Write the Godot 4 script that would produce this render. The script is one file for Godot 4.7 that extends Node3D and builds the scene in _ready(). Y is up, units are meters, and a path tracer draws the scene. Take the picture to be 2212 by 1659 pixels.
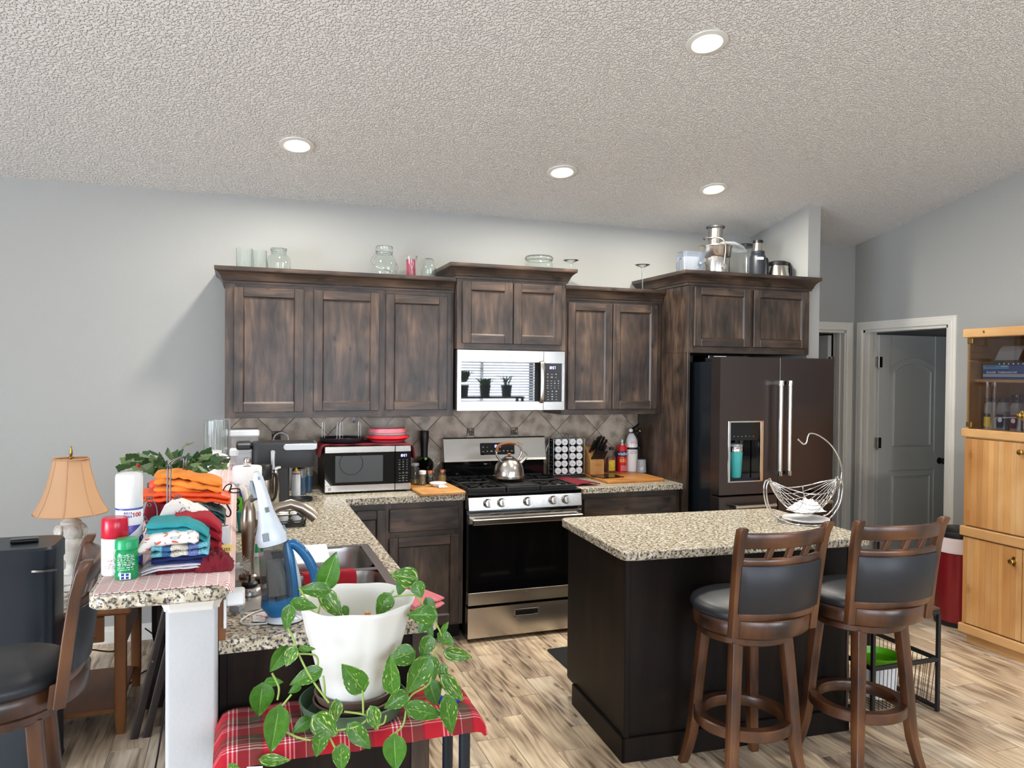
extends Node3D
# A kitchen with an island, a peninsula bar and a vaulted ceiling.
var M := {}
var taken := {}
var cache := {}
var rng := RandomNumberGenerator.new()

# ---------- naming ----------
func tag(o, label: String, category := "", group := "", kind := ""):
	if label: o.set_meta("label", label)
	if category: o.set_meta("category", category)
	if group: o.set_meta("group", group)
	if kind: o.set_meta("kind", kind)
	return o
func numbered(s: String) -> String:
	var k: int = taken.get(s, 0)
	taken[s] = k + 1
	return s if k == 0 else "%s_%03d" % [s, k]
func thing(called: String, label: String, category: String, at := Vector3.ZERO, turn := 0.0, group := "") -> Node3D:
	var o := Node3D.new()
	o.name = numbered(called)
	add_child(o)
	o.position = at
	o.rotation.y = deg_to_rad(turn)
	return tag(o, label, category, group)
func part(called: String, mesh: Mesh, m, parent, at := Vector3.ZERO, rot := Vector3.ZERO) -> MeshInstance3D:
	var o := MeshInstance3D.new()
	o.name = called if parent != self else numbered(called)
	o.mesh = mesh
	o.material_override = M[m] if m is String else m
	parent.add_child(o, true)
	o.position = at
	o.rotation_degrees = rot
	return o
func struct(called: String, mesh: Mesh, m, at := Vector3.ZERO) -> MeshInstance3D:
	var o := part(called, mesh, m, self, at)
	o.set_meta("kind", "structure")
	return o
func hold(called: String, parent, at := Vector3.ZERO, rot := Vector3.ZERO) -> Node3D:
	var o := Node3D.new()
	o.name = called
	parent.add_child(o, true)
	o.position = at
	o.rotation_degrees = rot
	return o
func copy(o: Node3D, at: Vector3, turn := 0.0, label := "") -> Node3D:
	var c: Node3D = o.duplicate()
	c.name = numbered(str(o.name).rstrip("0123456789").trim_suffix("_"))
	add_child(c)
	c.position = at
	c.rotation.y = deg_to_rad(turn)
	if label: c.set_meta("label", label)
	return c
func pbox(called: String, m, parent, a: Vector3, b: Vector3, bev := 0.002) -> MeshInstance3D:
	return part(called, bx((b - a).abs(), bev), m, parent, (a + b) / 2)

# ---------- meshes ----------
func new_st() -> SurfaceTool:
	var st := SurfaceTool.new()
	st.begin(Mesh.PRIMITIVE_TRIANGLES)
	return st
func done(st: SurfaceTool) -> ArrayMesh:
	st.generate_normals()
	return st.commit()
func tri(st: SurfaceTool, a: Vector3, b: Vector3, c: Vector3, ua := Vector2.ZERO, ub := Vector2.ZERO, uc := Vector2.ZERO) -> void:
	st.set_uv(ua); st.add_vertex(a)
	st.set_uv(uc); st.add_vertex(c)
	st.set_uv(ub); st.add_vertex(b)
func quad(st: SurfaceTool, a: Vector3, b: Vector3, c: Vector3, d: Vector3, u0 := 0.0, v0 := 0.0, u1 := 1.0, v1 := 1.0) -> void:
	# counter-clockwise seen from outside
	tri(st, a, b, c, Vector2(u0, v1), Vector2(u1, v1), Vector2(u1, v0))
	tri(st, a, c, d, Vector2(u0, v1), Vector2(u1, v0), Vector2(u0, v0))
func add_box(st: SurfaceTool, a: Vector3, b: Vector3, bev := 0.0, xf := Transform3D.IDENTITY) -> void:
	var lo := Vector3(minf(a.x, b.x), minf(a.y, b.y), minf(a.z, b.z))
	var hi := Vector3(maxf(a.x, b.x), maxf(a.y, b.y), maxf(a.z, b.z))
	bev = minf(bev, minf(hi.x - lo.x, minf(hi.y - lo.y, hi.z - lo.z)) * 0.49)
	st.set_smooth_group(-1)
	var c := (lo + hi) / 2
	var h := (hi - lo) / 2
	for ax in 3:
		for s in [-1.0, 1.0]:
			var n := Vector3.ZERO; n[ax] = s
			var u := Vector3.ZERO; u[(ax + 1) % 3] = 1.0
			var w := n.cross(u)
			var hu: float = h[(ax + 1) % 3] - bev
			var hw: float = absf(h.dot(w.abs())) - bev
			var o: Vector3 = c + n * h[ax]
			quad(st, xf * (o - u * hu - w * hw), xf * (o + u * hu - w * hw), xf * (o + u * hu + w * hw), xf * (o - u * hu + w * hw))
	if bev > 0.0:
		for ax in 3:
			var i := (ax + 1) % 3
			var j := (ax + 2) % 3
			for si in [-1.0, 1.0]:
				for sj in [-1.0, 1.0]:
					var e := Vector3.ZERO; e[ax] = h[ax] - bev
					var p := c; p[i] += si * h[i]; p[j] += sj * (h[j] - bev)
					var q := c; q[i] += si * (h[i] - bev); q[j] += sj * h[j]
					if si * sj > 0: quad(st, xf * (p - e), xf * (q - e), xf * (q + e), xf * (p + e))
					else: quad(st, xf * (q - e), xf * (p - e), xf * (p + e), xf * (q + e))
		for sx in [-1.0, 1.0]:
			for sy in [-1.0, 1.0]:
				for sz in [-1.0, 1.0]:
					var k := Vector3(sx, sy, sz)
					var p := c + k * (h - Vector3(0, bev, bev))
					var q := c + k * (h - Vector3(bev, 0, bev))
					var r := c + k * (h - Vector3(bev, bev, 0))
					if sx * sy * sz > 0: tri(st, xf * p, xf * q, xf * r)
					else: tri(st, xf * p, xf * r, xf * q)
func bx(size: Vector3, bev := 0.002) -> ArrayMesh:
	var key := "b%.4f,%.4f,%.4f,%.4f" % [size.x, size.y, size.z, bev]
	if not cache.has(key):
		var st := new_st()
		add_box(st, -size / 2, size / 2, bev)
		cache[key] = done(st)
	return cache[key]
func boxes(list: Array, bev := 0.0) -> ArrayMesh:
	var st := new_st()
	for b in list: add_box(st, b[0], b[1], bev)
	return done(st)
# rings: arrays of points, each ring counter-clockwise seen from the end it grows towards
func add_loft(st: SurfaceTool, rings: Array, caps := true, closed := true, groups = null) -> void:
	var n: int = rings[0].size()
	var m := rings.size()
	var lens := [0.0]
	for i in range(1, m):
		var a: Vector3 = rings[i - 1][0]
		lens.append(lens[-1] + maxf(a.distance_to(rings[i][0]), 1e-6))
	for i in m - 1:
		st.set_smooth_group(groups[i] if groups != null else 0)
		var v0: float = 1.0 - lens[i] / lens[-1]
		var v1: float = 1.0 - lens[i + 1] / lens[-1]
		for j in (n if closed else n - 1):
			var k := (j + 1) % n
			var a: Vector3 = rings[i][j]
			var b: Vector3 = rings[i][k]
			var c: Vector3 = rings[i + 1][k]
			var d: Vector3 = rings[i + 1][j]
			var u0 := float(j) / n
			var u1 := float(j + 1) / n
			if not a.is_equal_approx(b): tri(st, a, b, c, Vector2(u0, v0), Vector2(u1, v0), Vector2(u1, v1))
			if not c.is_equal_approx(d): tri(st, a, c, d, Vector2(u0, v0), Vector2(u1, v1), Vector2(u0, v1))
	if caps:
		for e in 2:
			var r: Array = rings[0] if e == 0 else rings[m - 1]
			var mid := Vector3.ZERO
			for p in r: mid += p
			mid /= n
			st.set_smooth_group(900 + e)
			for j in n:
				var k := (j + 1) % n
				if (r[j] as Vector3).is_equal_approx(r[k]): continue
				if e == 0: tri(st, mid, r[k], r[j], Vector2(.5, .5), Vector2(.5, .5), Vector2(.5, .5))
				else: tri(st, mid, r[j], r[k], Vector2(.5, .5), Vector2(.5, .5), Vector2(.5, .5))
func loft(rings: Array, caps := true, closed := true, groups = null) -> ArrayMesh:
	var st := new_st()
	add_loft(st, rings, caps, closed, groups)
	return done(st)
func ring(c: Vector3, rx: float, rz: float, n := 24, pw := 2.0, tilt := Basis.IDENTITY) -> Array:
	# horizontal superellipse about c
	var r := []
	for j in n:
		var a := -TAU * j / n
		var x := signf(cos(a)) * pow(absf(cos(a)), 2.0 / pw) * rx
		var z := signf(sin(a)) * pow(absf(sin(a)), 2.0 / pw) * rz
		r.append(c + tilt * Vector3(x, 0, z))
	return r
func add_lathe(st: SurfaceTool, prof: Array, seg := 28, at := Vector3.ZERO, scale := Vector2.ONE) -> void:
	# prof: [r, y] pairs from the bottom outside upwards; sharp where the outline turns by more than 40 degrees
	var rings := []
	var groups := []
	var g := 0
	var last := Vector2.ZERO
	for i in prof.size():
		var r: float = maxf(prof[i][0], 0.00001)
		rings.append(ring(at + Vector3(0, prof[i][1], 0), r * scale.x, r * scale.y, seg))
		if i > 0:
			var d := Vector2(prof[i][0] - prof[i - 1][0], prof[i][1] - prof[i - 1][1]).normalized()
			if i > 1 and absf(last.angle_to(d)) > 0.7: g += 1
			groups.append(g)
			last = d
	add_loft(st, rings, false, true, groups)
func lathe(prof: Array, seg := 28) -> ArrayMesh:
	var st := new_st()
	add_lathe(st, prof, seg)
	return done(st)
func smooth_path(pts: Array, per := 6, closed := false) -> Array:
	var out := []
	var n := pts.size()
	for i in (n if closed else n - 1):
		var a: Vector3 = pts[(i - 1 + n) % n] if closed or i > 0 else pts[i]
		var b: Vector3 = pts[i]
		var c: Vector3 = pts[(i + 1) % n]
		var d: Vector3 = pts[(i + 2) % n] if closed or i + 2 < n else c
		for k in per: out.append(b.cubic_interpolate(c, a, d, float(k) / per))
	if not closed: out.append(pts[n - 1])
	return out
func add_tube(st: SurfaceTool, pts: Array, r, seg := 8, closed := false, flat := 1.0) -> void:
	# r: a number or one per point; flat squashes the section across its second axis
	var n := pts.size()
	var rings := []
	var up := Vector3.ZERO
	for i in n:
		var t: Vector3
		if closed: t = pts[(i + 1) % n] - pts[(i - 1 + n) % n]
		else: t = pts[mini(i + 1, n - 1)] - pts[maxi(i - 1, 0)]
		t = t.normalized()
		if up == Vector3.ZERO: up = Vector3.UP if absf(t.y) < 0.9 else Vector3.RIGHT
		up = (up - t * up.dot(t)).normalized()
		var side := t.cross(up)
		var rr: float = r[i] if r is Array else r
		var rg := []
		for j in seg:
			var a := TAU * j / seg
			rg.append(pts[i] + side * cos(a) * rr + up * sin(a) * rr * flat)
		rings.append(rg)
	if closed: rings.append(rings[0])
	add_loft(st, rings, not closed)
func tube(pts: Array, r, seg := 8, closed := false, flat := 1.0) -> ArrayMesh:
	var st := new_st()
	add_tube(st, pts, r, seg, closed, flat)
	return done(st)
func hoop(c: Vector3, r: float, n := 32, basis := Basis.IDENTITY, a0 := 0.0, a1 := TAU) -> Array:
	var out := []
	var full := absf(a1 - a0 - TAU) < 0.001
	for i in (n if full else n + 1):
		var a := a0 + (a1 - a0) * i / n
		out.append(c + basis * Vector3(cos(a) * r, 0, sin(a) * r))
	return out
# a flat outline (x, y) with holes left out, made thick along z from z0 to z1, edges eased by bev
func add_slab(st: SurfaceTool, poly: PackedVector2Array, z0: float, z1: float, bev := 0.0, xf := Transform3D.IDENTITY, smooth := false) -> void:
	if signed_area(poly) < 0:
		var q := poly.duplicate(); q.reverse(); poly = q
	var inner := poly
	if bev > 0.0:
		var n := poly.size()
		inner = PackedVector2Array()
		for i in n:
			var a := (poly[i] - poly[(i - 1 + n) % n]).normalized()
			var b := (poly[(i + 1) % n] - poly[i]).normalized()
			var na := Vector2(-a.y, a.x)
			var nb := Vector2(-b.y, b.x)
			inner.append(poly[i] + (na + nb) / maxf(1.0 + na.dot(nb), 0.3) * bev)
	var ids := Geometry2D.triangulate_polygon(inner)
	for e in 2:
		st.set_smooth_group(-1)
		var z := z0 if e == 0 else z1
		for t in range(0, ids.size(), 3):
			var p := inner[ids[t]]; var q := inner[ids[t + 1]]; var r := inner[ids[t + 2]]
			if (q - p).cross(r - p) < 0:
				var s := q; q = r; r = s
			if e == 1: tri(st, xf * Vector3(p.x, p.y, z), xf * Vector3(q.x, q.y, z), xf * Vector3(r.x, r.y, z), p, q, r)
			else: tri(st, xf * Vector3(p.x, p.y, z), xf * Vector3(r.x, r.y, z), xf * Vector3(q.x, q.y, z), p, r, q)
	var n2 := poly.size()
	var rows := [[poly, z0 + bev], [poly, z1 - bev]]
	if bev > 0.0: rows = [[inner, z0], [poly, z0 + bev], [poly, z1 - bev], [inner, z1]]
	for k in rows.size() - 1:
		st.set_smooth_group(k if smooth else -1)
		for i in n2:
			var j := (i + 1) % n2
			var a: Vector2 = rows[k][0][i]; var b: Vector2 = rows[k][0][j]
			var c: Vector2 = rows[k + 1][0][j]; var d: Vector2 = rows[k + 1][0][i]
			quad(st, xf * Vector3(a.x, a.y, rows[k][1]), xf * Vector3(b.x, b.y, rows[k][1]), xf * Vector3(c.x, c.y, rows[k + 1][1]), xf * Vector3(d.x, d.y, rows[k + 1][1]))
func signed_area(p: PackedVector2Array) -> float:
	var s := 0.0
	for i in p.size(): s += p[i].cross(p[(i + 1) % p.size()])
	return s
func slab(poly: PackedVector2Array, z0: float, z1: float, bev := 0.0, smooth := false) -> ArrayMesh:
	var st := new_st()
	add_slab(st, poly, z0, z1, bev, Transform3D.IDENTITY, smooth)
	return done(st)
const FLAT := Basis(Vector3(1, 0, 0), Vector3(0, 0, -1), Vector3(0, 1, 0)) # slab (x, y, z) laid flat: x stays, y goes to -z, z goes up
func plate(poly: PackedVector2Array, y0: float, y1: float, bev := 0.0, smooth := false) -> ArrayMesh:
	# outline given as (x, z), thick from y0 to y1
	var p := PackedVector2Array()
	for q in poly: p.append(Vector2(q.x, -q.y))
	var st := new_st()
	add_slab(st, p, y0, y1, bev, Transform3D(FLAT, Vector3.ZERO), smooth)
	return done(st)
func rrect(x0: float, y0: float, x1: float, y1: float, r := 0.02, n := 5) -> PackedVector2Array:
	var p := PackedVector2Array()
	for c in [[x1 - r, y1 - r, 0.0], [x0 + r, y1 - r, 90.0], [x0 + r, y0 + r, 180.0], [x1 - r, y0 + r, 270.0]]:
		for i in n + 1:
			var a := deg_to_rad(c[2] + 90.0 * i / n)
			p.append(Vector2(c[0] + cos(a) * r, c[1] + sin(a) * r))
	return p
func disc(cx: float, cy: float, r: float, n := 24) -> PackedVector2Array:
	var p := PackedVector2Array()
	for i in n: p.append(Vector2(cx + cos(TAU * i / n) * r, cy + sin(TAU * i / n) * r))
	return p
# moulding: profile of [out, up] carried along corners [position, outward mitre (x, z)]
func moulding(prof: Array, corners: Array, caps := true) -> ArrayMesh:
	var rings := []
	for c in corners:
		var r := []
		for p in prof: r.append(c[0] + Vector3(c[1].x * p[0], p[1], c[1].y * p[0]))
		rings.append(r)
	var st := new_st()
	for i in rings.size() - 1:
		for j in prof.size():
			var k := (j + 1) % prof.size()
			st.set_smooth_group(-1)
			quad(st, rings[i][j], rings[i + 1][j], rings[i + 1][k], rings[i][k])
	if caps:
		for e in 2:
			var ids := Geometry2D.triangulate_polygon(PackedVector2Array(prof.map(func(p): return Vector2(p[0], p[1]))))
			var r: Array = rings[0] if e == 0 else rings[-1]
			for t in range(0, ids.size(), 3): tri(st, r[ids[t]], r[ids[t + 1]], r[ids[t + 2]])
	return done(st)
# a sheet of cloth: f(u, v) gives a point; thick along its own normal
func sheet(f: Callable, nu: int, nv: int, thick := 0.004) -> ArrayMesh:
	var g := []
	for i in nu + 1:
		var row := []
		for j in nv + 1: row.append(f.call(float(i) / nu, float(j) / nv))
		g.append(row)
	var nrm := []
	for i in nu + 1:
		var row := []
		for j in nv + 1:
			var a: Vector3 = g[mini(i + 1, nu)][j] - g[maxi(i - 1, 0)][j]
			var b: Vector3 = g[i][mini(j + 1, nv)] - g[i][maxi(j - 1, 0)]
			row.append(a.cross(b).normalized() * thick)
		nrm.append(row)
	var st := new_st()
	for s in 2:
		st.set_smooth_group(s)
		for i in nu:
			for j in nv:
				var p := []
				for q in [[i, j], [i + 1, j], [i + 1, j + 1], [i, j + 1]]:
					p.append(g[q[0]][q[1]] + (nrm[q[0]][q[1]] if s == 0 else Vector3.ZERO))
				var u0 := float(i) / nu; var u1 := float(i + 1) / nu; var v0 := float(j) / nv; var v1 := float(j + 1) / nv
				if s == 0:
					tri(st, p[0], p[1], p[2], Vector2(u0, v0), Vector2(u1, v0), Vector2(u1, v1))
					tri(st, p[0], p[2], p[3], Vector2(u0, v0), Vector2(u1, v1), Vector2(u0, v1))
				else:
					tri(st, p[0], p[2], p[1], Vector2(u0, v0), Vector2(u1, v1), Vector2(u1, v0))
					tri(st, p[0], p[3], p[2], Vector2(u0, v0), Vector2(u0, v1), Vector2(u1, v1))
	st.set_smooth_group(2)
	var edge := []
	for i in nu: edge.append([i, 0])
	for j in nv: edge.append([nu, j])
	for i in nu: edge.append([nu - i, nv])
	for j in nv: edge.append([0, nv - j])
	for k in edge.size():
		var a: Array = edge[k]
		var b: Array = edge[(k + 1) % edge.size()]
		var uva := Vector2(float(a[0]) / nu, float(a[1]) / nv)
		var uvb := Vector2(float(b[0]) / nu, float(b[1]) / nv)
		var pa: Vector3 = g[a[0]][a[1]]; var pb: Vector3 = g[b[0]][b[1]]
		var qa: Vector3 = pa + nrm[a[0]][a[1]]; var qb: Vector3 = pb + nrm[b[0]][b[1]]
		tri(st, pa, pb, qb, uva, uvb, uvb)
		tri(st, pa, qb, qa, uva, uvb, uva)
	return done(st)
# flat lettering: height in metres, made thin; bend > 0 wraps it round an upright cylinder of that radius
func letters(s: String, h: float, m, parent, at: Vector3, rot := Vector3.ZERO, bend := 0.0, bold := false, font := "Droid Sans", wide := 1.0) -> MeshInstance3D:
	var t := TextMesh.new()
	var f := SystemFont.new()
	f.font_names = PackedStringArray([font])
	if bold: f.font_weight = 700
	t.font = f
	t.text = s
	t.font_size = 32
	t.pixel_size = h / 23.0
	t.depth = 0.0006
	t.curve_step = 2.0
	var st := new_st()
	for k in t.get_surface_count():
		var arr := t.surface_get_arrays(k)
		var vs: PackedVector3Array = arr[Mesh.ARRAY_VERTEX]
		var idx = arr[Mesh.ARRAY_INDEX]
		st.set_smooth_group(-1)
		for i in (idx.size() if idx != null else vs.size()):
			var v: Vector3 = vs[idx[i] if idx != null else i]
			v.x *= wide
			if bend > 0.0:
				var a := v.x / bend
				v = Vector3(sin(a) * (bend + v.z), v.y, cos(a) * (bend + v.z))
			st.add_vertex(v)
	return part("lettering", done(st), m, parent, at, rot)
# ---------- materials ----------
func mat(called: String, color: Color, rough := 0.5, metal := 0.0, o := {}) -> StandardMaterial3D:
	var m := StandardMaterial3D.new()
	m.resource_name = called
	m.albedo_color = color
	m.roughness = rough
	m.metallic = metal
	for k in o: m.set(k, o[k])
	M[called] = m
	return m
func rgb(r: int, g: int, b: int) -> Color: return Color(r / 255.0, g / 255.0, b / 255.0)
func noise(freq: float, octaves := 3, sd := 1, kind := FastNoiseLite.TYPE_SIMPLEX_SMOOTH) -> FastNoiseLite:
	var n := FastNoiseLite.new()
	n.seed = sd; n.frequency = freq; n.fractal_octaves = octaves; n.noise_type = kind
	return n
func noise_tex(freq: float, octaves: int, sd: int, ramp = null, size := 512, normal := false, bump := 4.0, kind := FastNoiseLite.TYPE_SIMPLEX_SMOOTH) -> NoiseTexture2D:
	var t := NoiseTexture2D.new()
	t.width = size; t.height = size; t.seamless = true; t.noise = noise(freq, octaves, sd, kind)
	if ramp != null:
		var g := Gradient.new()
		g.offsets = PackedFloat32Array(ramp[0]); g.colors = PackedColorArray(ramp[1])
		t.color_ramp = g
	t.as_normal_map = normal; t.bump_strength = bump
	return t
# wood: grain runs down the picture; made to repeat by fading its far edges into its start
func wood(w: int, h: int, cols: Array, sd: int, streak: float, knots := 5, blotch := 0.25, grain := 1.0, turned := false) -> ImageTexture:
	var mg := 48
	var n1 := noise(0.006, 3, sd); var n2 := noise(0.05, 3, sd + 1); var n3 := noise(0.005, 3, sd + 2); var n4 := noise(0.3, 1, sd + 3)
	var r := RandomNumberGenerator.new(); r.seed = sd
	var ks := []
	for i in knots: ks.append([r.randf() * w, r.randf() * h, r.randf_range(5, 13)])
	var big := PackedFloat32Array(); big.resize((w + mg) * (h + mg))
	for y in h + mg:
		for x in w + mg:
			var wx := x + n1.get_noise_2d(x * 1.2, y * 0.35) * 26.0
			var d := 0.0
			for k in ks:
				var dx: float = x - k[0]
				var dy: float = (y - k[1]) * 0.45
				var q: float = dx * dx + dy * dy
				var kr: float = k[2]
				if q < kr * kr * 40.0:
					var e := exp(-q / (kr * kr * 2.2))
					wx += signf(dx) * e * kr * 2.0
					d += exp(-q / (kr * kr * 0.35)) * 0.5 + e * 0.12 * (1.0 + sin(sqrt(q) * 1.3))
			var v := 0.5 + n2.get_noise_2d(wx * streak, y * 0.05) * 0.45 * grain
			v += n3.get_noise_2d(x * 1.1, y * 0.7) * blotch * 1.6
			v += n4.get_noise_2d(wx * 1.5, y * 0.03) * 0.13 * grain
			big[y * (w + mg) + x] = v - d
	var im := Image.create(w, h, false, Image.FORMAT_RGB8)
	for y in h:
		for x in w:
			var v := big[y * (w + mg) + x]
			if x < mg: v = lerpf(big[y * (w + mg) + x + w], v, float(x) / mg)
			if y < mg: v = lerpf(big[(y + h) * (w + mg) + x], v, float(y) / mg)
			v = clampf(v, 0.0, 0.999) * (cols.size() - 1)
			im.set_pixel(x, y, (cols[int(v)] as Color).lerp(cols[int(v) + 1], fmod(v, 1.0)))
	if turned: im.rotate_90(CLOCKWISE)
	return ImageTexture.create_from_image(im)
func turned(t: ImageTexture) -> ImageTexture:
	var im: Image = t.get_image().duplicate()
	im.rotate_90(CLOCKWISE)
	return ImageTexture.create_from_image(im)
func tri_mat(called: String, t: Texture2D, scale: float, rough: float, o := {}) -> StandardMaterial3D:
	var m := mat(called, Color.WHITE, rough, 0.0, {"albedo_texture": t, "uv1_triplanar": true, "uv1_world_triplanar": true, "uv1_scale": Vector3.ONE * scale, "uv1_triplanar_sharpness": 12.0})
	for k in o: m.set(k, o[k])
	return m
func granite() -> ImageTexture:
	var s := 1024
	var a := noise(0.02, 4, 11); var b := noise(0.04, 3, 12); var c := noise(0.05, 4, 13); var d := noise(0.09, 3, 14)
	var im := Image.create(s, s, false, Image.FORMAT_RGB8)
	var ia := a.get_seamless_image(s, s, false, false, 0.1, false); var ib := b.get_seamless_image(s, s, false, false, 0.1, false)
	var ic := c.get_seamless_image(s, s, false, false, 0.1, false); var id := d.get_seamless_image(s, s, false, false, 0.1, false)
	var da := ia.get_data(); var db := ib.get_data(); var dc := ic.get_data(); var dd := id.get_data()
	var st := ia.get_data().size() / (s * s)
	for y in s:
		for x in s:
			var i := (y * s + x) * st
			var va := da[i] / 255.0; var vb := db[i] / 255.0; var vc := dc[i] / 255.0; var vd := dd[i] / 255.0
			var k := rgb(198, 188, 164).lerp(rgb(224, 218, 202), smoothstep(0.42, 0.6, va))
			k = k.lerp(rgb(168, 146, 112), smoothstep(0.54, 0.66, vb) * 0.5)
			k = k.lerp(rgb(120, 114, 108), smoothstep(0.53, 0.6, vc) * 0.7)
			k = k.lerp(rgb(48, 45, 43), smoothstep(0.56, 0.62, vd * 0.6 + vc * 0.4) * 0.9)
			im.set_pixel(x, y, k)
	return ImageTexture.create_from_image(im)
func weave(w: int, h: int, f: Callable) -> ImageTexture:
	var im := Image.create(w, h, false, Image.FORMAT_RGB8)
	for y in h:
		for x in w: im.set_pixel(x, y, f.call(x, y))
	return ImageTexture.create_from_image(im)
func plaid(x: int, y: int) -> Color:
	var pick := func(t: int) -> Color:
		t = t % 128
		if t < 46: return rgb(178, 22, 38)
		if t < 50: return rgb(235, 225, 220)
		if t < 56: return rgb(178, 22, 38)
		if t < 60: return rgb(235, 225, 220)
		if t < 66: return rgb(160, 20, 34)
		if t < 69: return rgb(230, 220, 215)
		if t < 94: return rgb(98, 32, 32)
		if t < 96: return rgb(215, 205, 190)
		if t < 122: return rgb(72, 70, 48)
		return rgb(120, 24, 34)
	var a: Color = pick.call(x)
	var b: Color = pick.call(y)
	return a.lerp(b, 0.5 if (x + y) % 4 < 2 else 0.42)
func runner(x: int, y: int) -> Color:
	var d := (x + (y if (x / 32) % 2 == 0 else -y)) % 16
	if d < 0: d += 16
	return rgb(170, 70, 82) if d < 6 and x % 32 > 2 else rgb(238, 228, 224)
func glass(called: String, color := Color(1, 1, 1, 0.08), rough := 0.02) -> StandardMaterial3D:
	return mat(called, color, rough, 0.0, {"transparency": BaseMaterial3D.TRANSPARENCY_ALPHA})
func clear_glass(called: String, color := Color(1, 1, 1, 0.04)) -> StandardMaterial3D:
	return mat(called, color, 0.02, 0.0, {"refraction_enabled": true, "refraction_scale": 0.05, "transparency": BaseMaterial3D.TRANSPARENCY_ALPHA})
func make_materials() -> void:
	var dark := [rgb(24, 18, 15), rgb(44, 34, 28), rgb(64, 50, 41), rgb(86, 68, 55), rgb(110, 88, 70)]
	var alder := wood(640, 640, dark, 21, 0.5, 9, 0.27, 0.85)
	var dents := noise_tex(0.05, 3, 31, null, 512, true, 1.2)
	var wo := {"normal_enabled": true, "normal_texture": dents, "normal_scale": 0.3, "clearcoat_enabled": true, "clearcoat": 0.35, "clearcoat_roughness": 0.3}
	tri_mat("alder", alder, 1.35, 0.4, wo)
	tri_mat("alder_across", turned(alder), 1.35, 0.4, wo)
	var deep := [rgb(12, 8, 6), rgb(19, 13, 10), rgb(28, 19, 14), rgb(40, 28, 20)]
	tri_mat("alder_dark", wood(384, 384, deep, 5, 0.5, 3, 0.3), 1.0, 0.5, {"metallic_specular": 0.35})
	var cherry := [rgb(34, 19, 11), rgb(66, 38, 21), rgb(92, 55, 30), rgb(112, 72, 41)]
	tri_mat("cherry", wood(384, 384, cherry, 9, 0.35, 0, 0.5, 0.45), 1.6, 0.34, {"uv1_world_triplanar": false, "clearcoat_enabled": true, "clearcoat": 0.4, "clearcoat_roughness": 0.25})
	var pine := [rgb(164, 116, 68), rgb(190, 143, 90), rgb(206, 163, 110), rgb(216, 176, 124)]
	var pw := wood(384, 384, pine, 14, 0.3, 2, 0.3, 0.6)
	tri_mat("pine", pw, 1.2, 0.45)
	tri_mat("pine_across", turned(pw), 1.2, 0.45)
	for k in 4:
		var c: Color = [rgb(255, 255, 255), rgb(240, 226, 208), rgb(255, 244, 226), rgb(228, 210, 188)][k]
		tri_mat("stave_%d" % k, pw, 1.2, 0.45, {"albedo_color": c})
	var oak := [rgb(96, 56, 26), rgb(130, 80, 40), rgb(152, 98, 52)]
	tri_mat("oak", wood(256, 256, oak, 3, 0.4, 1, 0.3, 0.7), 1.6, 0.5)
	tri_mat("granite", granite(), 1.0, 0.3, {"uv1_triplanar_sharpness": 20.0})
	var ft := wood(512, 1024, [rgb(116, 102, 88), rgb(172, 156, 138), rgb(210, 194, 172), rgb(230, 216, 194), rgb(240, 229, 210)], 77, 0.62, 9, 0.3)
	for k in 4:
		var c: Color = [rgb(255, 252, 248), rgb(240, 231, 220), rgb(252, 243, 231), rgb(228, 220, 212)][k]
		mat("plank_%d" % k, c, 0.42, 0.0, {"albedo_texture": ft})
	mat("grout", rgb(176, 166, 150), 0.9)
	var peel := noise_tex(0.06, 3, 41, null, 512, true, 1.5)
	tri_mat("wall", null, 1.6, 0.75, {"albedo_color": rgb(168, 169, 166), "normal_enabled": true, "normal_texture": peel, "normal_scale": 0.25})
	tri_mat("ceiling", null, 1.15, 0.9, {"albedo_color": rgb(238, 236, 232), "heightmap_enabled": true, "heightmap_scale": 0.8,
		"heightmap_texture": noise_tex(0.045, 4, 43, [[0.0, 0.46, 0.56, 0.66, 1.0], [Color.BLACK, Color(.08, .08, .08), Color(.85, .85, .85), Color.WHITE, Color.WHITE]], 1024)})
	mat("trim", rgb(226, 224, 216), 0.4)
	mat("post_white", rgb(192, 194, 195), 0.6, 0.0, {"normal_enabled": true, "normal_texture": peel, "normal_scale": 0.3, "uv1_triplanar": true, "uv1_scale": Vector3.ONE * 2})
	mat("door_grey", rgb(214, 217, 214), 0.45)
	for k in 4:
		var c0: Color = [rgb(178, 160, 140), rgb(192, 176, 156), rgb(170, 153, 135), rgb(186, 170, 150)][k]
		var tx := noise_tex(0.012, 5, 60 + k, [[0.0, 0.3, 0.5, 0.7, 1.0], [c0.darkened(0.3), c0.darkened(0.1), c0, c0.lightened(0.12), c0.lightened(0.3)]], 256)
		tri_mat("tile_%d" % k, tx, 2.2, 0.4)
	mat("tile_grout", rgb(118, 104, 92), 0.9)
	for k in 3: mat("mosaic_%d" % k, [rgb(74, 58, 40), rgb(48, 38, 30), rgb(150, 132, 96)][k], 0.25)
	var brushed := noise_tex(0.12, 2, 51, [[0.0, 1.0], [Color(.75, .75, .75), Color.WHITE]], 256)
	mat("steel", rgb(196, 192, 186), 0.26, 1.0, {"roughness_texture": brushed, "uv1_triplanar": true, "uv1_scale": Vector3(1, 24, 1)})
	mat("steel_dark", rgb(120, 116, 112), 0.3, 1.0)
	mat("nickel", rgb(168, 156, 142), 0.3, 1.0)
	mat("chrome", rgb(225, 225, 225), 0.08, 1.0)
	mat("wire_steel", rgb(200, 200, 198), 0.25, 1.0)
	mat("black_steel", rgb(84, 76, 74), 0.3, 0.85)
	mat("black_gloss", rgb(8, 9, 11), 0.08)
	mat("black_plastic", rgb(16, 17, 19), 0.4)
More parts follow.
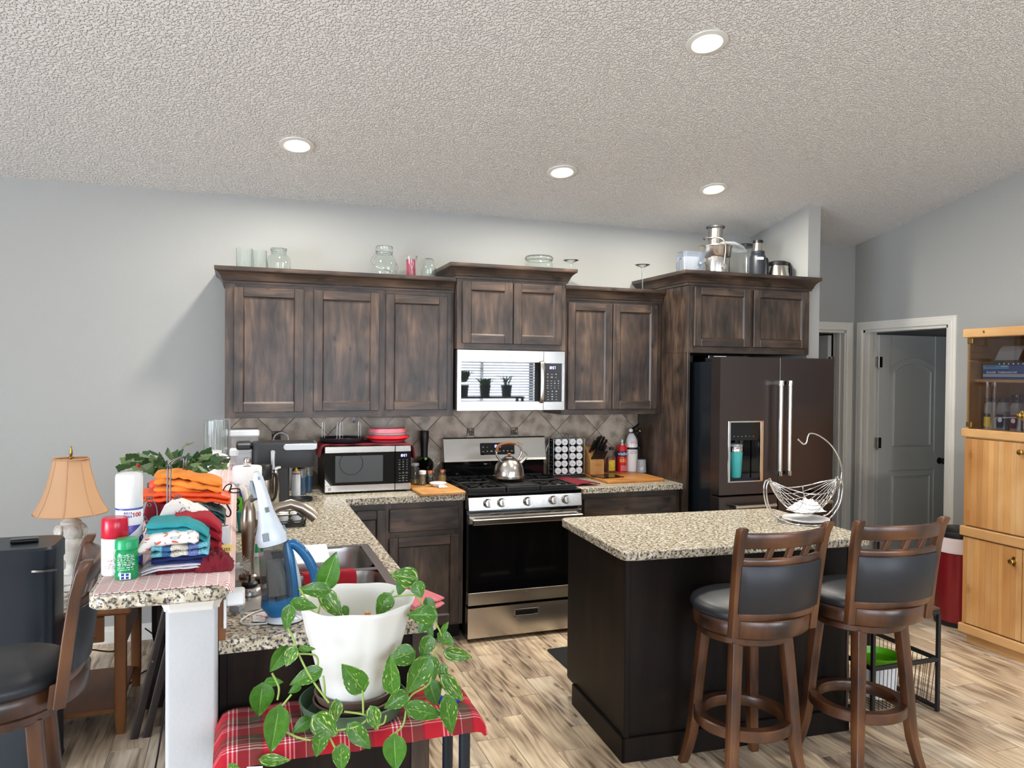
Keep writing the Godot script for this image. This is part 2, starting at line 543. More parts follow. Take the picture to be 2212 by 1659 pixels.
	mat("charcoal", rgb(44, 46, 50), 0.5)
	mat("black_matte", rgb(18, 18, 18), 0.7)
	mat("iron", rgb(20, 20, 20), 0.6)
	mat("white_plastic", rgb(232, 234, 236), 0.35)
	mat("white_gloss", rgb(240, 240, 240), 0.15)
	mat("leather", rgb(34, 37, 42), 0.42, 0.0, {"normal_enabled": true, "normal_texture": noise_tex(0.2, 2, 71, null, 256, true, 2.0), "normal_scale": 0.15, "uv1_triplanar": true, "uv1_scale": Vector3.ONE * 6})
	glass("glass_thin", Color(0.9, 0.95, 0.94, 0.035))
	glass("plastic_clear", Color(0.92, 0.95, 0.97, 0.22), 0.1)
	glass("glass_smoke", Color(0.1, 0.055, 0.035, 0.3))
	glass("oven_glass", Color(0.01, 0.01, 0.012, 0.93))
	mat("brass", rgb(172, 140, 78), 0.3, 1.0)
	mat("print_dark", rgb(30, 30, 32), 0.6)
	mat("print_white", rgb(235, 235, 235), 0.6)
	mat("print_grey", rgb(140, 140, 140), 0.6)
	mat("print_red", rgb(200, 30, 40), 0.5)
	mat("print_blue", rgb(30, 50, 150), 0.5)
	mat("print_yellow", rgb(238, 208, 40), 0.5)
	mat("display_glow", rgb(200, 200, 255), 0.5, 0.0, {"emission_enabled": true, "emission": rgb(196, 190, 255), "emission_energy_multiplier": 3.0})
	mat("lamp_glow", rgb(255, 255, 255), 0.5, 0.0, {"emission_enabled": true, "emission": rgb(255, 250, 242), "emission_energy_multiplier": 14.0})
	mat("red_plastic", rgb(196, 24, 52), 0.25)
	mat("teal", rgb(66, 190, 196), 0.4)
const H0 := 2.771
const SL := 0.19
const RIDGE := 4.4
const REAR := 7.2
func ceil_y(z: float) -> float: return H0 + SL * z if z < RIDGE else H0 + SL * RIDGE - SL * (z - RIDGE)
func _ready() -> void:
	rng.seed = 7
	var cam := Camera3D.new()
	cam.name = "camera"
	add_child(cam)
	cam.position = Vector3(-1.321, 1.6599, 5.1815)
	cam.rotation_degrees = Vector3(-0.816, -19.6092, 0.5097)
	cam.fov = 53.226
	cam.near = 0.05
	cam.current = true
	var env := Environment.new()
	env.background_mode = Environment.BG_SKY
	var sky := Sky.new()
	var sm := ProceduralSkyMaterial.new()
	sm.sky_top_color = rgb(150, 180, 220); sm.sky_horizon_color = rgb(225, 232, 240)
	sm.ground_bottom_color = rgb(120, 118, 105); sm.ground_horizon_color = rgb(205, 208, 205)
	sm.sky_energy_multiplier = 0.4; sm.ground_energy_multiplier = 0.3
	sky.sky_material = sm
	env.sky = sky
	env.tonemap_mode = Environment.TONE_MAPPER_LINEAR
	env.tonemap_exposure = 0.88
	env.sdfgi_enabled = true; env.ssao_enabled = true; env.ssil_enabled = true
	var we := WorldEnvironment.new()
	we.environment = env
	add_child(we)
	# daylight in the window openings behind the camera
	for w in WINDOWS:
		var l := AreaLight3D.new()
		l.name = "window_daylight"
		l.area_size = Vector2(w[1] - w[0] - 0.1, w[3] - w[2] - 0.1)
		l.light_energy = w[4]
		l.light_color = rgb(232, 241, 255)
		l.shadow_enabled = true
		add_child(l, true)
		l.position = Vector3((w[0] + w[1]) / 2, (w[2] + w[3]) / 2, w[5])
		l.rotation_degrees = Vector3(0, 0, 0)
	var pl := AreaLight3D.new()
	pl.name = "patio_daylight"
	pl.area_size = Vector2(PATIO[1] - PATIO[0] - 0.1, PATIO[3] - PATIO[2] - 0.1)
	pl.light_energy = PATIO_LIGHT
	pl.light_color = rgb(232, 241, 255)
	pl.shadow_enabled = true
	add_child(pl)
	pl.position = Vector3(-6.58, (PATIO[2] + PATIO[3]) / 2, (PATIO[0] + PATIO[1]) / 2)
	pl.rotation_degrees = Vector3(0, -90, 0)
	make_materials()
	extra_mats()
	build_room()
	build_cabinets()
	build_appliances()
	build_more()
# x0, x1, y0, y1, light, z of the light
const WINDOWS := [[-1.4, 0.5, 0.95, 2.1, 7.5, 7.17], [1.35, 3.25, 0.95, 2.15, 21.0, 7.5], [-4.2, -2.6, 0.95, 2.15, 1.5, 7.17]]
const PATIO := [3.8, 7.1, 0.06, 2.2] # glass door in the left wall: z0, z1, y0, y1
func wall_with_holes(x0: float, x1: float, y0: float, y1: float, holes: Array) -> Array:
	# rectangles left over round the holes [x0, x1, y0, y1], holes in order along x
	var out := []
	var x := x0
	for h in holes:
		if h[0] > x: out.append([x, h[0], y0, y1])
		if h[2] > y0: out.append([h[0], h[1], y0, h[2]])
		if h[3] < y1: out.append([h[0], h[1], h[3], y1])
		x = h[1]
	if x < x1: out.append([x, x1, y0, y1])
	return out
const CASING := [[0.0, 0.0], [0.0, 0.012], [0.006, 0.017], [0.03, 0.017], [0.036, 0.012], [0.05, 0.011], [0.056, 0.007], [0.068, 0.007], [0.068, 0.0]]
func build_room() -> void:
	var L := -6.6
	var R := 3.617
	# floor: grout bed, planks by the piece where the photograph shows them, the rest joined
	var floor_ := struct("floor", bx(Vector3(R - L + 0.5, 0.1, REAR + 2.0), 0), "grout", Vector3((L + R) / 2, -0.053, REAR / 2 - 0.9))
	var variants := []
	for k in 10:
		var st := new_st()
		var u0 := fmod(k * 0.37, 0.7)
		var v0 := fmod(k * 0.29, 0.62)
		var w := 0.1503; var d := 0.5943; var h := 0.008
		add_box(st, Vector3(-w / 2, -h, -d / 2), Vector3(w / 2, -0.0008, d / 2), 0.0)
		st.set_smooth_group(-1)
		var e := 0.0008
		quad(st, Vector3(-w / 2 + e, 0, d / 2 - e), Vector3(w / 2 - e, 0, d / 2 - e), Vector3(w / 2 - e, 0, -d / 2 + e), Vector3(-w / 2 + e, 0, -d / 2 + e), u0, v0, u0 + 0.3, v0 + 0.38)
		quad(st, Vector3(-w / 2, -e, d / 2), Vector3(w / 2, -e, d / 2), Vector3(w / 2 - e, 0, d / 2 - e), Vector3(-w / 2 + e, 0, d / 2 - e))
		quad(st, Vector3(w / 2, -e, d / 2), Vector3(w / 2, -e, -d / 2), Vector3(w / 2 - e, 0, -d / 2 + e), Vector3(w / 2 - e, 0, d / 2 - e))
		quad(st, Vector3(-w / 2, -e, -d / 2), Vector3(-w / 2, -e, d / 2), Vector3(-w / 2 + e, 0, d / 2 - e), Vector3(-w / 2 + e, 0, -d / 2 + e))
		variants.append(done(st))
	var rest := new_st()
	var count := 0
	for kx in range(-43, 24):
		var x := -0.003 + 0.1535 * (kx + 0.5)
		for n in range(-4, 16):
			var z := 1.511 - 0.1975 * kx + 0.5975 * (n - 6 + floorf(kx / 3.0)) + 0.29875
			if x < L or x > R - 0.05 or z > REAR or z < -0.4: continue
			var v := rng.randi() % 10
			var seen := (x > -0.45 and z > 0.5 and z < 3.0 and not (x > 0.35 and x < 1.3 and z > 1.5 and z < 2.0)) or (x > -2.55 and x < -1.45 and z > 0.2 and z < 3.0) or (x > 2.6 and z <= 0.5)
			if seen and count < 300:
				part("plank", variants[v], "plank_%d" % (rng.randi() % 4), floor_, Vector3(x, 0.0, z) - floor_.position)
				count += 1
			else: rest.append_from(variants[v], 0, Transform3D(Basis.IDENTITY, Vector3(x, 0.0, z) - floor_.position))
	tag(part("plank_field", rest.commit(), "plank_1", floor_), "", "", "", "stuff")
	# back wall with the far doorway, right wall with the near doorway
	var back := []
	for r in wall_with_holes(L, R + 0.12, 0.0, H0 + 0.1, [[2.79, 3.53, 0.0, 2.045]]):
		back.append([Vector3(r[0], r[2], -0.12), Vector3(r[1], r[3], 0.0)])
	var wb := struct("wall_back", boxes(back), "wall")
	var st := new_st()
	# side walls follow the slope of the ceiling
	for side in [[L - 0.12, L, [PATIO]], [R, R + 0.12, [[0.105, 0.926, 0.0, 2.045]]]]:
		st = new_st()
		for r in wall_with_holes(-0.12, REAR, 0.0, 2.7, side[2]):
			add_box(st, Vector3(side[0], r[2], r[0]), Vector3(side[1], r[3], r[1]))
		var gable := PackedVector2Array([Vector2(-0.12, 2.7), Vector2(REAR, 2.7), Vector2(REAR, ceil_y(REAR) + 0.05), Vector2(RIDGE, ceil_y(RIDGE) + 0.05), Vector2(-0.12, ceil_y(-0.12) + 0.05)])
		add_slab(st, gable, side[0], side[1], 0.0, Transform3D(Basis(Vector3(0, 0, 1), Vector3(0, 1, 0), Vector3(1, 0, 0)), Vector3.ZERO))
		struct("wall_left" if side[0] < 0 else "wall_right", done(st), "wall")
	var rear := []
	var holes := [WINDOWS[2], WINDOWS[0], WINDOWS[1]]
	for r in wall_with_holes(L - 0.12, R + 0.12, 0.0, ceil_y(REAR) + 0.05, holes):
		rear.append([Vector3(r[0], r[2], REAR), Vector3(r[1], r[3], REAR + 0.14)])
	struct("wall_rear", boxes(rear), "wall")
	# ceiling: two slopes meeting in a ridge behind the camera
	st = new_st()
	for seg in [[-0.12, RIDGE], [RIDGE, REAR + 0.14]]:
		var p := PackedVector2Array([Vector2(seg[0], ceil_y(seg[0])), Vector2(seg[1], ceil_y(seg[1])), Vector2(seg[1], ceil_y(seg[1]) + 0.15), Vector2(seg[0], ceil_y(seg[0]) + 0.15)])
		add_slab(st, p, L - 0.12, R + 0.12, 0.0, Transform3D(Basis(Vector3(0, 0, 1), Vector3(0, 1, 0), Vector3(1, 0, 0)), Vector3.ZERO))
	struct("ceiling", done(st), "ceiling")
	# wing wall beside the refrigerator, cut to the slope
	st = new_st()
	var wing := PackedVector2Array([Vector2(0, 0), Vector2(0.66, 0), Vector2(0.66, ceil_y(0.66) + 0.01), Vector2(0, ceil_y(0) + 0.01)])
	add_slab(st, wing, 2.556, 2.664, 0.0, Transform3D(Basis(Vector3(0, 0, 1), Vector3(0, 1, 0), Vector3(1, 0, 0)), Vector3.ZERO))
	struct("wall_wing", done(st), "wall")
	# the dim rooms beyond both doorways
	struct("wall_beyond", boxes([[Vector3(2.4, 0, -1.75), Vector3(3.9, 2.7, -1.63)], [Vector3(2.4, 0, -1.63), Vector3(2.52, 2.7, -0.12)], [Vector3(3.74, 0, -1.63), Vector3(3.86, 2.7, -0.12)], [Vector3(2.4, 2.5, -1.63), Vector3(3.86, 2.62, -0.12)], [Vector3(2.4, -0.12, -1.75), Vector3(3.86, -0.005, -0.12)],
		[Vector3(3.74, 0, -0.12), Vector3(5.4, 2.7, -0.02)], [Vector3(3.74, 0, 1.9), Vector3(5.4, 2.7, 2.02)], [Vector3(5.3, 0, -0.02), Vector3(5.42, 2.7, 1.9)], [Vector3(3.74, 2.5, -0.02), Vector3(5.3, 2.62, 1.9)], [Vector3(3.74, -0.12, -0.02), Vector3(5.42, -0.005, 2.02)]]), "wall")
	# casings: profile across the board, legs and head with mitres
	var trim := func(k: int, f: Callable, x0: float, x1: float, top: float):
		st = new_st()
		var prof := CASING
		var pts := [[Vector2(x0, 0), Vector2(-1, 0)], [Vector2(x0, top), Vector2(-1, 1)], [Vector2(x1, top), Vector2(1, 1)], [Vector2(x1, 0), Vector2(1, 0)]]
		st.set_smooth_group(-1)
		for i in 3:
			for j in prof.size() - 1:
				var q := []
				for e in [[i, j], [i + 1, j], [i + 1, j + 1], [i, j + 1]]:
					var p: Vector2 = pts[e[0]][0] + pts[e[0]][1] * prof[e[1]][0]
					q.append(f.call(p.x, p.y, prof[e[1]][1]))
				quad(st, q[0], q[1], q[2], q[3])
		struct("trim_%d" % k, done(st), "trim")
	trim.call(1, func(x, y, o): return Vector3(x, y, o), 2.79, 3.53, 2.045)
	trim.call(2, func(x, y, o): return Vector3(R - o, y, x), 0.105, 0.926, 2.045)
	# jambs with stops
	struct("trim_3", boxes([[Vector3(3.511, 0, -0.125), Vector3(3.531, 2.045, 0.002)], [Vector3(2.789, 0, -0.125), Vector3(2.809, 2.045, 0.002)], [Vector3(2.79, 2.025, -0.125), Vector3(3.53, 2.046, 0.002)], [Vector3(3.499, 0, -0.075), Vector3(3.511, 2.03, -0.04)]]), "trim")
	struct("trim_4", boxes([[Vector3(R - 0.002, 0, 0.104), Vector3(R + 0.125, 2.045, 0.124)], [Vector3(R - 0.002, 0, 0.907), Vector3(R + 0.125, 2.045, 0.927)], [Vector3(R - 0.002, 2.025, 0.105), Vector3(R + 0.125, 2.046, 0.926)], [Vector3(R + 0.04, 0, 0.124), Vector3(R + 0.075, 2.03, 0.136)]]), "trim")
	var base := [[0, 0], [0.014, 0], [0.014, 0.07], [0.008, 0.085], [0.006, 0.1], [0, 0.1]]
	struct("baseboard_back", moulding(base, [[Vector3(L, 0, 0), Vector2(0, 1)], [Vector3(-1.51, 0, 0), Vector2(0, 1)]]), "trim")
	struct("baseboard_right", moulding(base, [[Vector3(R, 0, 0.995), Vector2(-1, 0)], [Vector3(R, 0, REAR), Vector2(-1, 0)]]), "trim")
	# doors, both standing open away from the kitchen
	hall_door("door_1", Vector3(3.492, 0, -0.13), 90.0)
	hall_door("door_2", Vector3(R + 0.13, 0, 0.145), 0.0)
	# windows behind the camera
	for i in 3:
		var w: Array = WINDOWS[i]
		var f := struct("window_%d" % (i + 1), boxes([[Vector3(w[0], w[2], REAR), Vector3(w[0] + 0.05, w[3], REAR + 0.1)], [Vector3(w[1] - 0.05, w[2], REAR), Vector3(w[1], w[3], REAR + 0.1)], [Vector3(w[0], w[2], REAR), Vector3(w[1], w[2] + 0.05, REAR + 0.1)], [Vector3(w[0], w[3] - 0.05, REAR), Vector3(w[1], w[3], REAR + 0.1)], [Vector3((w[0] + w[1]) / 2 - 0.025, w[2], REAR + 0.02), Vector3((w[0] + w[1]) / 2 + 0.025, w[3], REAR + 0.08)]]), "trim")
		pbox("pane", "glass_thin", f, Vector3(w[0] + 0.04, w[2] + 0.04, REAR + 0.11), Vector3(w[1] - 0.04, w[3] - 0.04, REAR + 0.114), 0)
		pbox("window_sill", "trim", f, Vector3(w[0] - 0.06, w[2] - 0.03, REAR - 0.09), Vector3(w[1] + 0.06, w[2], REAR + 0.1))
	var pd := struct("door_3", boxes([[Vector3(L - 0.1, PATIO[2], PATIO[0]), Vector3(L, PATIO[3], PATIO[0] + 0.07)], [Vector3(L - 0.1, PATIO[2], PATIO[1] - 0.07), Vector3(L, PATIO[3], PATIO[1])], [Vector3(L - 0.1, PATIO[3] - 0.07, PATIO[0]), Vector3(L, PATIO[3], PATIO[1])], [Vector3(L - 0.1, PATIO[2], PATIO[0]), Vector3(L, PATIO[2] + 0.07, PATIO[1])], [Vector3(L - 0.08, PATIO[2], 5.41), Vector3(L - 0.02, PATIO[3], 5.49)]]), "trim")
	pbox("pane", "glass_thin", pd, Vector3(L - 0.105, PATIO[2] + 0.06, PATIO[0] + 0.06), Vector3(L - 0.101, PATIO[3] - 0.06, PATIO[1] - 0.06), 0)
	can_light(-1.024, 0.761); can_light(0.567, 0.773); can_light(1.682, 0.756); can_light(0.686, 2.158)
	can_light(2.6, 3.5)
	# pony wall carrying the raised bar, with its moulded cap
	var pony := struct("wall_peninsula", plate(rrect(-1.504, 0.0, -1.373, 2.96, 0.012), 0.0, 1.065, 0.0, true), "post_white")
	var cap := [[0, -0.052], [0.004, -0.052], [0.006, -0.042], [0.014, -0.026], [0.018, -0.012], [0.018, 0], [0, 0]]
	var cs := [[Vector3(-1.504, 1.065, 0), Vector2(-1, 0)], [Vector3(-1.504, 1.065, 2.945), Vector2(-1, 0.414)], [Vector3(-1.489, 1.065, 2.96), Vector2(-0.414, 1)], [Vector3(-1.388, 1.065, 2.96), Vector2(0.414, 1)], [Vector3(-1.373, 1.065, 2.945), Vector2(1, 0.414)], [Vector3(-1.373, 1.065, 2.9), Vector2(1, 0)]]
	part("cap_moulding", moulding(cap, cs), "trim", pony)
	pbox("side_splash", "oak", pony, Vector3(-1.3725, 0.9145, 0.01), Vector3(-1.354, 1.0645, 2.93), 0.001)
func hall_door(called: String, at: Vector3, turn: float) -> void:
	# leaf along +x from its hinge edge at the origin, 0.745 wide; face with two raised panels towards +z
	var o := Node3D.new()
	o.name = called
	add_child(o)
	o.position = at
	o.rotation.y = deg_to_rad(turn)
	o.set_meta("kind", "structure")
	var w := 0.745; var h := 2.01
	pbox("leaf", "door_grey", o, Vector3(0, 0.015, -0.034), Vector3(w, h, -0.003), 0.002)
	var fr := func(a: Array): # a raised border of stiles and rails with panels
		pass
	for f in [[0.0, 0.12, 0.015, h], [w - 0.12, w, 0.015, h], [0.12, w - 0.12, 0.015, 0.22], [0.12, w - 0.12, 0.86, 1.02]]:
		pbox("frame_board", "door_grey", o, Vector3(f[0], f[2], -0.004), Vector3(f[1], f[3], 0.003), 0.001)
	# arched top rail
	var p := PackedVector2Array([Vector2(0.12, h), Vector2(0.12, 1.74)])
	for i in 13:
		var t := i / 12.0
		p.append(Vector2(lerpf(0.12, w - 0.12, t), 1.74 + 0.085 * sin(PI * t)))
	p.append(Vector2(w - 0.12, h))
	part("frame_board", slab(p, -0.004, 0.003, 0.001), "door_grey", o)
	var lower := rrect(0.165, 0.27, w - 0.165, 0.81, 0.002, 1)
	part("raised_panel", slab(lower, -0.006, 0.002, 0.012), "door_grey", o)
	var up := PackedVector2Array([Vector2(w - 0.165, 1.07), Vector2(w - 0.165, 1.70)])
	for i in 11:
		var t := i / 10.0
		up.append(Vector2(lerpf(w - 0.165, 0.165, t), 1.70 + 0.075 * sin(PI * t)))
	up.append(Vector2(0.165, 1.07))
	part("raised_panel", slab(up, -0.006, 0.002, 0.012), "door_grey", o)
	for y in [1.78, 1.1, 0.22]:
		var hg := part("hinge", bx(Vector3(0.003, 0.09, 0.03), 0.001), "steel", o, Vector3(-0.002, y, -0.018))
		part("hinge_leaf", bx(Vector3(0.034, 0.09, 0.003), 0.001), "steel", hg, Vector3(0.018, 0, 0.0225))
		part("hinge_leaf", bx(Vector3(0.003, 0.09, 0.034), 0.001), "steel", hg, Vector3(-0.022, 0, 0.02))
		part("hinge_pin", lathe([[0, -0.048], [0.006, -0.048], [0.006, 0.048], [0, 0.048]], 10), "steel", hg, Vector3(-0.006, 0, 0.028))
	for s in [1.0]:
		var k := part("door_knob", lathe([[0, 0], [0.028, 0], [0.028, 0.006], [0.012, 0.01], [0.011, 0.03], [0.026, 0.042], [0.028, 0.055], [0.02, 0.066], [0, 0.068]], 20), "black_matte", o, Vector3(w - 0.06, 0.93, 0.003), Vector3(90, 0, 0))
func can_light(x: float, z: float) -> void:
	var t := thing("recessed_light", "", "ceiling light", Vector3(x, ceil_y(z), z), 0, "recessed ceiling lights")
	t.set_meta("label", {-1.024: "recessed round ceiling light above the left upper cabinets", 0.567: "recessed round ceiling light above the stove and hood microwave", 1.682: "recessed round ceiling light near the refrigerator cabinet", 2.6: "recessed round ceiling light outside the view near the hutch", 0.686: "large recessed round ceiling light nearest the viewer above the island"}[x])
	t.rotation.x = -atan(SL)
	part("trim_ring", lathe([[0.062, -0.0005], [0.092, 0.0], [0.096, -0.004], [0.094, -0.008], [0.072, -0.012], [0.062, -0.006], [0.062, -0.0005]], 40), "trim", t)
	part("light_lens", lathe([[0, -0.009], [0.03, -0.0088], [0.062, -0.006], [0.062, -0.001], [0, -0.001]], 32), "lamp_glow", t)
	var l := AreaLight3D.new()
	l.name = "lamp_light"
	l.area_size = Vector2(0.11, 0.11)
	l.light_energy = CAN
	l.light_color = rgb(255, 248, 236)
	l.shadow_enabled = true
	t.add_child(l)
	l.position = Vector3(0, -0.02, 0)
	l.rotation_degrees = Vector3(-90, 0, 0)
const CAN := 3.0
const PATIO_LIGHT := 46.0
# ---------- cabinets ----------
const CROWN := [[0, 0], [0.012, 0], [0.012, 0.012], [0.018, 0.017], [0.022, 0.03], [0.03, 0.046], [0.042, 0.06], [0.052, 0.067], [0.058, 0.07], [0.06, 0.078], [0.06, 0.094], [0, 0.094]]
func panel_door(parent, x0: float, x1: float, y0: float, y1: float, z: float, sw := 0.055) -> Node3D:
	var d := hold("door", parent, Vector3((x0 + x1) / 2, (y0 + y1) / 2, z))
	var w := (x1 - x0) / 2
	var h := (y1 - y0) / 2
	for s in [-1.0, 1.0]:
		pbox("stile", "alder", d, Vector3(s * w, -h, -0.02), Vector3(s * (w - sw), h, 0), 0.003)
		pbox("rail", "alder_across", d, Vector3(-w + sw, s * h, -0.02), Vector3(w - sw, s * (h - sw), 0), 0.003)
	var st := new_st()
	var a := w - sw; var b := h - sw; var e := 0.007
	add_box(st, Vector3(-a + e, -b + e, -0.016), Vector3(a - e, b - e, -0.009))
	for q in [[Vector2(-a, -b), Vector2(a, -b), Vector2(a - e, -b + e), Vector2(-a + e, -b + e)], [Vector2(a, -b), Vector2(a, b), Vector2(a - e, b - e), Vector2(a - e, -b + e)], [Vector2(a, b), Vector2(-a, b), Vector2(-a + e, b - e), Vector2(a - e, b - e)], [Vector2(-a, b), Vector2(-a, -b), Vector2(-a + e, -b + e), Vector2(-a + e, b - e)]]:
		quad(st, Vector3(q[0].x, q[0].y, -0.002), Vector3(q[1].x, q[1].y, -0.002), Vector3(q[2].x, q[2].y, -0.009), Vector3(q[3].x, q[3].y, -0.009))
	part("panel", done(st), "alder", d)
	return d
func cabinet(called: String, label: String, b: Array, doors: Array, stiles: Array, rails: Array, o := {}) -> Node3D:
	# b: x0, x1, y0, y1, z of the face frame's front
	var t := thing(called, label, "cabinet", Vector3(b[0], b[2], 0.0))
	var org := t.position
	var zb: float = o.get("zb", 0.0)
	pbox("body", "alder", t, Vector3(b[0], b[2], zb + 0.002) - org, Vector3(b[1], b[3], b[4] - 0.02) - org, 0.001)
	for s in stiles: pbox("face_stile", "alder", t, Vector3(s[0], b[2], b[4] - 0.02) - org, Vector3(s[1], b[3], b[4]) - org, 0.001)
	for r in rails: pbox("face_rail", "alder_across", t, Vector3(b[0] + 0.002, r[0], b[4] - 0.021) - org, Vector3(b[1] - 0.002, r[1], b[4] - 0.0004) - org, 0.001)
	for d in doors: panel_door(t, d[0] - org.x, d[1] - org.x, d[2] - org.y, d[3] - org.y, b[4] + 0.02, o.get("sw", 0.055))
	return t
func build_cabinets() -> void:
	var c := cabinet("upper_cabinet", "dark wood upper cabinet with three tall doors left of the hood microwave", [-1.4, -0.004, 1.376, 2.18, 0.342],
		[[-1.352, -0.95, 1.412, 2.155], [-0.892, -0.491, 1.416, 2.155], [-0.45, -0.05, 1.418, 2.152]], [[-1.4, -1.34], [-0.96, -0.88], [-0.5, -0.44], [-0.06, -0.004]], [[1.376, 1.43], [2.14, 2.18]])
	var o := c.position
	part("crown_moulding", moulding(CROWN, [[Vector3(-1.4, 2.178, 0.002) - o, Vector2(-1, 0)], [Vector3(-1.4, 2.178, 0.342) - o, Vector2(-1, 1)], [Vector3(-0.004, 2.178, 0.342) - o, Vector2(0, 1)]]), "alder_across", c)
	c = cabinet("upper_cabinet", "short dark wood cabinet with two square doors above the hood microwave", [0.0, 0.762, 1.812, 2.27, 0.405],
		[[0.034, 0.377, 1.85, 2.25], [0.383, 0.728, 1.85, 2.25]], [[0.0, 0.05], [0.36, 0.4], [0.712, 0.762]], [[1.812, 1.86], [2.235, 2.27]], {"sw": 0.056})
	o = c.position
	part("crown_moulding", moulding(CROWN, [[Vector3(0, 2.268, 0.002) - o, Vector2(-1, 0)], [Vector3(0, 2.268, 0.405) - o, Vector2(-1, 1)], [Vector3(0.762, 2.268, 0.405) - o, Vector2(1, 1)], [Vector3(0.762, 2.268, 0.002) - o, Vector2(1, 0)]]), "alder_across", c)
	c = cabinet("upper_cabinet", "dark wood upper cabinet with two narrow tall doors beside the refrigerator panel", [0.766, 1.538, 1.376, 2.168, 0.342],
		[[0.802, 1.14, 1.412, 2.15], [1.147, 1.5, 1.412, 2.15]], [[0.766, 0.815], [1.12, 1.16], [1.49, 1.538]], [[1.376, 1.43], [2.13, 2.168]])
	o = c.position
	part("crown_moulding", moulding(CROWN, [[Vector3(0.766, 2.166, 0.342) - o, Vector2(0, 1)], [Vector3(1.538, 2.166, 0.342) - o, Vector2(0, 1)]]), "alder_across", c)
	c = cabinet("refrigerator_cabinet", "deep dark wood cabinet with two doors and tall side panel around the refrigerator", [1.542, 2.552, 1.809, 2.27, 0.685],
		[[1.583, 2.036, 1.853, 2.258], [2.063, 2.527, 1.855, 2.258]], [[1.542, 1.6], [2.02, 2.08], [2.505, 2.552]], [[1.809, 1.87], [2.24, 2.27]])
	o = c.position
	pbox("side_panel", "alder", c, Vector3(1.542, 0.0, 0.002) - o, Vector3(1.563, 1.809, 0.685) - o, 0.002)
	part("crown_moulding", moulding(CROWN, [[Vector3(1.542, 2.268, 0.002) - o, Vector2(-1, 0)], [Vector3(1.542, 2.268, 0.685) - o, Vector2(-1, 1)], [Vector3(2.552, 2.268, 0.685) - o, Vector2(1, 1)], [Vector3(2.552, 2.268, 0.662) - o, Vector2(1, 0)]]), "alder_across", c)
	# base cabinets
	c = cabinet("base_cabinet", "dark wood base cabinet with one drawer over a door left of the stove", [-0.77, -0.006, 0.1, 0.876, 0.61],
		[[-0.47, -0.038, 0.115, 0.66], [-0.72, -0.49, 0.115, 0.836]], [[-0.77, -0.7], [-0.5, -0.455], [-0.06, -0.006]], [[0.1, 0.14], [0.645, 0.71], [0.825, 0.876]])
	o = c.position
	pbox("drawer", "alder_across", c, Vector3(-0.47, 0.695, 0.61) - o, Vector3(-0.038, 0.836, 0.63) - o, 0.004)
	pbox("toe_kick", "alder_dark", c, Vector3(-0.77, 0.0, 0.01) - o, Vector3(-0.006, 0.1, 0.54) - o)
	c = cabinet("base_cabinet", "dark wood base cabinet with wide drawer right of the stove", [0.77, 1.54, 0.1, 0.876, 0.61],
		[[0.81, 1.15, 0.115, 0.66], [1.16, 1.5, 0.115, 0.66]], [[0.77, 0.82], [1.13, 1.18], [1.49, 1.54]], [[0.1, 0.14], [0.645, 0.71], [0.825, 0.876]])
	o = c.position
	pbox("drawer", "alder_across", c, Vector3(0.81, 0.695, 0.61) - o, Vector3(1.5, 0.836, 0.63) - o, 0.004)
	pbox("toe_kick", "alder_dark", c, Vector3(0.77, 0.0, 0.01) - o, Vector3(1.54, 0.1, 0.54) - o)
	# the peninsula's cabinet: walls round an open middle where the sink hangs
	c = thing("peninsula_cabinet", "dark wood peninsula cabinet under the sink counter with flat end panel", "cabinet", Vector3(-1.37, 0, 0.02))
	o = c.position
	for b in [["body", -1.37, -0.772, 0.1, 0.874, 0.02, 1.8], ["end_panel", -1.35, -0.765, 0.0, 0.874, 2.86, 2.885], ["back_panel", -1.37, -1.35, 0.0, 0.874, 1.8, 2.885], ["front_panel", -0.79, -0.765, 0.1, 0.874, 1.8, 2.86]]:
		pbox(b[0], "alder_dark", c, Vector3(b[1], b[3], b[5]) - o, Vector3(b[2], b[4], b[6]) - o, 0.001)
	pbox("end_stile", "alder", c, Vector3(-0.82, 0.0, 2.884) - o, Vector3(-0.765, 0.874, 2.892) - o, 0.001)
	pbox("base_board", "alder_dark", c, Vector3(-1.37, 0.0, 2.885) - o, Vector3(-0.76, 0.09, 2.9) - o, 0.002)
	# counters
	var st := new_st()
	var sk := [-1.25, -0.81, 1.9, 2.66] # sink cut-out
	for b in [[-1.371, -0.006, 0.003, 0.648], [-1.371, -0.741, 0.648, sk[2]], [-1.371, sk[0], sk[2], sk[3]], [sk[1], -0.741, sk[2], sk[3]]]:
		add_box(st, Vector3(b[0], 0.876, b[2]), Vector3(b[1], 0.914, b[3]))
	var end := PackedVector2Array([Vector2(-1.371, -sk[3]), Vector2(-1.371, -2.93)])
	for i in 7:
		var a := PI / 2 * i / 6
		end.append(Vector2(-0.791 + 0.05 * sin(a), -2.88 - 0.05 * cos(a)))
	end.append(Vector2(-0.741, -sk[3]))
	add_slab(st, end, 0.876, 0.914, 0.0, Transform3D(FLAT, Vector3.ZERO))
	c = thing("countertop", "speckled granite-look countertop running from the stove round onto the sink peninsula", "countertop", Vector3(-1.0, 0.914, 0.3))
	part("slab", done(st), "granite", c, -c.position)
	c = thing("countertop", "short speckled countertop between the stove and the refrigerator panel", "countertop", Vector3(1.15, 0.914, 0.3))
	pbox("slab", "granite", c, Vector3(0.768, 0.876, 0.003) - c.position, Vector3(1.541, 0.914, 0.648) - c.position, 0.002)
	pbox("bare_edge", "oak", c, Vector3(0.767, 0.878, 0.6485) - c.position, Vector3(0.79, 0.908, 0.6495) - c.position, 0)
	c = thing("bar_counter", "raised speckled bar counter on the white pony wall", "countertop", Vector3(-1.5, 1.066, 1.5))
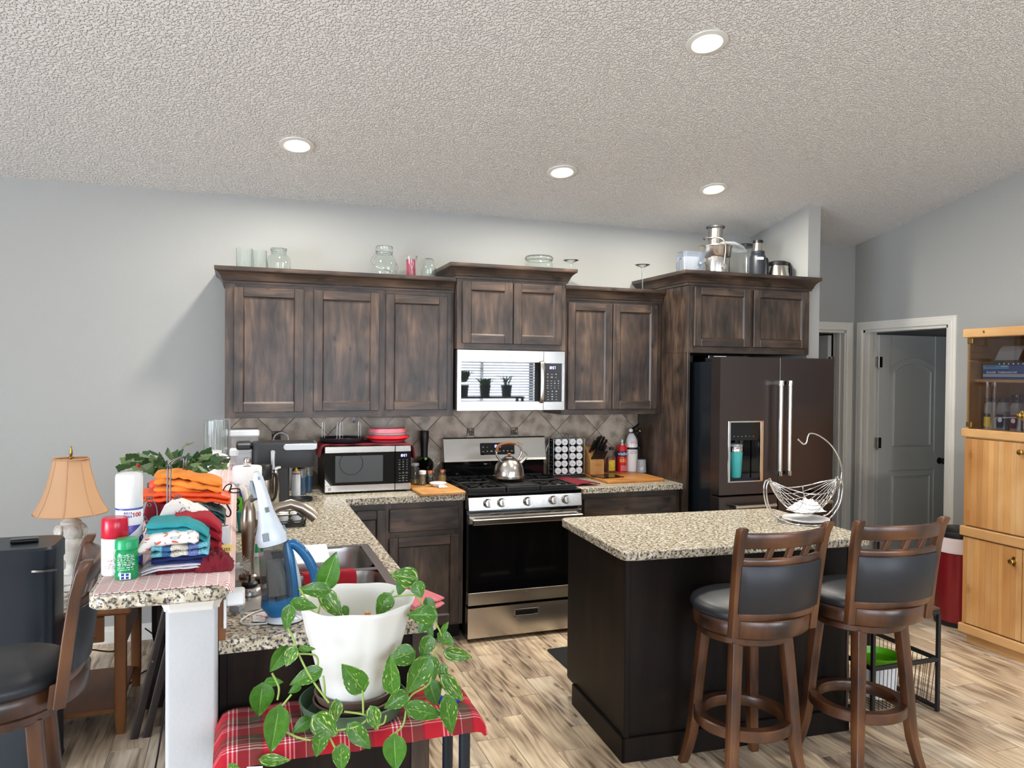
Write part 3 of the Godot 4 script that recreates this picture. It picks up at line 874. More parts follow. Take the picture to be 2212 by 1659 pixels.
	part("slab", plate(rrect(-1.672, 0.004, -1.345, 3.075, 0.045), 1.066, 1.104, 0.004, true), "granite", c, -c.position)
	# island, turned a little against the walls
	c = thing("island", "kitchen island with dark wood panels and speckled overhanging top", "island", Vector3(0.27, 0, 1.575), -3.4)
	part("worktop", plate(rrect(-0.03, -0.03, 1.232, 0.765, 0.05, 6), 0.876, 0.914, 0.003, true), "granite", c)
	pbox("body", "alder_dark", c, Vector3(0.012, 0.09, 0.0), Vector3(1.14, 0.876, 0.7), 0.002)
	pbox("plinth", "alder_dark", c, Vector3(0.03, 0.0, 0.1), Vector3(1.14, 0.092, 0.7), 0.002)
	pbox("corner_trim", "alder_dark", c, Vector3(0.004, 0.0, 0.688), Vector3(0.03, 0.876, 0.71), 0.003)
	pbox("side_panel", "alder_dark", c, Vector3(0.008, 0.1, 0.004), Vector3(0.013, 0.876, 0.69), 0.001)
	pbox("base_board", "alder_dark", c, Vector3(-0.006, 0.0, 0.11), Vector3(0.012, 0.105, 0.718), 0.003)
	pbox("base_board", "alder_dark", c, Vector3(-0.006, 0.0, 0.7), Vector3(1.15, 0.105, 0.718), 0.003)
	pbox("end_panel", "alder", c, Vector3(1.14, 0.0, 0.0), Vector3(1.152, 0.876, 0.705), 0.002)
	for d in [[0.02, 0.37], [0.385, 0.755], [0.77, 1.13]]: panel_door(c, d[0], d[1], 0.12, 0.86, -0.02).rotation_degrees.y = 180
	backsplash()
func backsplash() -> void:
	# diagonal stone tiles between the counter and the upper cabinets, small mosaic squares at some corners
	var w: Node3D = get_node("wall_back")
	var bed := pbox("tile_bed", "tile_grout", w, Vector3(-1.37, 0.914, 0.0005), Vector3(1.5415, 1.43, 0.004), 0)
	var area := PackedVector2Array([Vector2(-1.37, 0.915), Vector2(1.5415, 0.915), Vector2(1.5415, 1.43), Vector2(-1.37, 1.43)])
	var hd := 0.1635 # half diagonal
	for i in range(-6, 8):
		for j in range(-1, 3):
			var c := Vector2(TX + hd * 2 * i + (hd if j % 2 != 0 else 0.0), TY + hd * j)
			var g := hd - 0.0022
			var d := PackedVector2Array([c + Vector2(g, 0), c + Vector2(0, g), c + Vector2(-g, 0), c + Vector2(0, -g)])
			for cut in Geometry2D.intersect_polygons(d, area):
				var hole := false
				var pieces := [cut]
				for m in MOS:
					var sq := PackedVector2Array([m + Vector2(-0.027, -0.027), m + Vector2(0.027, -0.027), m + Vector2(0.027, 0.027), m + Vector2(-0.027, 0.027)])
					var nextp := []
					for q in pieces: nextp.append_array(Geometry2D.clip_polygons(q, sq))
					pieces = nextp
				for q in pieces:
					if q.size() < 3 or absf(signed_area(q)) < 0.0008: continue
					part("tile", slab(q, 0.004, 0.0095, 0.0015), "tile_%d" % (rng.randi() % 4), w)
	for m in MOS:
		for a in 3:
			for b in 3:
				var q: Vector2 = m + Vector2(a - 1, b - 1) * 0.0165
				pbox("mosaic_tile", "mosaic_%d" % (rng.randi() % 3), w, Vector3(q.x - 0.0075, q.y - 0.0075, 0.004), Vector3(q.x + 0.0075, q.y + 0.0075, 0.009), 0.001)
const TX := 0.3785
const TY := 1.243
const MOS := [Vector2(0.215, 1.243), Vector2(0.542, 1.243), Vector2(-1.093, 1.243)]
# ---------- appliances ----------
func digits(s: String, h: float, parent, at: Vector3, lean := 0.1) -> void:
	# seven-segment figures as glowing bars
	var on := {"0": "abcdef", "1": "bc", "2": "abged", "3": "abgcd", "4": "fgbc", "5": "afgcd", "6": "afgedc", "7": "abc", "8": "abcdefg", "9": "abcdfg"}
	var st := new_st()
	var x := 0.0
	var w := h * 0.5
	var k := h * 0.12
	for ch in s:
		if ch == ":":
			for y in [0.3, 0.7]: add_box(st, Vector3(x, h * y - k / 2, 0), Vector3(x + k, h * y + k / 2, 0.0006))
			x += k * 2.2
			continue
		for c in on[ch]:
			var r: Array = {"a": [0, h - k, w, h], "b": [w - k, h / 2, w, h], "c": [w - k, 0, w, h / 2], "d": [0, 0, w, k], "e": [0, 0, k, h / 2], "f": [0, h / 2, k, h], "g": [0, h / 2 - k / 2, w, h / 2 + k / 2]}[c]
			add_box(st, Vector3(x + r[0] + r[1] * lean, r[1], 0), Vector3(x + r[2] + r[1] * lean, r[3], 0.0006))
		x += w + k * 1.4
	part("clock_display", done(st), "display_glow", parent, at - Vector3(x / 2, h / 2, 0))
func keypad(parent, x: float, y: float, z: float, nx: int, ny: int, dx: float, dy: float, h: float, m := "print_grey") -> void:
	# small printed key legends
	var st := new_st()
	var r := RandomNumberGenerator.new(); r.seed = nx * 31 + ny
	for j in ny:
		for i in nx:
			var w := h * r.randf_range(1.2, 2.6)
			add_box(st, Vector3(x + i * dx - w / 2, y - j * dy - h / 2, z), Vector3(x + i * dx + w / 2, y - j * dy - h / 6, z + 0.0004))
			if r.randf() < 0.6: add_box(st, Vector3(x + i * dx - w / 3, y - j * dy + h / 6, z), Vector3(x + i * dx + w / 3, y - j * dy + h / 2, z + 0.0004))
	part("key_legends", done(st), m, parent)
func badge(parent, at: Vector3, r: float) -> void:
	var st := new_st()
	add_tube(st, hoop(Vector3.ZERO, r, 28, Basis(Vector3.RIGHT, PI / 2)), r * 0.07, 6, true)
	add_tube(st, hoop(Vector3.ZERO, r * 0.72, 24, Basis(Vector3.RIGHT, PI / 2)), r * 0.05, 6, true)
	for s in [-1.0, 1.0]:
		add_tube(st, smooth_path([Vector3(s * 0.05, 0.35, 0) * r, Vector3(s * 0.35, 0.3, 0) * r, Vector3(s * 0.4, 0, 0) * r, Vector3(s * 0.3, -0.35, 0) * r, Vector3(s * 0.1, -0.2, 0) * r]), r * 0.05, 5)
	var b := part("badge", lathe([[0, 0], [r, 0], [r, 0.0015], [0, 0.0015]], 28), "steel", parent, at, Vector3(90, 0, 0))
	part("monogram", done(st), "steel_dark", b, Vector3(0, 0.0015, 0), Vector3(-90, 0, 0))
func build_appliances() -> void:
	# ---- gas range ----
	var t := thing("gas_range", "stainless steel gas range with black oven glass and five knobs", "stove", Vector3(0.0, 0, 0.02))
	var o := t.position
	pbox("body", "black_gloss", t, Vector3(0.004, 0.04, 0.0), Vector3(0.758, 0.905, 0.62), 0.003)
	for x in [0.05, 0.71]:
		for z in [0.06, 0.58]: part("foot", lathe([[0, 0], [0.018, 0], [0.018, 0.01], [0.01, 0.014], [0.01, 0.042], [0, 0.042]], 12), "black_plastic", t, Vector3(x, 0, z))
	# drawer with inset pull
	var dr := part("drawer", boxes([[Vector3(0.002, 0.028, 0.62), Vector3(0.308, 0.214, 0.68)], [Vector3(0.468, 0.028, 0.62), Vector3(0.76, 0.214, 0.68)], [Vector3(0.308, 0.028, 0.62), Vector3(0.468, 0.137, 0.68)], [Vector3(0.308, 0.182, 0.62), Vector3(0.468, 0.214, 0.68)]]), "steel", t)
	part("pull_recess", boxes([[Vector3(0.31, 0.138, 0.63), Vector3(0.466, 0.181, 0.636)]]), "steel_dark", dr)
	part("pull_lip", boxes([[Vector3(0.306, 0.134, 0.679), Vector3(0.47, 0.146, 0.684)], [Vector3(0.306, 0.178, 0.679), Vector3(0.47, 0.184, 0.684)], [Vector3(0.306, 0.134, 0.679), Vector3(0.312, 0.184, 0.684)], [Vector3(0.464, 0.134, 0.679), Vector3(0.47, 0.184, 0.684)]], 0.001), "steel", dr)
	# oven door
	var d := hold("oven_door", t)
	pbox("lower_band", "steel", d, Vector3(0.004, 0.23, 0.63), Vector3(0.758, 0.308, 0.68), 0.002)
	pbox("door_glass", "black_gloss", d, Vector3(0.004, 0.308, 0.63), Vector3(0.758, 0.732, 0.678), 0.002)
	pbox("upper_band", "steel", d, Vector3(0.004, 0.732, 0.63), Vector3(0.758, 0.792, 0.68), 0.002)
	for v in [[0.14, 0.2], [0.23, 0.37], [0.4, 0.54], [0.57, 0.63]]: pbox("vent_slot", "black_matte", d, Vector3(v[0], 0.781, 0.675), Vector3(v[1], 0.787, 0.6806), 0)
	var hb := part("door_handle", bx(Vector3(0.735, 0.036, 0.016), 0.006), "steel", d, Vector3(0.381, 0.752, 0.728))
	for x in [0.03, 0.732]: pbox("handle_bracket", "steel", d, Vector3(x - 0.012, 0.737, 0.68), Vector3(x + 0.012, 0.767, 0.722), 0.002)
	badge(d, Vector3(0.384, 0.277, 0.68), 0.017)
	# control panel leaning back, knobs
	var pp := PackedVector2Array([Vector2(0.0, 0.815), Vector2(0.68, 0.815), Vector2(0.672, 0.893), Vector2(0.6, 0.893), Vector2(0.6, 0.815)])
	var prof := PackedVector2Array([Vector2(-0.672, 0.893), Vector2(-0.682, 0.815), Vector2(-0.6, 0.815), Vector2(-0.6, 0.893)])
	var st := new_st()
	add_slab(st, prof, 0.0, 0.762, 0.004, Transform3D(Basis(Vector3(0, 0, -1), Vector3(0, 1, 0), Vector3(1, 0, 0)), Vector3.ZERO))
	part("control_panel", done(st), "steel", t)
	for x in [0.125, 0.215, 0.387, 0.56, 0.65]:
		var k := part("knob", lathe([[0, 0], [0.028, 0], [0.028, 0.006], [0.0245, 0.01], [0.0235, 0.026], [0.021, 0.029], [0, 0.029]], 28), "steel", t, Vector3(x, 0.857, 0.678), Vector3(83, 0, 0))
		part("knob_grip", bx(Vector3(0.011, 0.008, 0.043), 0.002), "steel", k, Vector3(0, 0.031, 0))
		part("pointer", bx(Vector3(0.003, 0.001, 0.03), 0), "steel_dark", k, Vector3(0, 0.0355, 0))
	# cooktop pan with raised lip, burners, continuous grates, griddle in the middle
	part("cooktop", boxes([[Vector3(0.0, 0.893, 0.02), Vector3(0.762, 0.912, 0.672)], [Vector3(0.0, 0.912, 0.64), Vector3(0.762, 0.92, 0.674)], [Vector3(0.0, 0.912, 0.02), Vector3(0.016, 0.92, 0.66)], [Vector3(0.746, 0.912, 0.02), Vector3(0.762, 0.92, 0.66)]], 0.004), "black_gloss", t)
	for b in [[0.14, 0.17], [0.14, 0.48], [0.62, 0.17], [0.62, 0.48], [0.381, 0.32]]:
		part("burner", lathe([[0, 0], [0.05, 0], [0.052, 0.006], [0.044, 0.008], [0.044, 0.014], [0.036, 0.019], [0, 0.02]], 24), "black_matte", t, Vector3(b[0], 0.912, b[1]))
	for g in [[0.018, 0.262], [0.27, 0.492], [0.5, 0.744]]:
		st = new_st()
		var y := 0.942
		var x0: float = g[0] + 0.008; var x1: float = g[1] - 0.008
		for x in [x0, x1]: add_box(st, Vector3(x - 0.007, y - 0.012, 0.045), Vector3(x + 0.007, y, 0.618), 0.002)
		for z in [0.05, 0.33, 0.612]: add_box(st, Vector3(x0, y - 0.012, z - 0.007), Vector3(x1, y, z + 0.007), 0.002)
		for z in [0.05, 0.612]:
			for x in [x0, x1]: add_box(st, Vector3(x - 0.008, 0.912, z - 0.008), Vector3(x + 0.008, y, z + 0.008), 0.002)
		add_box(st, Vector3(x0, y - 0.026, 0.609), Vector3(x1, y - 0.006, 0.618), 0.002)
		if g[0] != 0.27:
			for cz in [0.18, 0.475]:
				var cx := (x0 + x1) / 2
				for a in 6:
					var dirv := Vector3(cos(TAU * a / 6.0 + 0.5), 0, sin(TAU * a / 6.0 + 0.5))
					var xf := Transform3D(Basis(Vector3.UP, -(TAU * a / 6.0 + 0.5)), Vector3(cx, y - 0.005, cz))
					add_box(st, Vector3(0.022, -0.005, -0.004), Vector3(0.1, 0.006, 0.004), 0.0015, xf)
		else:
			for x in range(1, 5): add_box(st, Vector3(lerpf(x0, x1, x / 5.0) - 0.004, y - 0.012, 0.05), Vector3(lerpf(x0, x1, x / 5.0) + 0.004, y, 0.61), 0.001)
		part("grate", done(st), "iron", t)
	pbox("griddle_plate", "iron", t, Vector3(0.283, 0.9425, 0.36), Vector3(0.479, 0.9475, 0.6), 0.002)
	# backguard
	pbox("back_lower", "black_gloss", t, Vector3(0.01, 0.905, 0.0), Vector3(0.752, 1.05, 0.045), 0.006)
	var bp := PackedVector2Array([Vector2(-0.09, 1.045), Vector2(-0.085, 1.06), Vector2(-0.055, 1.2), Vector2(-0.045, 1.208), Vector2(-0.01, 1.205), Vector2(-0.005, 1.04)])
	st = new_st()
	add_slab(st, bp, 0.002, 0.76, 0.003, Transform3D(Basis(Vector3(0, 0, -1), Vector3(0, 1, 0), Vector3(1, 0, 0)), Vector3(0, 0, -0.015)))
	part("backguard", done(st), "steel", t)
	var cp := hold("clock_panel", t, Vector3(0.393, 1.127, 0.056), Vector3(-12, 0, 0))
	part("panel_glass", slab(rrect(-0.127, -0.042, 0.127, 0.042, 0.008), -0.006, 0.002, 0.001), "black_gloss", cp)
	digits("10:57", 0.018, cp, Vector3(0.0, 0.018, 0.0024))
	keypad(cp, -0.105, -0.016, 0.0022, 8, 1, 0.03, 0.02, 0.007, "print_white")
	keypad(cp, -0.105, 0.014, 0.0022, 2, 1, 0.03, 0.02, 0.006, "print_white")
	# ---- microwave over the range ----
	t = thing("hood_microwave", "stainless over-the-range microwave mirroring the window", "microwave", Vector3(0.0, 1.41, 0.0))
	pbox("body", "black_plastic", t, Vector3(0.003, 0.012, 0.003), Vector3(0.757, 0.398, 0.385), 0.003)
	pbox("vent_grille", "black_matte", t, Vector3(0.22, -0.002, 0.06), Vector3(0.54, 0.02, 0.37), 0.002)
	pbox("underside", "steel", t, Vector3(0.002, 0.004, 0.3), Vector3(0.6, 0.014, 0.4), 0.001)
	d = hold("door", t)
	part("door_frame", boxes([[Vector3(0.003, 0.003, 0.385), Vector3(0.602, 0.062, 0.412)], [Vector3(0.003, 0.322, 0.385), Vector3(0.602, 0.398, 0.412)], [Vector3(0.003, 0.062, 0.385), Vector3(0.03, 0.322, 0.412)]], 0.001), "steel", d)
	part("door_glass", slab(rrect(0.03, 0.062, 0.54, 0.322, 0.003), 0.388, 0.411, 0.001), "mirror_glass", d)
	pbox("pocket", "black_matte", d, Vector3(0.539, 0.062, 0.385), Vector3(0.602, 0.322, 0.392), 0)
	part("handle", tube(smooth_path([Vector3(0.588, 0.06, 0.414), Vector3(0.588, 0.075, 0.432), Vector3(0.588, 0.19, 0.438), Vector3(0.588, 0.31, 0.432), Vector3(0.588, 0.324, 0.414)], 5), 0.017, 12, false, 0.6), "steel", d)
	badge(d, Vector3(0.382, 0.36, 0.412), 0.017)
	var c := hold("control_side", t)
	part("control_frame", boxes([[Vector3(0.605, 0.003, 0.385), Vector3(0.757, 0.06, 0.412)], [Vector3(0.605, 0.317, 0.385), Vector3(0.757, 0.398, 0.412)], [Vector3(0.736, 0.06, 0.385), Vector3(0.757, 0.317, 0.412)], [Vector3(0.604, 0.06, 0.385), Vector3(0.611, 0.317, 0.412)]], 0.001), "steel", c)
	part("control_glass", slab(rrect(0.61, 0.06, 0.736, 0.317, 0.004), 0.388, 0.4125, 0.001), "charcoal", c)
	digits("10:57", 0.017, c, Vector3(0.665, 0.288, 0.4128))
	keypad(c, 0.632, 0.245, 0.4128, 3, 2, 0.03, 0.02, 0.006, "print_white")
	keypad(c, 0.632, 0.2, 0.4128, 4, 4, 0.026, 0.016, 0.005, "print_white")
	keypad(c, 0.636, 0.13, 0.4128, 3, 4, 0.03, 0.018, 0.006, "print_white")
	# ---- microwave on the counter ----
	t = thing("countertop_microwave", "black and stainless countertop microwave under a red cloth", "microwave", Vector3(-0.831, 0.914, 0.02), 0.0)
	var w := 0.528
	for x in [0.04, w - 0.04]:
		for z in [0.06, 0.38]: part("foot", lathe([[0, 0], [0.015, 0], [0.013, 0.012], [0, 0.012]], 12), "black_plastic", t, Vector3(x, 0, z))
	pbox("body", "black_plastic", t, Vector3(0, 0.011, 0), Vector3(w, 0.288, 0.41), 0.004)
	for k in 6: pbox("vent_slot", "black_matte", t, Vector3(-0.0006, 0.05 + k * 0.009, 0.3), Vector3(0.002, 0.054 + k * 0.009, 0.36), 0)
	d = hold("door", t)
	part("door_face", boxes([[Vector3(0, 0.05, 0.41), Vector3(0.426, 0.25, 0.43)]], 0.002), "black_gloss", d)
	pbox("top_band", "steel", d, Vector3(0, 0.25, 0.41), Vector3(0.426, 0.288, 0.432), 0.002)
	pbox("bottom_band", "steel", d, Vector3(0, 0.012, 0.41), Vector3(0.426, 0.052, 0.432), 0.002)
	part("corner_chamfer", slab(PackedVector2Array([Vector2(0.001, 0.052), Vector2(0.035, 0.052), Vector2(0.001, 0.095)]), 0.429, 0.4318), "steel", d)
	part("window_screen", slab(rrect(0.062, 0.07, 0.352, 0.232, 0.003), 0.4295, 0.4306), "screen_mesh", d)
	part("vent_ring", tube(hoop(Vector3(0.158, 0.186, 0.4306), 0.07, 40, Basis(Vector3.RIGHT, PI / 2)), 0.0016, 5, true), "black_plastic", d)
	letters("✕", 0.001, "print_dark", d, Vector3(0.03, 0.03, 0.432)) if false else null
	part("badge", slab(rrect(0.022, 0.024, 0.036, 0.038, 0.003), 0.4318, 0.4326), "print_dark", d)
	part("badge_core", slab(rrect(0.0245, 0.0265, 0.0335, 0.0355, 0.002), 0.4325, 0.4329), "steel", d)
	c = hold("control_side", t)
	pbox("control_face", "black_gloss", c, Vector3(0.429, 0.05, 0.41), Vector3(w, 0.25, 0.43), 0.002)
	pbox("top_band", "steel", c, Vector3(0.429, 0.25, 0.41), Vector3(w, 0.288, 0.432), 0.002)
	pbox("door_button", "steel", c, Vector3(0.429, 0.012, 0.41), Vector3(w, 0.052, 0.432), 0.002)
	part("button_edge", boxes([[Vector3(0.44, 0.02, 0.4318), Vector3(0.515, 0.021, 0.4325)], [Vector3(0.44, 0.044, 0.4318), Vector3(0.515, 0.045, 0.4325)], [Vector3(0.44, 0.02, 0.4318), Vector3(0.441, 0.045, 0.4325)], [Vector3(0.514, 0.02, 0.4318), Vector3(0.515, 0.045, 0.4325)]]), "steel_dark", c)
	digits("10:57", 0.015, c, Vector3(0.48, 0.226, 0.4305))
	keypad(c, 0.455, 0.2, 0.4302, 3, 5, 0.024, 0.015, 0.006)
	keypad(c, 0.457, 0.118, 0.4302, 3, 4, 0.022, 0.016, 0.008)
	# ---- refrigerator ----
	t = thing("refrigerator", "black stainless french door refrigerator with two long bar handles", "refrigerator", Vector3(1.585, 0, 0.06))
	o = t.position
	pbox("case", "fridge_side", t, Vector3(1.602, 0.02, 0.06) - o, Vector3(2.485, 1.745, 0.885) - o, 0.004)
	pbox("gasket", "black_matte", t, Vector3(1.6, 0.06, 0.884) - o, Vector3(2.487, 1.74, 0.903) - o, 0.001)
	pbox("gasket", "black_matte", t, Vector3(2.042, 0.88, 0.9) - o, Vector3(2.051, 1.765, 0.985) - o, 0)
	for x in [1.64, 2.44]:
		var hc := pbox("hinge_cover", "black_plastic", t, Vector3(x - 0.03, 1.744, 0.79) - o, Vector3(x + 0.05, 1.772, 0.93) - o, 0.004)
	pbox("hinge_label", "print_white", t, Vector3(1.615, 1.75, 0.9305) - o, Vector3(1.65, 1.766, 0.9315) - o, 0)
	for s in [[1.587, 2.043, true], [2.05, 2.5, false]]:
		d = hold("door", t)
		var z0 := 0.9 - o.z; var z1 := 1.0 - o.z
		var x0: float = s[0] - o.x; var x1: float = s[1] - o.x
		if s[2]:
			# built round the dispenser opening
			var dx0 := 1.655 - o.x; var dx1 := 1.92 - o.x
			part("door_skin", boxes([[Vector3(x0, 0.885, z0), Vector3(dx0, 1.777, z1)], [Vector3(dx1, 0.885, z0), Vector3(x1, 1.777, z1)], [Vector3(dx0, 0.885, z0), Vector3(dx1, 0.968, z1)], [Vector3(dx0, 1.358, z0), Vector3(dx1, 1.777, z1)]]), "black_steel", d)
			var dp := part("dispenser", boxes([[Vector3(dx0, 0.968, z0), Vector3(dx1, 1.358, z0 + 0.004)], [Vector3(dx0 + 0.01, 1.235, z0), Vector3(dx1 - 0.01, 1.35, z1 - 0.012)], [Vector3(dx0, 0.968, z0), Vector3(dx1, 0.99, z1 - 0.005)]]), "black_gloss", t)
			part("dispenser_frame", boxes([[Vector3(dx0 - 0.004, 0.964, z1 - 0.09), Vector3(dx0 + 0.014, 1.362, z1 + 0.003)], [Vector3(dx1 - 0.02, 0.964, z1 - 0.09), Vector3(dx1 + 0.004, 1.362, z1 + 0.003)], [Vector3(dx0, 0.964, z1 - 0.02), Vector3(dx1, 0.972, z1 + 0.003)], [Vector3(dx0, 1.352, z1 - 0.02), Vector3(dx1, 1.362, z1 + 0.003)]], 0.001), "chrome", dp)
			keypad(dp, dx0 + 0.05, 1.262, z1 - 0.0115, 6, 1, 0.03, 0.01, 0.004, "print_white")
			part("spout", lathe([[0.008, 0.0], [0.016, 0.0], [0.018, 0.03], [0.008, 0.03]], 16), "black_plastic", dp, Vector3((dx0 + dx1) / 2, 1.21, z0 + 0.05))
		else: part("door_skin", boxes([[Vector3(x0, 0.885, z0), Vector3(x1, 1.777, z1)]], 0.004), "black_steel", d)
		var hx := (2.012 if s[2] else 2.085) - o.x
		part("handle", lathe([[0, 1.01], [0.014, 1.01], [0.014, 1.62], [0, 1.62]], 18), "handle_satin", d, Vector3(hx, 0, 1.06 - o.z))
		for y in [1.02, 1.61]:
			part("handle_mount", boxes([[Vector3(hx - 0.014, y - 0.013, z1), Vector3(hx + 0.014, y + 0.013, 1.06 - o.z)]], 0.002), "chrome", d)
			part("handle_collar", lathe([[0, y - 0.016], [0.0165, y - 0.016], [0.0165, y + 0.016], [0, y + 0.016]], 18), "chrome", d, Vector3(hx, 0, 1.06 - o.z))
	for s in [[1.587, 2.043], [2.05, 2.5]]:
		d = hold("drawer", t)
		pbox("drawer_front", "black_steel", d, Vector3(s[0], 0.55, 0.9) - o, Vector3(s[1], 0.872, 1.0) - o, 0.004)
		var y := 0.812
		part("handle", tube([Vector3(s[0] + 0.09, y, 1.05) - o, Vector3(s[1] - 0.05, y, 1.05) - o], 0.011, 14), "handle_satin", d)
		for x in [s[0] + 0.1, s[1] - 0.06]: part("handle_mount", boxes([[Vector3(x - 0.012, y - 0.012, 1.0) - o, Vector3(x + 0.012, y + 0.012, 1.055) - o]], 0.002), "chrome", d)
	d = hold("drawer", t)
	pbox("drawer_front", "black_steel", d, Vector3(1.587, 0.06, 0.9) - o, Vector3(2.5, 0.54, 1.0) - o, 0.004)
	part("handle", tube([Vector3(1.67, 0.47, 1.05) - o, Vector3(2.42, 0.47, 1.05) - o], 0.011, 14), "handle_satin", d)
	pbox("kick_grille", "black_plastic", t, Vector3(1.6, 0.005, 0.8) - o, Vector3(2.49, 0.055, 0.96) - o, 0.002)
# ---------- furniture ----------
func arc_bar(y0: float, y1: float, hw: float, z0: float, bulge: float, th: float, lean := 0.0, n := 14) -> ArrayMesh:
	# a board bent back between the posts, from x = -hw to hw
	var rings := []
	for i in n + 1:
		var x := lerpf(-hw, hw, float(i) / n)
		var z := z0 + bulge * (1.0 - (x / hw) * (x / hw))
		var e := minf(0.004, th * 0.3)
		var r := []
		for p in [[y0, -th / 2 + e], [y0 + e, -th / 2], [y1 - e, -th / 2], [y1, -th / 2 + e], [y1, th / 2 - e], [y1 - e, th / 2], [y0 + e, th / 2], [y0, th / 2 - e]]:
			r.append(Vector3(x, p[0], z + p[1] + lean * (p[0] - y0)))
		rings.append(r)
	return loft(rings)
func square_rod(pts: Array, w: Array, turn := 0.0) -> ArrayMesh:
	# an upright rod of square section through the points, eased corners
	var rings := []
	for i in pts.size(): rings.append(ring(pts[i], w[i] * 0.5, w[i] * 0.5, 16, 7.0, Basis(Vector3.UP, turn)))
	return loft(rings)
func bar_stool(label: String, at: Vector3, turn: float, back_turn: float) -> Node3D:
	var t := thing("bar_stool", label, "bar stool", at, turn, "swivel bar stools")
	for sx in [-1.0, 1.0]:
		for sz in [-1.0, 1.0]:
			var pts := []
			for p in [[0.115, 0.61], [0.125, 0.48], [0.135, 0.34], [0.142, 0.22], [0.150, 0.13], [0.162, 0.06], [0.176, 0.0]]: pts.append(Vector3(sx * p[0], p[1], sz * p[0]))
			part("leg", square_rod(pts, [0.046, 0.045, 0.044, 0.043, 0.041, 0.039, 0.036]), "cherry", t)
	part("foot_ring", lathe([[0.158, 0.228], [0.194, 0.228], [0.199, 0.233], [0.199, 0.268], [0.194, 0.273], [0.158, 0.273], [0.155, 0.268], [0.155, 0.233], [0.158, 0.228]], 48), "cherry", t)
	part("swivel_base", lathe([[0, 0.6], [0.178, 0.6], [0.186, 0.606], [0.187, 0.628], [0.182, 0.634], [0, 0.634]], 40), "cherry", t)
	var s := hold("swivel_seat", t, Vector3.ZERO, Vector3(0, back_turn, 0))
	part("seat_ring", lathe([[0, 0.637], [0.195, 0.637], [0.205, 0.643], [0.208, 0.67], [0.205, 0.694], [0.2, 0.7], [0, 0.7]], 48), "cherry", s)
	part("cushion", lathe([[0, 0.7], [0.205, 0.7], [0.216, 0.708], [0.219, 0.722], [0.213, 0.737], [0.19, 0.75], [0.14, 0.762], [0.07, 0.768], [0, 0.77]], 48), "leather", s)
	for sx in [-1.0, 1.0]:
		var pts := []
		for p in [[0.186, 0.655, 0.175], [0.187, 0.72, 0.183], [0.19, 0.85, 0.198], [0.196, 0.98, 0.215], [0.2, 1.05, 0.232], [0.202, 1.082, 0.246], [0.202, 1.09, 0.252]]: pts.append(Vector3(sx * p[0], p[1], p[2]))
		part("back_post", square_rod(pts, [0.034, 0.036, 0.036, 0.034, 0.034, 0.036, 0.026]), "cherry", s)
	part("top_rail", arc_bar(1.008, 1.068, 0.2, 0.222, 0.05, 0.022, 0.2), "cherry", s)
	part("middle_rail", arc_bar(0.938, 0.968, 0.195, 0.209, 0.05, 0.024, 0.1), "cherry", s)
	for k in 3:
		var x := (k - 1) * 0.085
		var z := 0.262 - absf(x) * 0.1
		part("slat", square_rod([Vector3(x - 0.005, 0.962, z - 0.006), Vector3(x + 0.006, 1.014, z + 0.008)], [0.022, 0.022]), "cherry", s)
	part("back_pad", arc_bar(0.752, 0.942, 0.188, 0.192, 0.05, 0.03, 0.12), "leather", s)
	part("lower_rail", arc_bar(0.722, 0.76, 0.187, 0.186, 0.046, 0.024, 0.1), "cherry", s)
	part("back_block", arc_bar(0.65, 0.722, 0.18, 0.16, 0.07, 0.035, 0.1), "cherry", s)
	return t
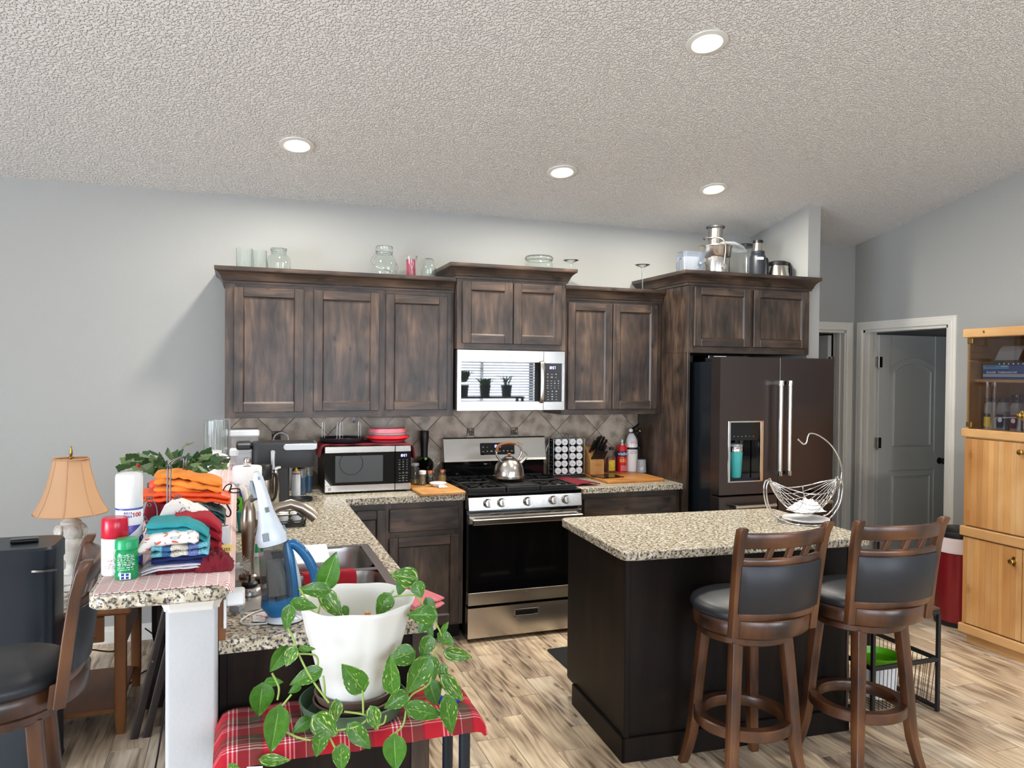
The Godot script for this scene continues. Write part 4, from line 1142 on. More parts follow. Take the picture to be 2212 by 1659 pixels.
func hutch() -> void:
	var x0 := 2.95; var x1 := 3.59; var z0 := 1.62; var z1 := 2.44
	var t := thing("pine_hutch", "tall pine hutch with smoked glass door above wooden doors", "hutch", Vector3(x0, 0, z0))
	var o := t.position
	pbox("kick_board", "pine_across", t, Vector3(x0 + 0.03, 0.0, z0 + 0.02) - o, Vector3(x1, 0.07, z1 - 0.02) - o)
	for b in [[0.066, 0.122, "base_band"], [0.672, 0.732, "middle_band"], [1.288, 1.34, "upper_band"], [1.905, 1.96, "top_band"]]:
		pbox(b[2], "pine_across", t, Vector3(x0 - 0.012, b[0], z0 - 0.012) - o, Vector3(x1, b[1], z1 + 0.012) - o, 0.005)
	for b in [[0.122, 0.672], [0.732, 1.288]]:
		pbox("lower_body", "pine", t, Vector3(x0 + 0.02, b[0], z0) - o, Vector3(x1, b[1], z1) - o)
	for z in [z0, z1 - 0.02]: pbox("side", "pine", t, Vector3(x0 + 0.018, 1.34, z) - o, Vector3(x1, 1.905, z + 0.02) - o)
	pbox("back_board", "hutch_back", t, Vector3(x1 - 0.012, 1.34, z0 + 0.02) - o, Vector3(x1, 1.905, z1 - 0.02) - o, 0)
	pbox("shelf", "pine_across", t, Vector3(x0 + 0.05, 1.628, z0 + 0.02) - o, Vector3(x1 - 0.012, 1.648, z1 - 0.02) - o, 0.004)
	var stave := func(d, y0: float, y1: float, za: float, zb: float):
		var z := za
		var k := 0
		var r := RandomNumberGenerator.new(); r.seed = int(y0 * 100 + za * 100)
		while z < zb - 0.002:
			var w := minf(r.randf_range(0.028, 0.05), zb - z)
			if zb - z - w < 0.015: w = zb - z
			pbox("stave", "stave_%d" % (r.randi() % 4), d, Vector3(0, y0, z), Vector3(0.02, y1, z + w - 0.0004), 0.0008)
			z += w
	var zm := (z0 + z1) / 2 - 0.016
	var d := hold("door", t)
	stave.call(d, 0.13, 0.664, 0.008, zm - z0 - 0.002)
	knob(d, Vector3(-0.001, 0.585, zm - z0 - 0.05), true)
	d = hold("door", t)
	stave.call(d, 0.13, 0.664, zm - z0 + 0.002, z1 - z0 - 0.008)
	knob(d, Vector3(-0.001, 0.585, zm - z0 + 0.05), true)
	d = hold("fall_front", t)
	stave.call(d, 0.742, 1.28, 0.008, z1 - z0 - 0.008)
	knob(d, Vector3(-0.001, 1.228, 0.385), false)
	d = hold("glass_door", t)
	pbox("glass_pane", "glass_smoke", d, Vector3(0.006, 1.346, 0.012), Vector3(0.011, 1.9, z1 - z0 - 0.012), 0)
	for y in [1.884, 1.366]:
		pbox("glass_hinge", "brass", d, Vector3(0.0, y - 0.016, 0.012), Vector3(0.016, y + 0.016, 0.05), 0.002)
	knob(d, Vector3(0.004, 1.44, 0.37), true)
	part("screw_cap", lathe([[0, 0], [0.009, 0], [0.007, 0.003], [0, 0.003]], 12), "brass", t, Vector3(-0.012, 1.936, 0.135), Vector3(0, 0, 90))
	# things behind the glass
	var f := thing("foil_box", "blue box of foodservice foil on the hutch shelf", "box", Vector3(3.03, 1.649, 1.68))
	pbox("carton", "foil_blue", f, Vector3(0, 0, 0), Vector3(0.1, 0.085, 0.62), 0.001)
	pbox("carton_lid", "foil_light", f, Vector3(-0.001, 0.062, 0), Vector3(0.0, 0.085, 0.17), 0)
	for k in 3: part("stripe", bx(Vector3(0.0008, 0.003, 0.34), 0), "print_white", f, Vector3(-0.0006, 0.017 + k * 0.006, 0.17))
	part("stripe_curve", tube(smooth_path([Vector3(-0.0006, 0.023, 0.33), Vector3(-0.0006, 0.03, 0.365), Vector3(-0.0006, 0.06, 0.385), Vector3(-0.0006, 0.085, 0.39)]), 0.003, 5), "print_white", f)
	letters("Reynolds", 0.013, "print_white", f, Vector3(-0.0008, 0.042, 0.055), Vector3(0, -90, 0), 0, true, "Droid Serif", 0.75)
	letters("Foodservice Foil", 0.013, "print_white", f, Vector3(-0.0008, 0.042, 0.16), Vector3(0, -90, 0), 0, true, "Droid Sans", 0.85)
	letters("RK61", 0.013, "print_white", f, Vector3(-0.0008, 0.011, 0.31), Vector3(0, -90, 0), 0, true)
	letters("KIRKLAND", 0.006, "print_white", f, Vector3(-0.0018, 0.078, 0.14), Vector3(0, -90, 0), 0, true)
	letters("Premium Quality", 0.006, "foil_blue", f, Vector3(-0.0018, 0.078, 0.05), Vector3(0, -90, 0), 0, true)
	var b := thing("plastic_bag_box", "clear plastic bag in a dark box lying on the foil box", "bag", Vector3(3.04, 1.7345, 1.75))
	pbox("tray_box", "charcoal", b, Vector3(0, 0, 0), Vector3(0.12, 0.03, 0.4), 0.002)
	part("clear_sheet", sheet(func(u, v): return Vector3(0.0 + 0.02 * v, 0.03 + 0.085 * sin(v * 1.5), 0.0 + u * 0.15 + v * 0.04), 6, 6, 0.001), "plastic_clear", b)
	for k in 7: part("label_dot", lathe([[0, 0], [0.005, 0], [0.005, 0.001], [0, 0.001]], 10), "print_white", b, Vector3(-0.0002, 0.008, 0.03 + k * 0.03), Vector3(0, 0, 90))
	for k in 4:
		var nm_: String = ["tall clear spice jar with yellow noodle label behind hutch glass", "clear spice jar with dark blue label behind hutch glass", "clear spice jar with white cloud on purple label behind hutch glass", "clear spice jar with cream label behind the hutch glass knob"][k]
		var j := thing("spice_jar", nm_, "jar", Vector3(3.07, 1.341, 1.705 + k * 0.085), 0, "jars behind the hutch glass")
		part("jar_body", loft([ring(Vector3(0, 0, 0), 0.03, 0.03, 24, 4.0), ring(Vector3(0, 0.15, 0), 0.03, 0.03, 24, 4.0), ring(Vector3(0, 0.165, 0), 0.024, 0.024, 24, 2.5), ring(Vector3(0, 0.17, 0), 0.024, 0.024, 24)]), "plastic_clear", j)
		part("contents", loft([ring(Vector3(0, 0.003, 0), 0.027, 0.027, 20, 4.0), ring(Vector3(0, 0.1 + 0.01 * k, 0), 0.027, 0.027, 20, 4.0)]), ["spice_gold", "spice_dark", "spice_plum", "spice_cream"][k], j)
		part("cap", lathe([[0, 0.168], [0.029, 0.168], [0.029, 0.188], [0.027, 0.19], [0, 0.19]], 24), "black_plastic", j)
		part("label", bx(Vector3(0.001, 0.08, 0.044), 0), ["print_yellow", "label_navy", "spice_plum", "spice_cream"][k], j, Vector3(-0.031, 0.055, 0))
		if k in [1, 2]: part("label_cloud", lathe([[0, 0], [0.014, 0], [0.014, 0.0006], [0, 0.0006]], 16), "print_white", j, Vector3(-0.0314, 0.06, 0), Vector3(0, 0, 90))
		if k == 0: part("label_band", bx(Vector3(0.0006, 0.02, 0.044), 0), "label_navy", j, Vector3(-0.0318, 0.085, 0))
	for k in 4:
		var j := thing("spice_jar", ["small dark jar in the row hanging under hutch shelf, leftmost", "small dark jar under hutch shelf, second from left", "small dark jar under hutch shelf, third from left", "small dark jar under hutch shelf, rightmost of four"][k], "jar", Vector3(3.3, 1.341, 1.70 + k * 0.1), 0, "jars at the back of the hutch")
		part("jar_body", lathe([[0, 0], [0.032, 0], [0.034, 0.01], [0.034, 0.16], [0.026, 0.18], [0, 0.18]], 20), "glass_thin", j)
		part("contents", lathe([[0, 0.004], [0.03, 0.004], [0.03, 0.12], [0, 0.12]], 16), ["spice_dark", "spice_plum", "spice_cream", "spice_dark"][k], j)
		part("cap", lathe([[0, 0.18], [0.03, 0.18], [0.03, 0.21], [0, 0.212]], 20), "black_gloss", j)
func knob(parent, at: Vector3, plate_: bool) -> void:
	if plate_: part("knob_plate", loft([ring(Vector3(0, 0, 0), 0.016, 0.03, 20, 2.0), ring(Vector3(0, 0.003, 0), 0.014, 0.028, 20, 2.0)]), "brass", parent, at, Vector3(90, 0, 90))
	part("knob", lathe([[0, 0], [0.012, 0], [0.008, 0.006], [0.007, 0.014], [0.014, 0.02], [0.017, 0.027], [0.013, 0.034], [0, 0.036]], 18), "brass", parent, at, Vector3(0, 0, 90))
func build_furniture() -> void:
	bar_stool("brown wooden bar stool with black seat at the island's left", Vector3(0.648, 0, 2.537), -2.5, 3.5)
	bar_stool("brown wooden bar stool with black seat nearest the red trash can", Vector3(1.2185, 0, 2.5675), 1.8, -7.0)
	bar_stool("brown wooden bar stool seen side on by the dark tower at left", Vector3(-2.02, 0, 2.44), 4.0, 94.0)
	hutch()
	# trash can
	var t := thing("trash_can", "red metal trash can with black lid and white liner beside the hutch", "trash can", Vector3(3.26, 0, 1.34))
	part("base_rim", lathe([[0, 0], [0.142, 0], [0.145, 0.006], [0.145, 0.03], [0, 0.03]], 36), "black_plastic", t)
	part("can", lathe([[0.14, 0.028], [0.141, 0.3], [0.142, 0.59], [0.138, 0.59], [0.138, 0.03]], 40), "can_red", t)
	part("liner", lathe([[0.148, 0.49], [0.152, 0.51], [0.146, 0.54], [0.15, 0.56], [0.146, 0.6], [0.13, 0.605], [0.13, 0.5]], 22), "liner", t)
	part("lid", lathe([[0.1, 0.585], [0.149, 0.592], [0.15, 0.606], [0.143, 0.63], [0.12, 0.642], [0, 0.645]], 36), "black_plastic", t)
	# black metal rack with wire basket by the island
	t = thing("metal_rack", "small black metal side table with wire basket shelf by the island", "side table", Vector3(1.53, 0, 1.88))
	var w := 0.43; var dp := 0.46; var h := 0.505; var q := 0.018
	for x in [0.0, w - q]:
		for z in [0.0, dp - q]: pbox("leg", "rack_black", t, Vector3(x, 0, z), Vector3(x + q, h - 0.02, z + q), 0.002)
	for y in [0.008, 0.25, h - 0.02]:
		for x in [0.0, w - q]: pbox("side_bar", "rack_black", t, Vector3(x + 0.001, y, 0.004), Vector3(x + q - 0.001, y + 0.02, dp - 0.004), 0.002)
		for z in [0.0, dp - q]:
			if y > 0.1: pbox("cross_bar", "rack_black", t, Vector3(0.004, y, z + 0.001), Vector3(w - 0.004, y + 0.02, z + q - 0.001), 0.002)
	pbox("top_board", "cherry", t, Vector3(0.005, h, 0.005), Vector3(w - 0.005, h + 0.012, dp - 0.005), 0.002)
	for side in 4:
		for k in 17:
			var s := (k + 0.5) / 17.0
			var a: Vector3 = [Vector3(s * w, 0.25, 0.02), Vector3(s * w, 0.25, dp - 0.02), Vector3(0.02, 0.25, s * dp), Vector3(w - 0.02, 0.25, s * dp)][side]
			var b := Vector3(w / 2 + (a.x - w / 2) * 0.93, 0.045, dp / 2 + (a.z - dp / 2) * 0.93)
			part("wire", tube([a, b], 0.0016, 5), "rack_black", t)
	for k in 17:
		var x := lerpf(0.035, w - 0.035, k / 16.0)
		part("wire", tube([Vector3(x, 0.045, 0.035), Vector3(x, 0.045, dp - 0.035)], 0.0016, 5), "rack_black", t)
	t = thing("bucket", "white tub with lime green bowl on top inside the wire basket", "bucket", Vector3(1.74, 0.047, 2.16))
	part("tub", lathe([[0, 0], [0.082, 0], [0.086, 0.004], [0.094, 0.16], [0.09, 0.16], [0.084, 0.008], [0, 0.008]], 36), "white_plastic", t)
	letters("Crisil", 0.02, "print_dark", t, Vector3(0, 0.035, 0), Vector3(0, -25, 0), 0.0895, true)
	part("green_bowl", lathe([[0, 0.15], [0.06, 0.15], [0.1, 0.165], [0.112, 0.205], [0.107, 0.207], [0.095, 0.175], [0.06, 0.162], [0.03, 0.165], [0.012, 0.176], [0, 0.176]], 40), "lime", t)
	# left side: dark tower, lamp, end table, folded tray tables
	t = thing("air_purifier", "tall dark navy tower appliance with rounded top beside the end table", "air purifier", Vector3(-2.25, 0, 1.5))
	var rings := []
	for y in [[0.0, 0.0], [0.004, 0.004], [0.86, 0.004], [0.86, -0.001], [0.925, -0.001], [0.935, 0.006]]: rings.append(ring(Vector3(0, y[0], 0), 0.222 - y[1], 0.145 - y[1], 48, 6.0))
	part("tower", loft(rings, true, true, [0, 0, 1, 2, 3]), "tower_navy", t)
	part("panel_seam", boxes([[Vector3(0.02, 0.01, 0.1425), Vector3(0.024, 0.855, 0.1446)]]), "black_matte", t)
	part("hand_slot", loft([ring(Vector3(0.185, 0.84, 0.128), 0.05, 0.02, 20), ring(Vector3(0.185, 0.848, 0.128), 0.05, 0.02, 20)]), "steel_dark", t)
	part("hand_slot", loft([ring(Vector3(-0.03, 0.82, 0.1415), 0.04, 0.004, 20), ring(Vector3(-0.03, 0.828, 0.1415), 0.04, 0.004, 20)]), "steel_dark", t)
	t = thing("remote_control", "black remote control lying on top of the dark tower", "remote", Vector3(-2.16, 0.9355, 1.5), 8)
	part("shell", slab(rrect(-0.05, 0.0, 0.05, 0.018, 0.006), -0.022, 0.022, 0.003), "black_gloss", t)
	part("chrome_band", bx(Vector3(0.096, 0.002, 0.0452), 0), "chrome", t, Vector3(0, 0.011, 0))
	t = thing("end_table", "oak end table with panelled drawer under the lamp", "side table", Vector3(-2.32, 0, 0.72))
	for x in [0.0, 0.47]:
		for z in [0.0, 0.56]: part("leg", square_rod([Vector3(x + 0.025, 0, z + 0.025), Vector3(x + 0.025, 0.09, z + 0.025), Vector3(x + 0.025, 0.55, z + 0.025)], [0.036, 0.048, 0.05]), "oak", t)
	pbox("table_top", "oak", t, Vector3(-0.02, 0.552, -0.02), Vector3(0.54, 0.575, 0.63), 0.008)
	pbox("back_apron", "oak", t, Vector3(0.04, 0.38, 0.012), Vector3(0.48, 0.552, 0.03))
	for x in [0.012, 0.49]: pbox("side_apron", "oak", t, Vector3(x, 0.38, 0.04), Vector3(x + 0.018, 0.552, 0.56))
	var ap := PackedVector2Array([Vector2(0.05, 0.552), Vector2(0.05, 0.37)])
	for k in 17:
		var u := k / 16.0
		ap.append(Vector2(lerpf(0.05, 0.47, u), 0.375 + 0.03 * absf(sin(u * PI * 2.0)) * sin(u * PI)))
	ap.append(Vector2(0.47, 0.552))
	part("front_apron", slab(ap, 0.575, 0.595, 0.001), "oak", t)
	var dr := pbox("drawer", "oak", t, Vector3(0.09, 0.43, 0.594), Vector3(0.43, 0.545, 0.608), 0.003)
	part("raised_panel", bx(Vector3(0.29, 0.075, 0.012), 0.006), "oak", dr, Vector3(0, 0, 0.008))
	pbox("lower_shelf", "oak", t, Vector3(0.03, 0.09, 0.03), Vector3(0.49, 0.11, 0.58), 0.002)
	t = thing("place_mat", "grey and white printed mat on the end table", "mat", Vector3(-2.06, 0.5755, 1.0))
	pbox("mat", "mat_print", t, Vector3(-0.21, 0, -0.27), Vector3(0.25, 0.003, 0.33), 0.001)
	lamp(Vector3(-2.1, 0.579, 0.9))
	for k in 2:
		t = thing("folding_tray_table", ["dark wooden folded tray table leaning nearest the white post", "dark folded tray table with rounded top behind the other"][k], "tray table", Vector3(-1.74 + k * 0.03, 0, 1.36 - k * 0.42), 0, "folded tray tables")
		for s in [0.0, 0.05]:
			part("leg", square_rod([Vector3(s - 0.02, 0.0, 0.02), Vector3(s + 0.12, 0.62, -0.02)], [0.035, 0.035]), "espresso", t)
			part("leg", square_rod([Vector3(s + 0.0, 0.0, -0.3), Vector3(s + 0.12, 0.62, -0.3)], [0.035, 0.035]), "espresso", t)
		if k == 0:
			part("tray", bx(Vector3(0.03, 0.42, 0.36), 0.006), "espresso", t, Vector3(0.165, 0.5, -0.16), Vector3(0, 0, -12))
			part("pivot_bolt", lathe([[0, 0], [0.006, 0], [0.005, 0.003], [0, 0.003]], 10), "brass", t, Vector3(0.055, 0.34, 0.025), Vector3(90, 0, 0))
		else: part("tray", slab(rrect(-0.19, 0.24, 0.19, 0.66, 0.12, 8), -0.012, 0.012, 0.003, true), "espresso", t, Vector3(0.03, 0, -0.16), Vector3(0, 78, 0))
	t = thing("power_cord", "thin black cord hanging down behind the white post", "cord", Vector3(-1.6, 0, 1.7))
	part("cord", tube(smooth_path([Vector3(0.02, 0.55, 0.0), Vector3(0.0, 0.3, 0.1), Vector3(-0.03, 0.08, 0.25), Vector3(-0.09, 0.006, 0.45), Vector3(-0.18, 0.005, 0.7)]), 0.004, 6), "black_matte", t)
	t = thing("power_cord", "thin black cord curling against the back wall baseboard", "cord", Vector3(-1.78, 0, 0.3))
	part("cord", tube(smooth_path([Vector3(-0.05, 0.16, 0.0), Vector3(0.02, 0.1, 0.05), Vector3(0.03, 0.02, 0.2), Vector3(-0.04, 0.005, 0.3), Vector3(-0.1, 0.005, 0.5)]), 0.004, 6), "black_matte", t)
	t = thing("floor_mat", "black rubber mat with diamond tread beside the plaid bench", "mat", Vector3(-0.62, 0.001, 2.62))
	part("mat", plate(rrect(-0.1, -0.28, 0.365, 0.5, 0.02), 0.0, 0.008, 0.002), "mat_rubber", t)
	part("tread", tread(), "mat_rubber", t).set_meta("kind", "stuff")
	t = thing("floor_mat", "black rubber mat on the floor between stove and island", "mat", Vector3(0.45, 0.001, 1.2))
	part("mat", plate(rrect(-0.03, -0.25, 0.6, 0.2, 0.02), 0.0, 0.008, 0.002), "mat_rubber", t)
func tread() -> ArrayMesh:
	var st := new_st()
	for i in 15:
		for j in 26:
			var a := 0.7 if (i + j) % 2 == 0 else -0.7
			add_box(st, Vector3(-0.011, 0, -0.0025), Vector3(0.011, 0.0025, 0.0025), 0.001, Transform3D(Basis(Vector3.UP, a), Vector3(-0.08 + i * 0.03, 0.0078, -0.26 + j * 0.03)))
	return done(st)
func lamp(at: Vector3) -> void:
	var t := thing("table_lamp", "table lamp with tan bell shade and carved white stone base", "lamp", at)
	pbox("plinth", "stone_white", t, Vector3(-0.075, 0, -0.075), Vector3(0.075, 0.025, 0.075), 0.004)
	pbox("plinth_block", "stone_white", t, Vector3(-0.05, 0.025, -0.05), Vector3(0.05, 0.075, 0.05), 0.006)
	part("column", lathe([[0, 0.074], [0.035, 0.074], [0.035, 0.085], [0.022, 0.1], [0.02, 0.13], [0.04, 0.16], [0.058, 0.2], [0.06, 0.225], [0.05, 0.25], [0.054, 0.256], [0.062, 0.28], [0.064, 0.3], [0.05, 0.318], [0.044, 0.322], [0.048, 0.33], [0.036, 0.34], [0.022, 0.352], [0.02, 0.375], [0.032, 0.388], [0.033, 0.398], [0.012, 0.402], [0.01, 0.44], [0, 0.44]], 36), "stone_white", t)
	for k in 6:
		var a := TAU * k / 6.0 + 0.3
		var pet := loft([ring(Vector3(0, -0.036, 0), 0.002, 0.002, 12), ring(Vector3(0, -0.02, 0.006), 0.018, 0.008, 12), ring(Vector3(0, 0.0, 0.01), 0.026, 0.009, 12), ring(Vector3(0, 0.018, 0.008), 0.022, 0.008, 12), ring(Vector3(0, 0.03, 0.004), 0.012, 0.006, 12)])
		part("carved_petal", pet, "stone_white", t, Vector3(sin(a) * 0.058, 0.285, cos(a) * 0.058), Vector3(-12, rad_to_deg(a), 0))
	var prof := [[0.168, 0.372], [0.165, 0.377], [0.135, 0.43], [0.112, 0.49], [0.096, 0.55], [0.084, 0.6], [0.079, 0.632], [0.08, 0.64]]
	var rings := []
	for p in prof:
		var r := []
		for j in 64:
			var a := -TAU * j / 64
			var f := 1.0 - 0.035 * absf(sin(a * 4.0)) * 1.0
			r.append(Vector3(cos(a) * p[0] * f, p[1], sin(a) * p[0] * f))
		rings.append(r)
	part("lamp_shade", loft(rings, false), "shade_tan", t)
	for k in 8:
		var pts := []
		for p in prof: pts.append(Vector3(cos(TAU * k / 8.0) * p[0] * 1.004, p[1], sin(TAU * k / 8.0) * p[0] * 1.004))
		part("seam", tube(pts, 0.0018, 5), "shade_trim", t)
	part("shade_trim", tube(hoop(Vector3(0, 0.64, 0), 0.079, 40), 0.004, 6, true), "shade_trim", t)
	part("shade_trim", tube(hoop(Vector3(0, 0.374, 0), 0.164, 48), 0.003, 6, true), "shade_trim", t)
	part("finial", lathe([[0, 0.62], [0.004, 0.62], [0.004, 0.64], [0.012, 0.643], [0.012, 0.648], [0.005, 0.652], [0.008, 0.664], [0.008, 0.676], [0.004, 0.69], [0.005, 0.698], [0, 0.702]], 16), "brass", t)
	part("harp_spider", tube([Vector3(-0.079, 0.634, 0), Vector3(0.079, 0.634, 0)], 0.002, 6), "brass", t)
# ---------- things on the bar and the peninsula ----------
func single(called: String, label: String, category: String, at: Vector3, mesh: Mesh, m, turn := 0.0, group := "") -> Node3D:
	var t := thing(called, label, category, at, turn, group)
	part("body", mesh, m, t)
	return t
func limb(list: Array, seg := 24, pw := 2.0) -> ArrayMesh:
	# list of [point, half width across, half depth]; rings stand square to the path, which runs in the x-y plane
	var rings := []
	for i in list.size():
		var d: Vector3 = (list[mini(i + 1, list.size() - 1)][0] - list[maxi(i - 1, 0)][0]).normalized()
		var b := Basis(Quaternion(Vector3.UP, d)) if d.y > -0.95 else Basis(Vector3.RIGHT, PI)
		rings.append(ring(list[i][0], list[i][1], list[i][2], seg, pw, b))
	return loft(rings)
func fold(x0: float, x1: float, y0: float, y1: float, z0: float, z1: float, layers := 2, wob := 0.003, sd := 1, sag = null) -> ArrayMesh:
	# folded cloth: layers with rounded front and back edges, lying along x
	var st := new_st()
	var nz := noise(9.0, 2, sd)
	for k in layers:
		var a := lerpf(y0, y1, float(k) / layers)
		var b := lerpf(y0, y1, float(k + 1) / layers)
		var rings := []
		for i in 15:
			var u := i / 14.0
			var x := lerpf(x0, x1, u)
			var cy := (a + b) / 2 + nz.get_noise_2d(x * 2.0, k * 3.0) * wob
			if sag != null: cy += sag.call(u)
			var e := 0.5 + 0.5 * sin(PI * clampf(u * 8.0, 0, 0.5)) * sin(PI * clampf((1.0 - u) * 8.0, 0.0, 0.5)) if i in [0, 14] else 1.0
			var hy := ((b - a) / 2 * 1.02 + nz.get_noise_2d(x * 3.0, 7.0 + k) * wob * 0.5) * e
			var zc := (z0 + z1) / 2 + nz.get_noise_2d(x, 20.0 + k * 5.0) * wob * 1.5
			var hz := (z1 - z0) / 2 + nz.get_noise_2d(x * 1.5, 40.0 + k * 5.0) * wob * 2.0
			var r := []
			for j in 20:
				var t := TAU * j / 20
				r.append(Vector3(x, cy + signf(sin(t)) * pow(absf(sin(t)), 0.75) * hy, zc - signf(cos(t)) * pow(absf(cos(t)), 0.35) * hz))
			rings.append(r)
		add_loft(st, rings)
	return done(st)
func towel(called: String, label: String, m, b: Array, layers := 2, wob := 0.003, sd := 1, sag = null, group := "stack of folded kitchen cloths") -> Node3D:
	var c := Vector3((b[0] + b[1]) / 2, b[2], (b[4] + b[5]) / 2)
	return single(called, label, "cloth", c, fold(b[0] - c.x, b[1] - c.x, b[2] - c.y, b[3] - c.y, b[4] - c.z, b[5] - c.z, layers, wob, sd, sag), m, 0.0, group)
func heap(w: float, h: float, d: float, sd: int, ridges := 3.0, n := 26) -> ArrayMesh:
	# crumpled cloth: a rumpled mound closed underneath
	var nz := noise(1.0, 3, sd)
	return sheet(func(u, v):
		var x: float = (u - 0.5) * 2.0
		var z: float = (v - 0.5) * 2.0
		var r := sqrt(x * x + z * z)
		var f := clampf(1.15 - pow(maxf(absf(x), absf(z)), 3.0) - r * 0.25, 0.0, 1.0)
		var y := h * f * (0.62 + 0.38 * nz.get_noise_2d(x * ridges, z * ridges) + 0.25 * absf(nz.get_noise_2d(x * ridges * 1.7 + 9.0, z * ridges * 0.7)))
		return Vector3(x * w / 2 * (1.0 + 0.16 * nz.get_noise_2d(z * 2.0, 4.0)), maxf(y, 0.002), -z * d / 2 * (1.0 + 0.16 * nz.get_noise_2d(x * 2.0, 14.0))), n, n, 0.003)
func can_label(x: int, y: int) -> Color:
	# picture wraps the can; its middle faces the viewer at three quarters of the width
	var u := x / 384.0; var v := y / 256.0
	var du := (u - 0.75) * 2.0
	if v < 0.03: return rgb(70, 80, 160)
	if v < 0.30: return rgb(238, 240, 244) if du > -0.35 else rgb(160, 200, 226)
	if du < -0.27: return rgb(86, 158, 214) if v < 0.62 else rgb(214, 222, 238)
	var edge := 0.62 - (du + 0.27) * 0.55
	if v < edge:
		var ray := absf(sin(atan2(v - 0.5, du + 0.25) * 16.0))
		return rgb(84, 66, 176).lerp(rgb(150, 140, 220), 0.35 * ray)
	if v < edge + 0.02: return rgb(40, 60, 150)
	if v < edge + 0.30: return rgb(244, 244, 248)
	if v < edge + 0.33: return rgb(40, 60, 150)
	if v < edge + 0.37: return rgb(200, 40, 60)
	if v < 0.86: return rgb(226, 228, 240)
	return rgb(88, 72, 172)
func floral(x: int, y: int) -> Color:
	var c := rgb(240, 236, 232)
	for e in FLOWERS:
		var p := Vector2(x - e[0], y - e[1]).rotated(-e[4])
		var q: float = pow(p.x / e[2], 2.0) + pow(p.y / e[3], 2.0)
		if q < 1.0 and (e[6] or q > 0.55 or absf(p.y) < 1.0): c = e[5]
	return c
var FLOWERS := []
func build_bar() -> void:
	var Y := 1.1045
	var t := thing("table_runner", "pink and white herringbone runner covering the bar top", "runner", Vector3(-1.5, Y, 1.6))
	part("cloth", sheet(func(u, v):
		var x: float = lerpf(-1.66, -1.316, u)
		var z: float = lerpf(0.03, 3.07, pow(v, 0.8))
		# sags where it passes the rounded edge of the bar
		var px := maxf(0.0, absf(x + 1.5085) - 0.1185)
		var pz := maxf(0.0, z - 3.03)
		var out := maxf(0.0, sqrt(px * px + pz * pz) - 0.045)
		return Vector3(x - (out * 0.5 if x > -1.5 else -out * 0.5), Y + 0.001 - out * 0.7, z - (out * 0.4 if pz > 0.0 else 0.0)) - Vector3(-1.5, Y, 1.6), 34, 90, -0.0018), "runner_cloth", t)
	# spray cans and wipes bottle
	t = thing("spray_can", "tall disinfectant spray can with white cap and purple label", "spray can", Vector3(-1.609, Y + 0.002, 2.81))
	part("can", lathe([[0, 0], [0.034, 0], [0.0355, 0.004], [0.0355, 0.012], [0.034, 0.014]], 36), "steel", t)
	part("label_wrap", lathe([[0.0348, 0.014], [0.0352, 0.016], [0.0352, 0.168], [0.0345, 0.17]], 48), "lysol_label", t)
	part("cap", lathe([[0.034, 0.17], [0.0355, 0.172], [0.0352, 0.255], [0.033, 0.263], [0.02, 0.267], [0, 0.268]], 40), "white_gloss", t)
	letters("Lysol", 0.034, "print_blue", t, Vector3(0, 0.082, 0), Vector3(10, 26, 12), 0.0362, true, "Droid Serif", 0.8)
	letters("KILLS\nOVER", 0.006, "print_blue", t, Vector3(0, 0.153, 0), Vector3(0, 2, 0), 0.0354, true)
	letters("100", 0.012, "print_red", t, Vector3(0, 0.152, 0), Vector3(0, 40, 0), 0.0354, true)
	letters("Disinfectant", 0.007, "print_blue", t, Vector3(0, 0.048, 0), Vector3(0, 34, 0), 0.0354, true)
	t = thing("spray_can", "short white spray can with crimson cap on the bar", "spray can", Vector3(-1.637, Y + 0.002, 2.868))
	part("can", lathe([[0, 0], [0.031, 0], [0.033, 0.004], [0.033, 0.095], [0.031, 0.1], [0, 0.1]], 36), "white_gloss", t)
	part("cap", lathe([[0.032, 0.099], [0.0335, 0.101], [0.0328, 0.148], [0.03, 0.153], [0, 0.154]], 36), "red_plastic", t)
	keypad_wrap(t, 0.0332, 0.02, 0.05, "print_rose")
	t = thing("wipes_bottle", "small translucent green ribbed bottle with green lid", "bottle", Vector3(-1.6, Y + 0.002, 2.93))
	part("bottle", lathe([[0, 0], [0.026, 0], [0.029, 0.004], [0.0295, 0.015], [0.027, 0.022], [0.0295, 0.03], [0.027, 0.038], [0.0295, 0.046], [0.027, 0.054], [0.0295, 0.062], [0.027, 0.074], [0.024, 0.08], [0, 0.08]], 36), "green_clear", t)
	part("lid", lathe([[0.026, 0.079], [0.0288, 0.081], [0.0285, 0.1], [0.026, 0.106], [0.01, 0.108], [0, 0.108]], 36), "green_plastic", t)
	keypad_wrap(t, 0.0298, 0.028, 0.068, "print_white")
	part("bar_label", slab(rrect(-0.013, 0.004, 0.013, 0.02, 0.001), 0.029, 0.0302), "print_white", t)
	for k in 4: part("label_block", bx(Vector3(0.007, 0.006, 0.0004), 0), "print_blue", t, Vector3(-0.006 + (k % 2) * 0.011, 0.008 + (k / 2) * 0.008, 0.0304))
	# folded cloths in the stack, bottom to top
	towel("folded_cloth", "maroon folded cloth at the bottom of the cloth stack", "cloth_maroon", [-1.53, -1.415, Y + 0.002, Y + 0.013, 2.77, 2.925], 2, 0.002, 3)
	towel("folded_cloth", "white folded towel sagging to the left near the stack's bottom", "cloth_white", [-1.566, -1.418, Y + 0.012, Y + 0.027, 2.77, 2.928], 2, 0.002, 4, func(u): return -0.011 * pow(maxf(0.0, 0.3 - u) / 0.3, 1.5))
	towel("folded_cloth", "navy blue folded towel in the middle of the cloth stack", "cloth_navy", [-1.543, -1.402, Y + 0.026, Y + 0.046, 2.775, 2.92], 2, 0.003, 5)
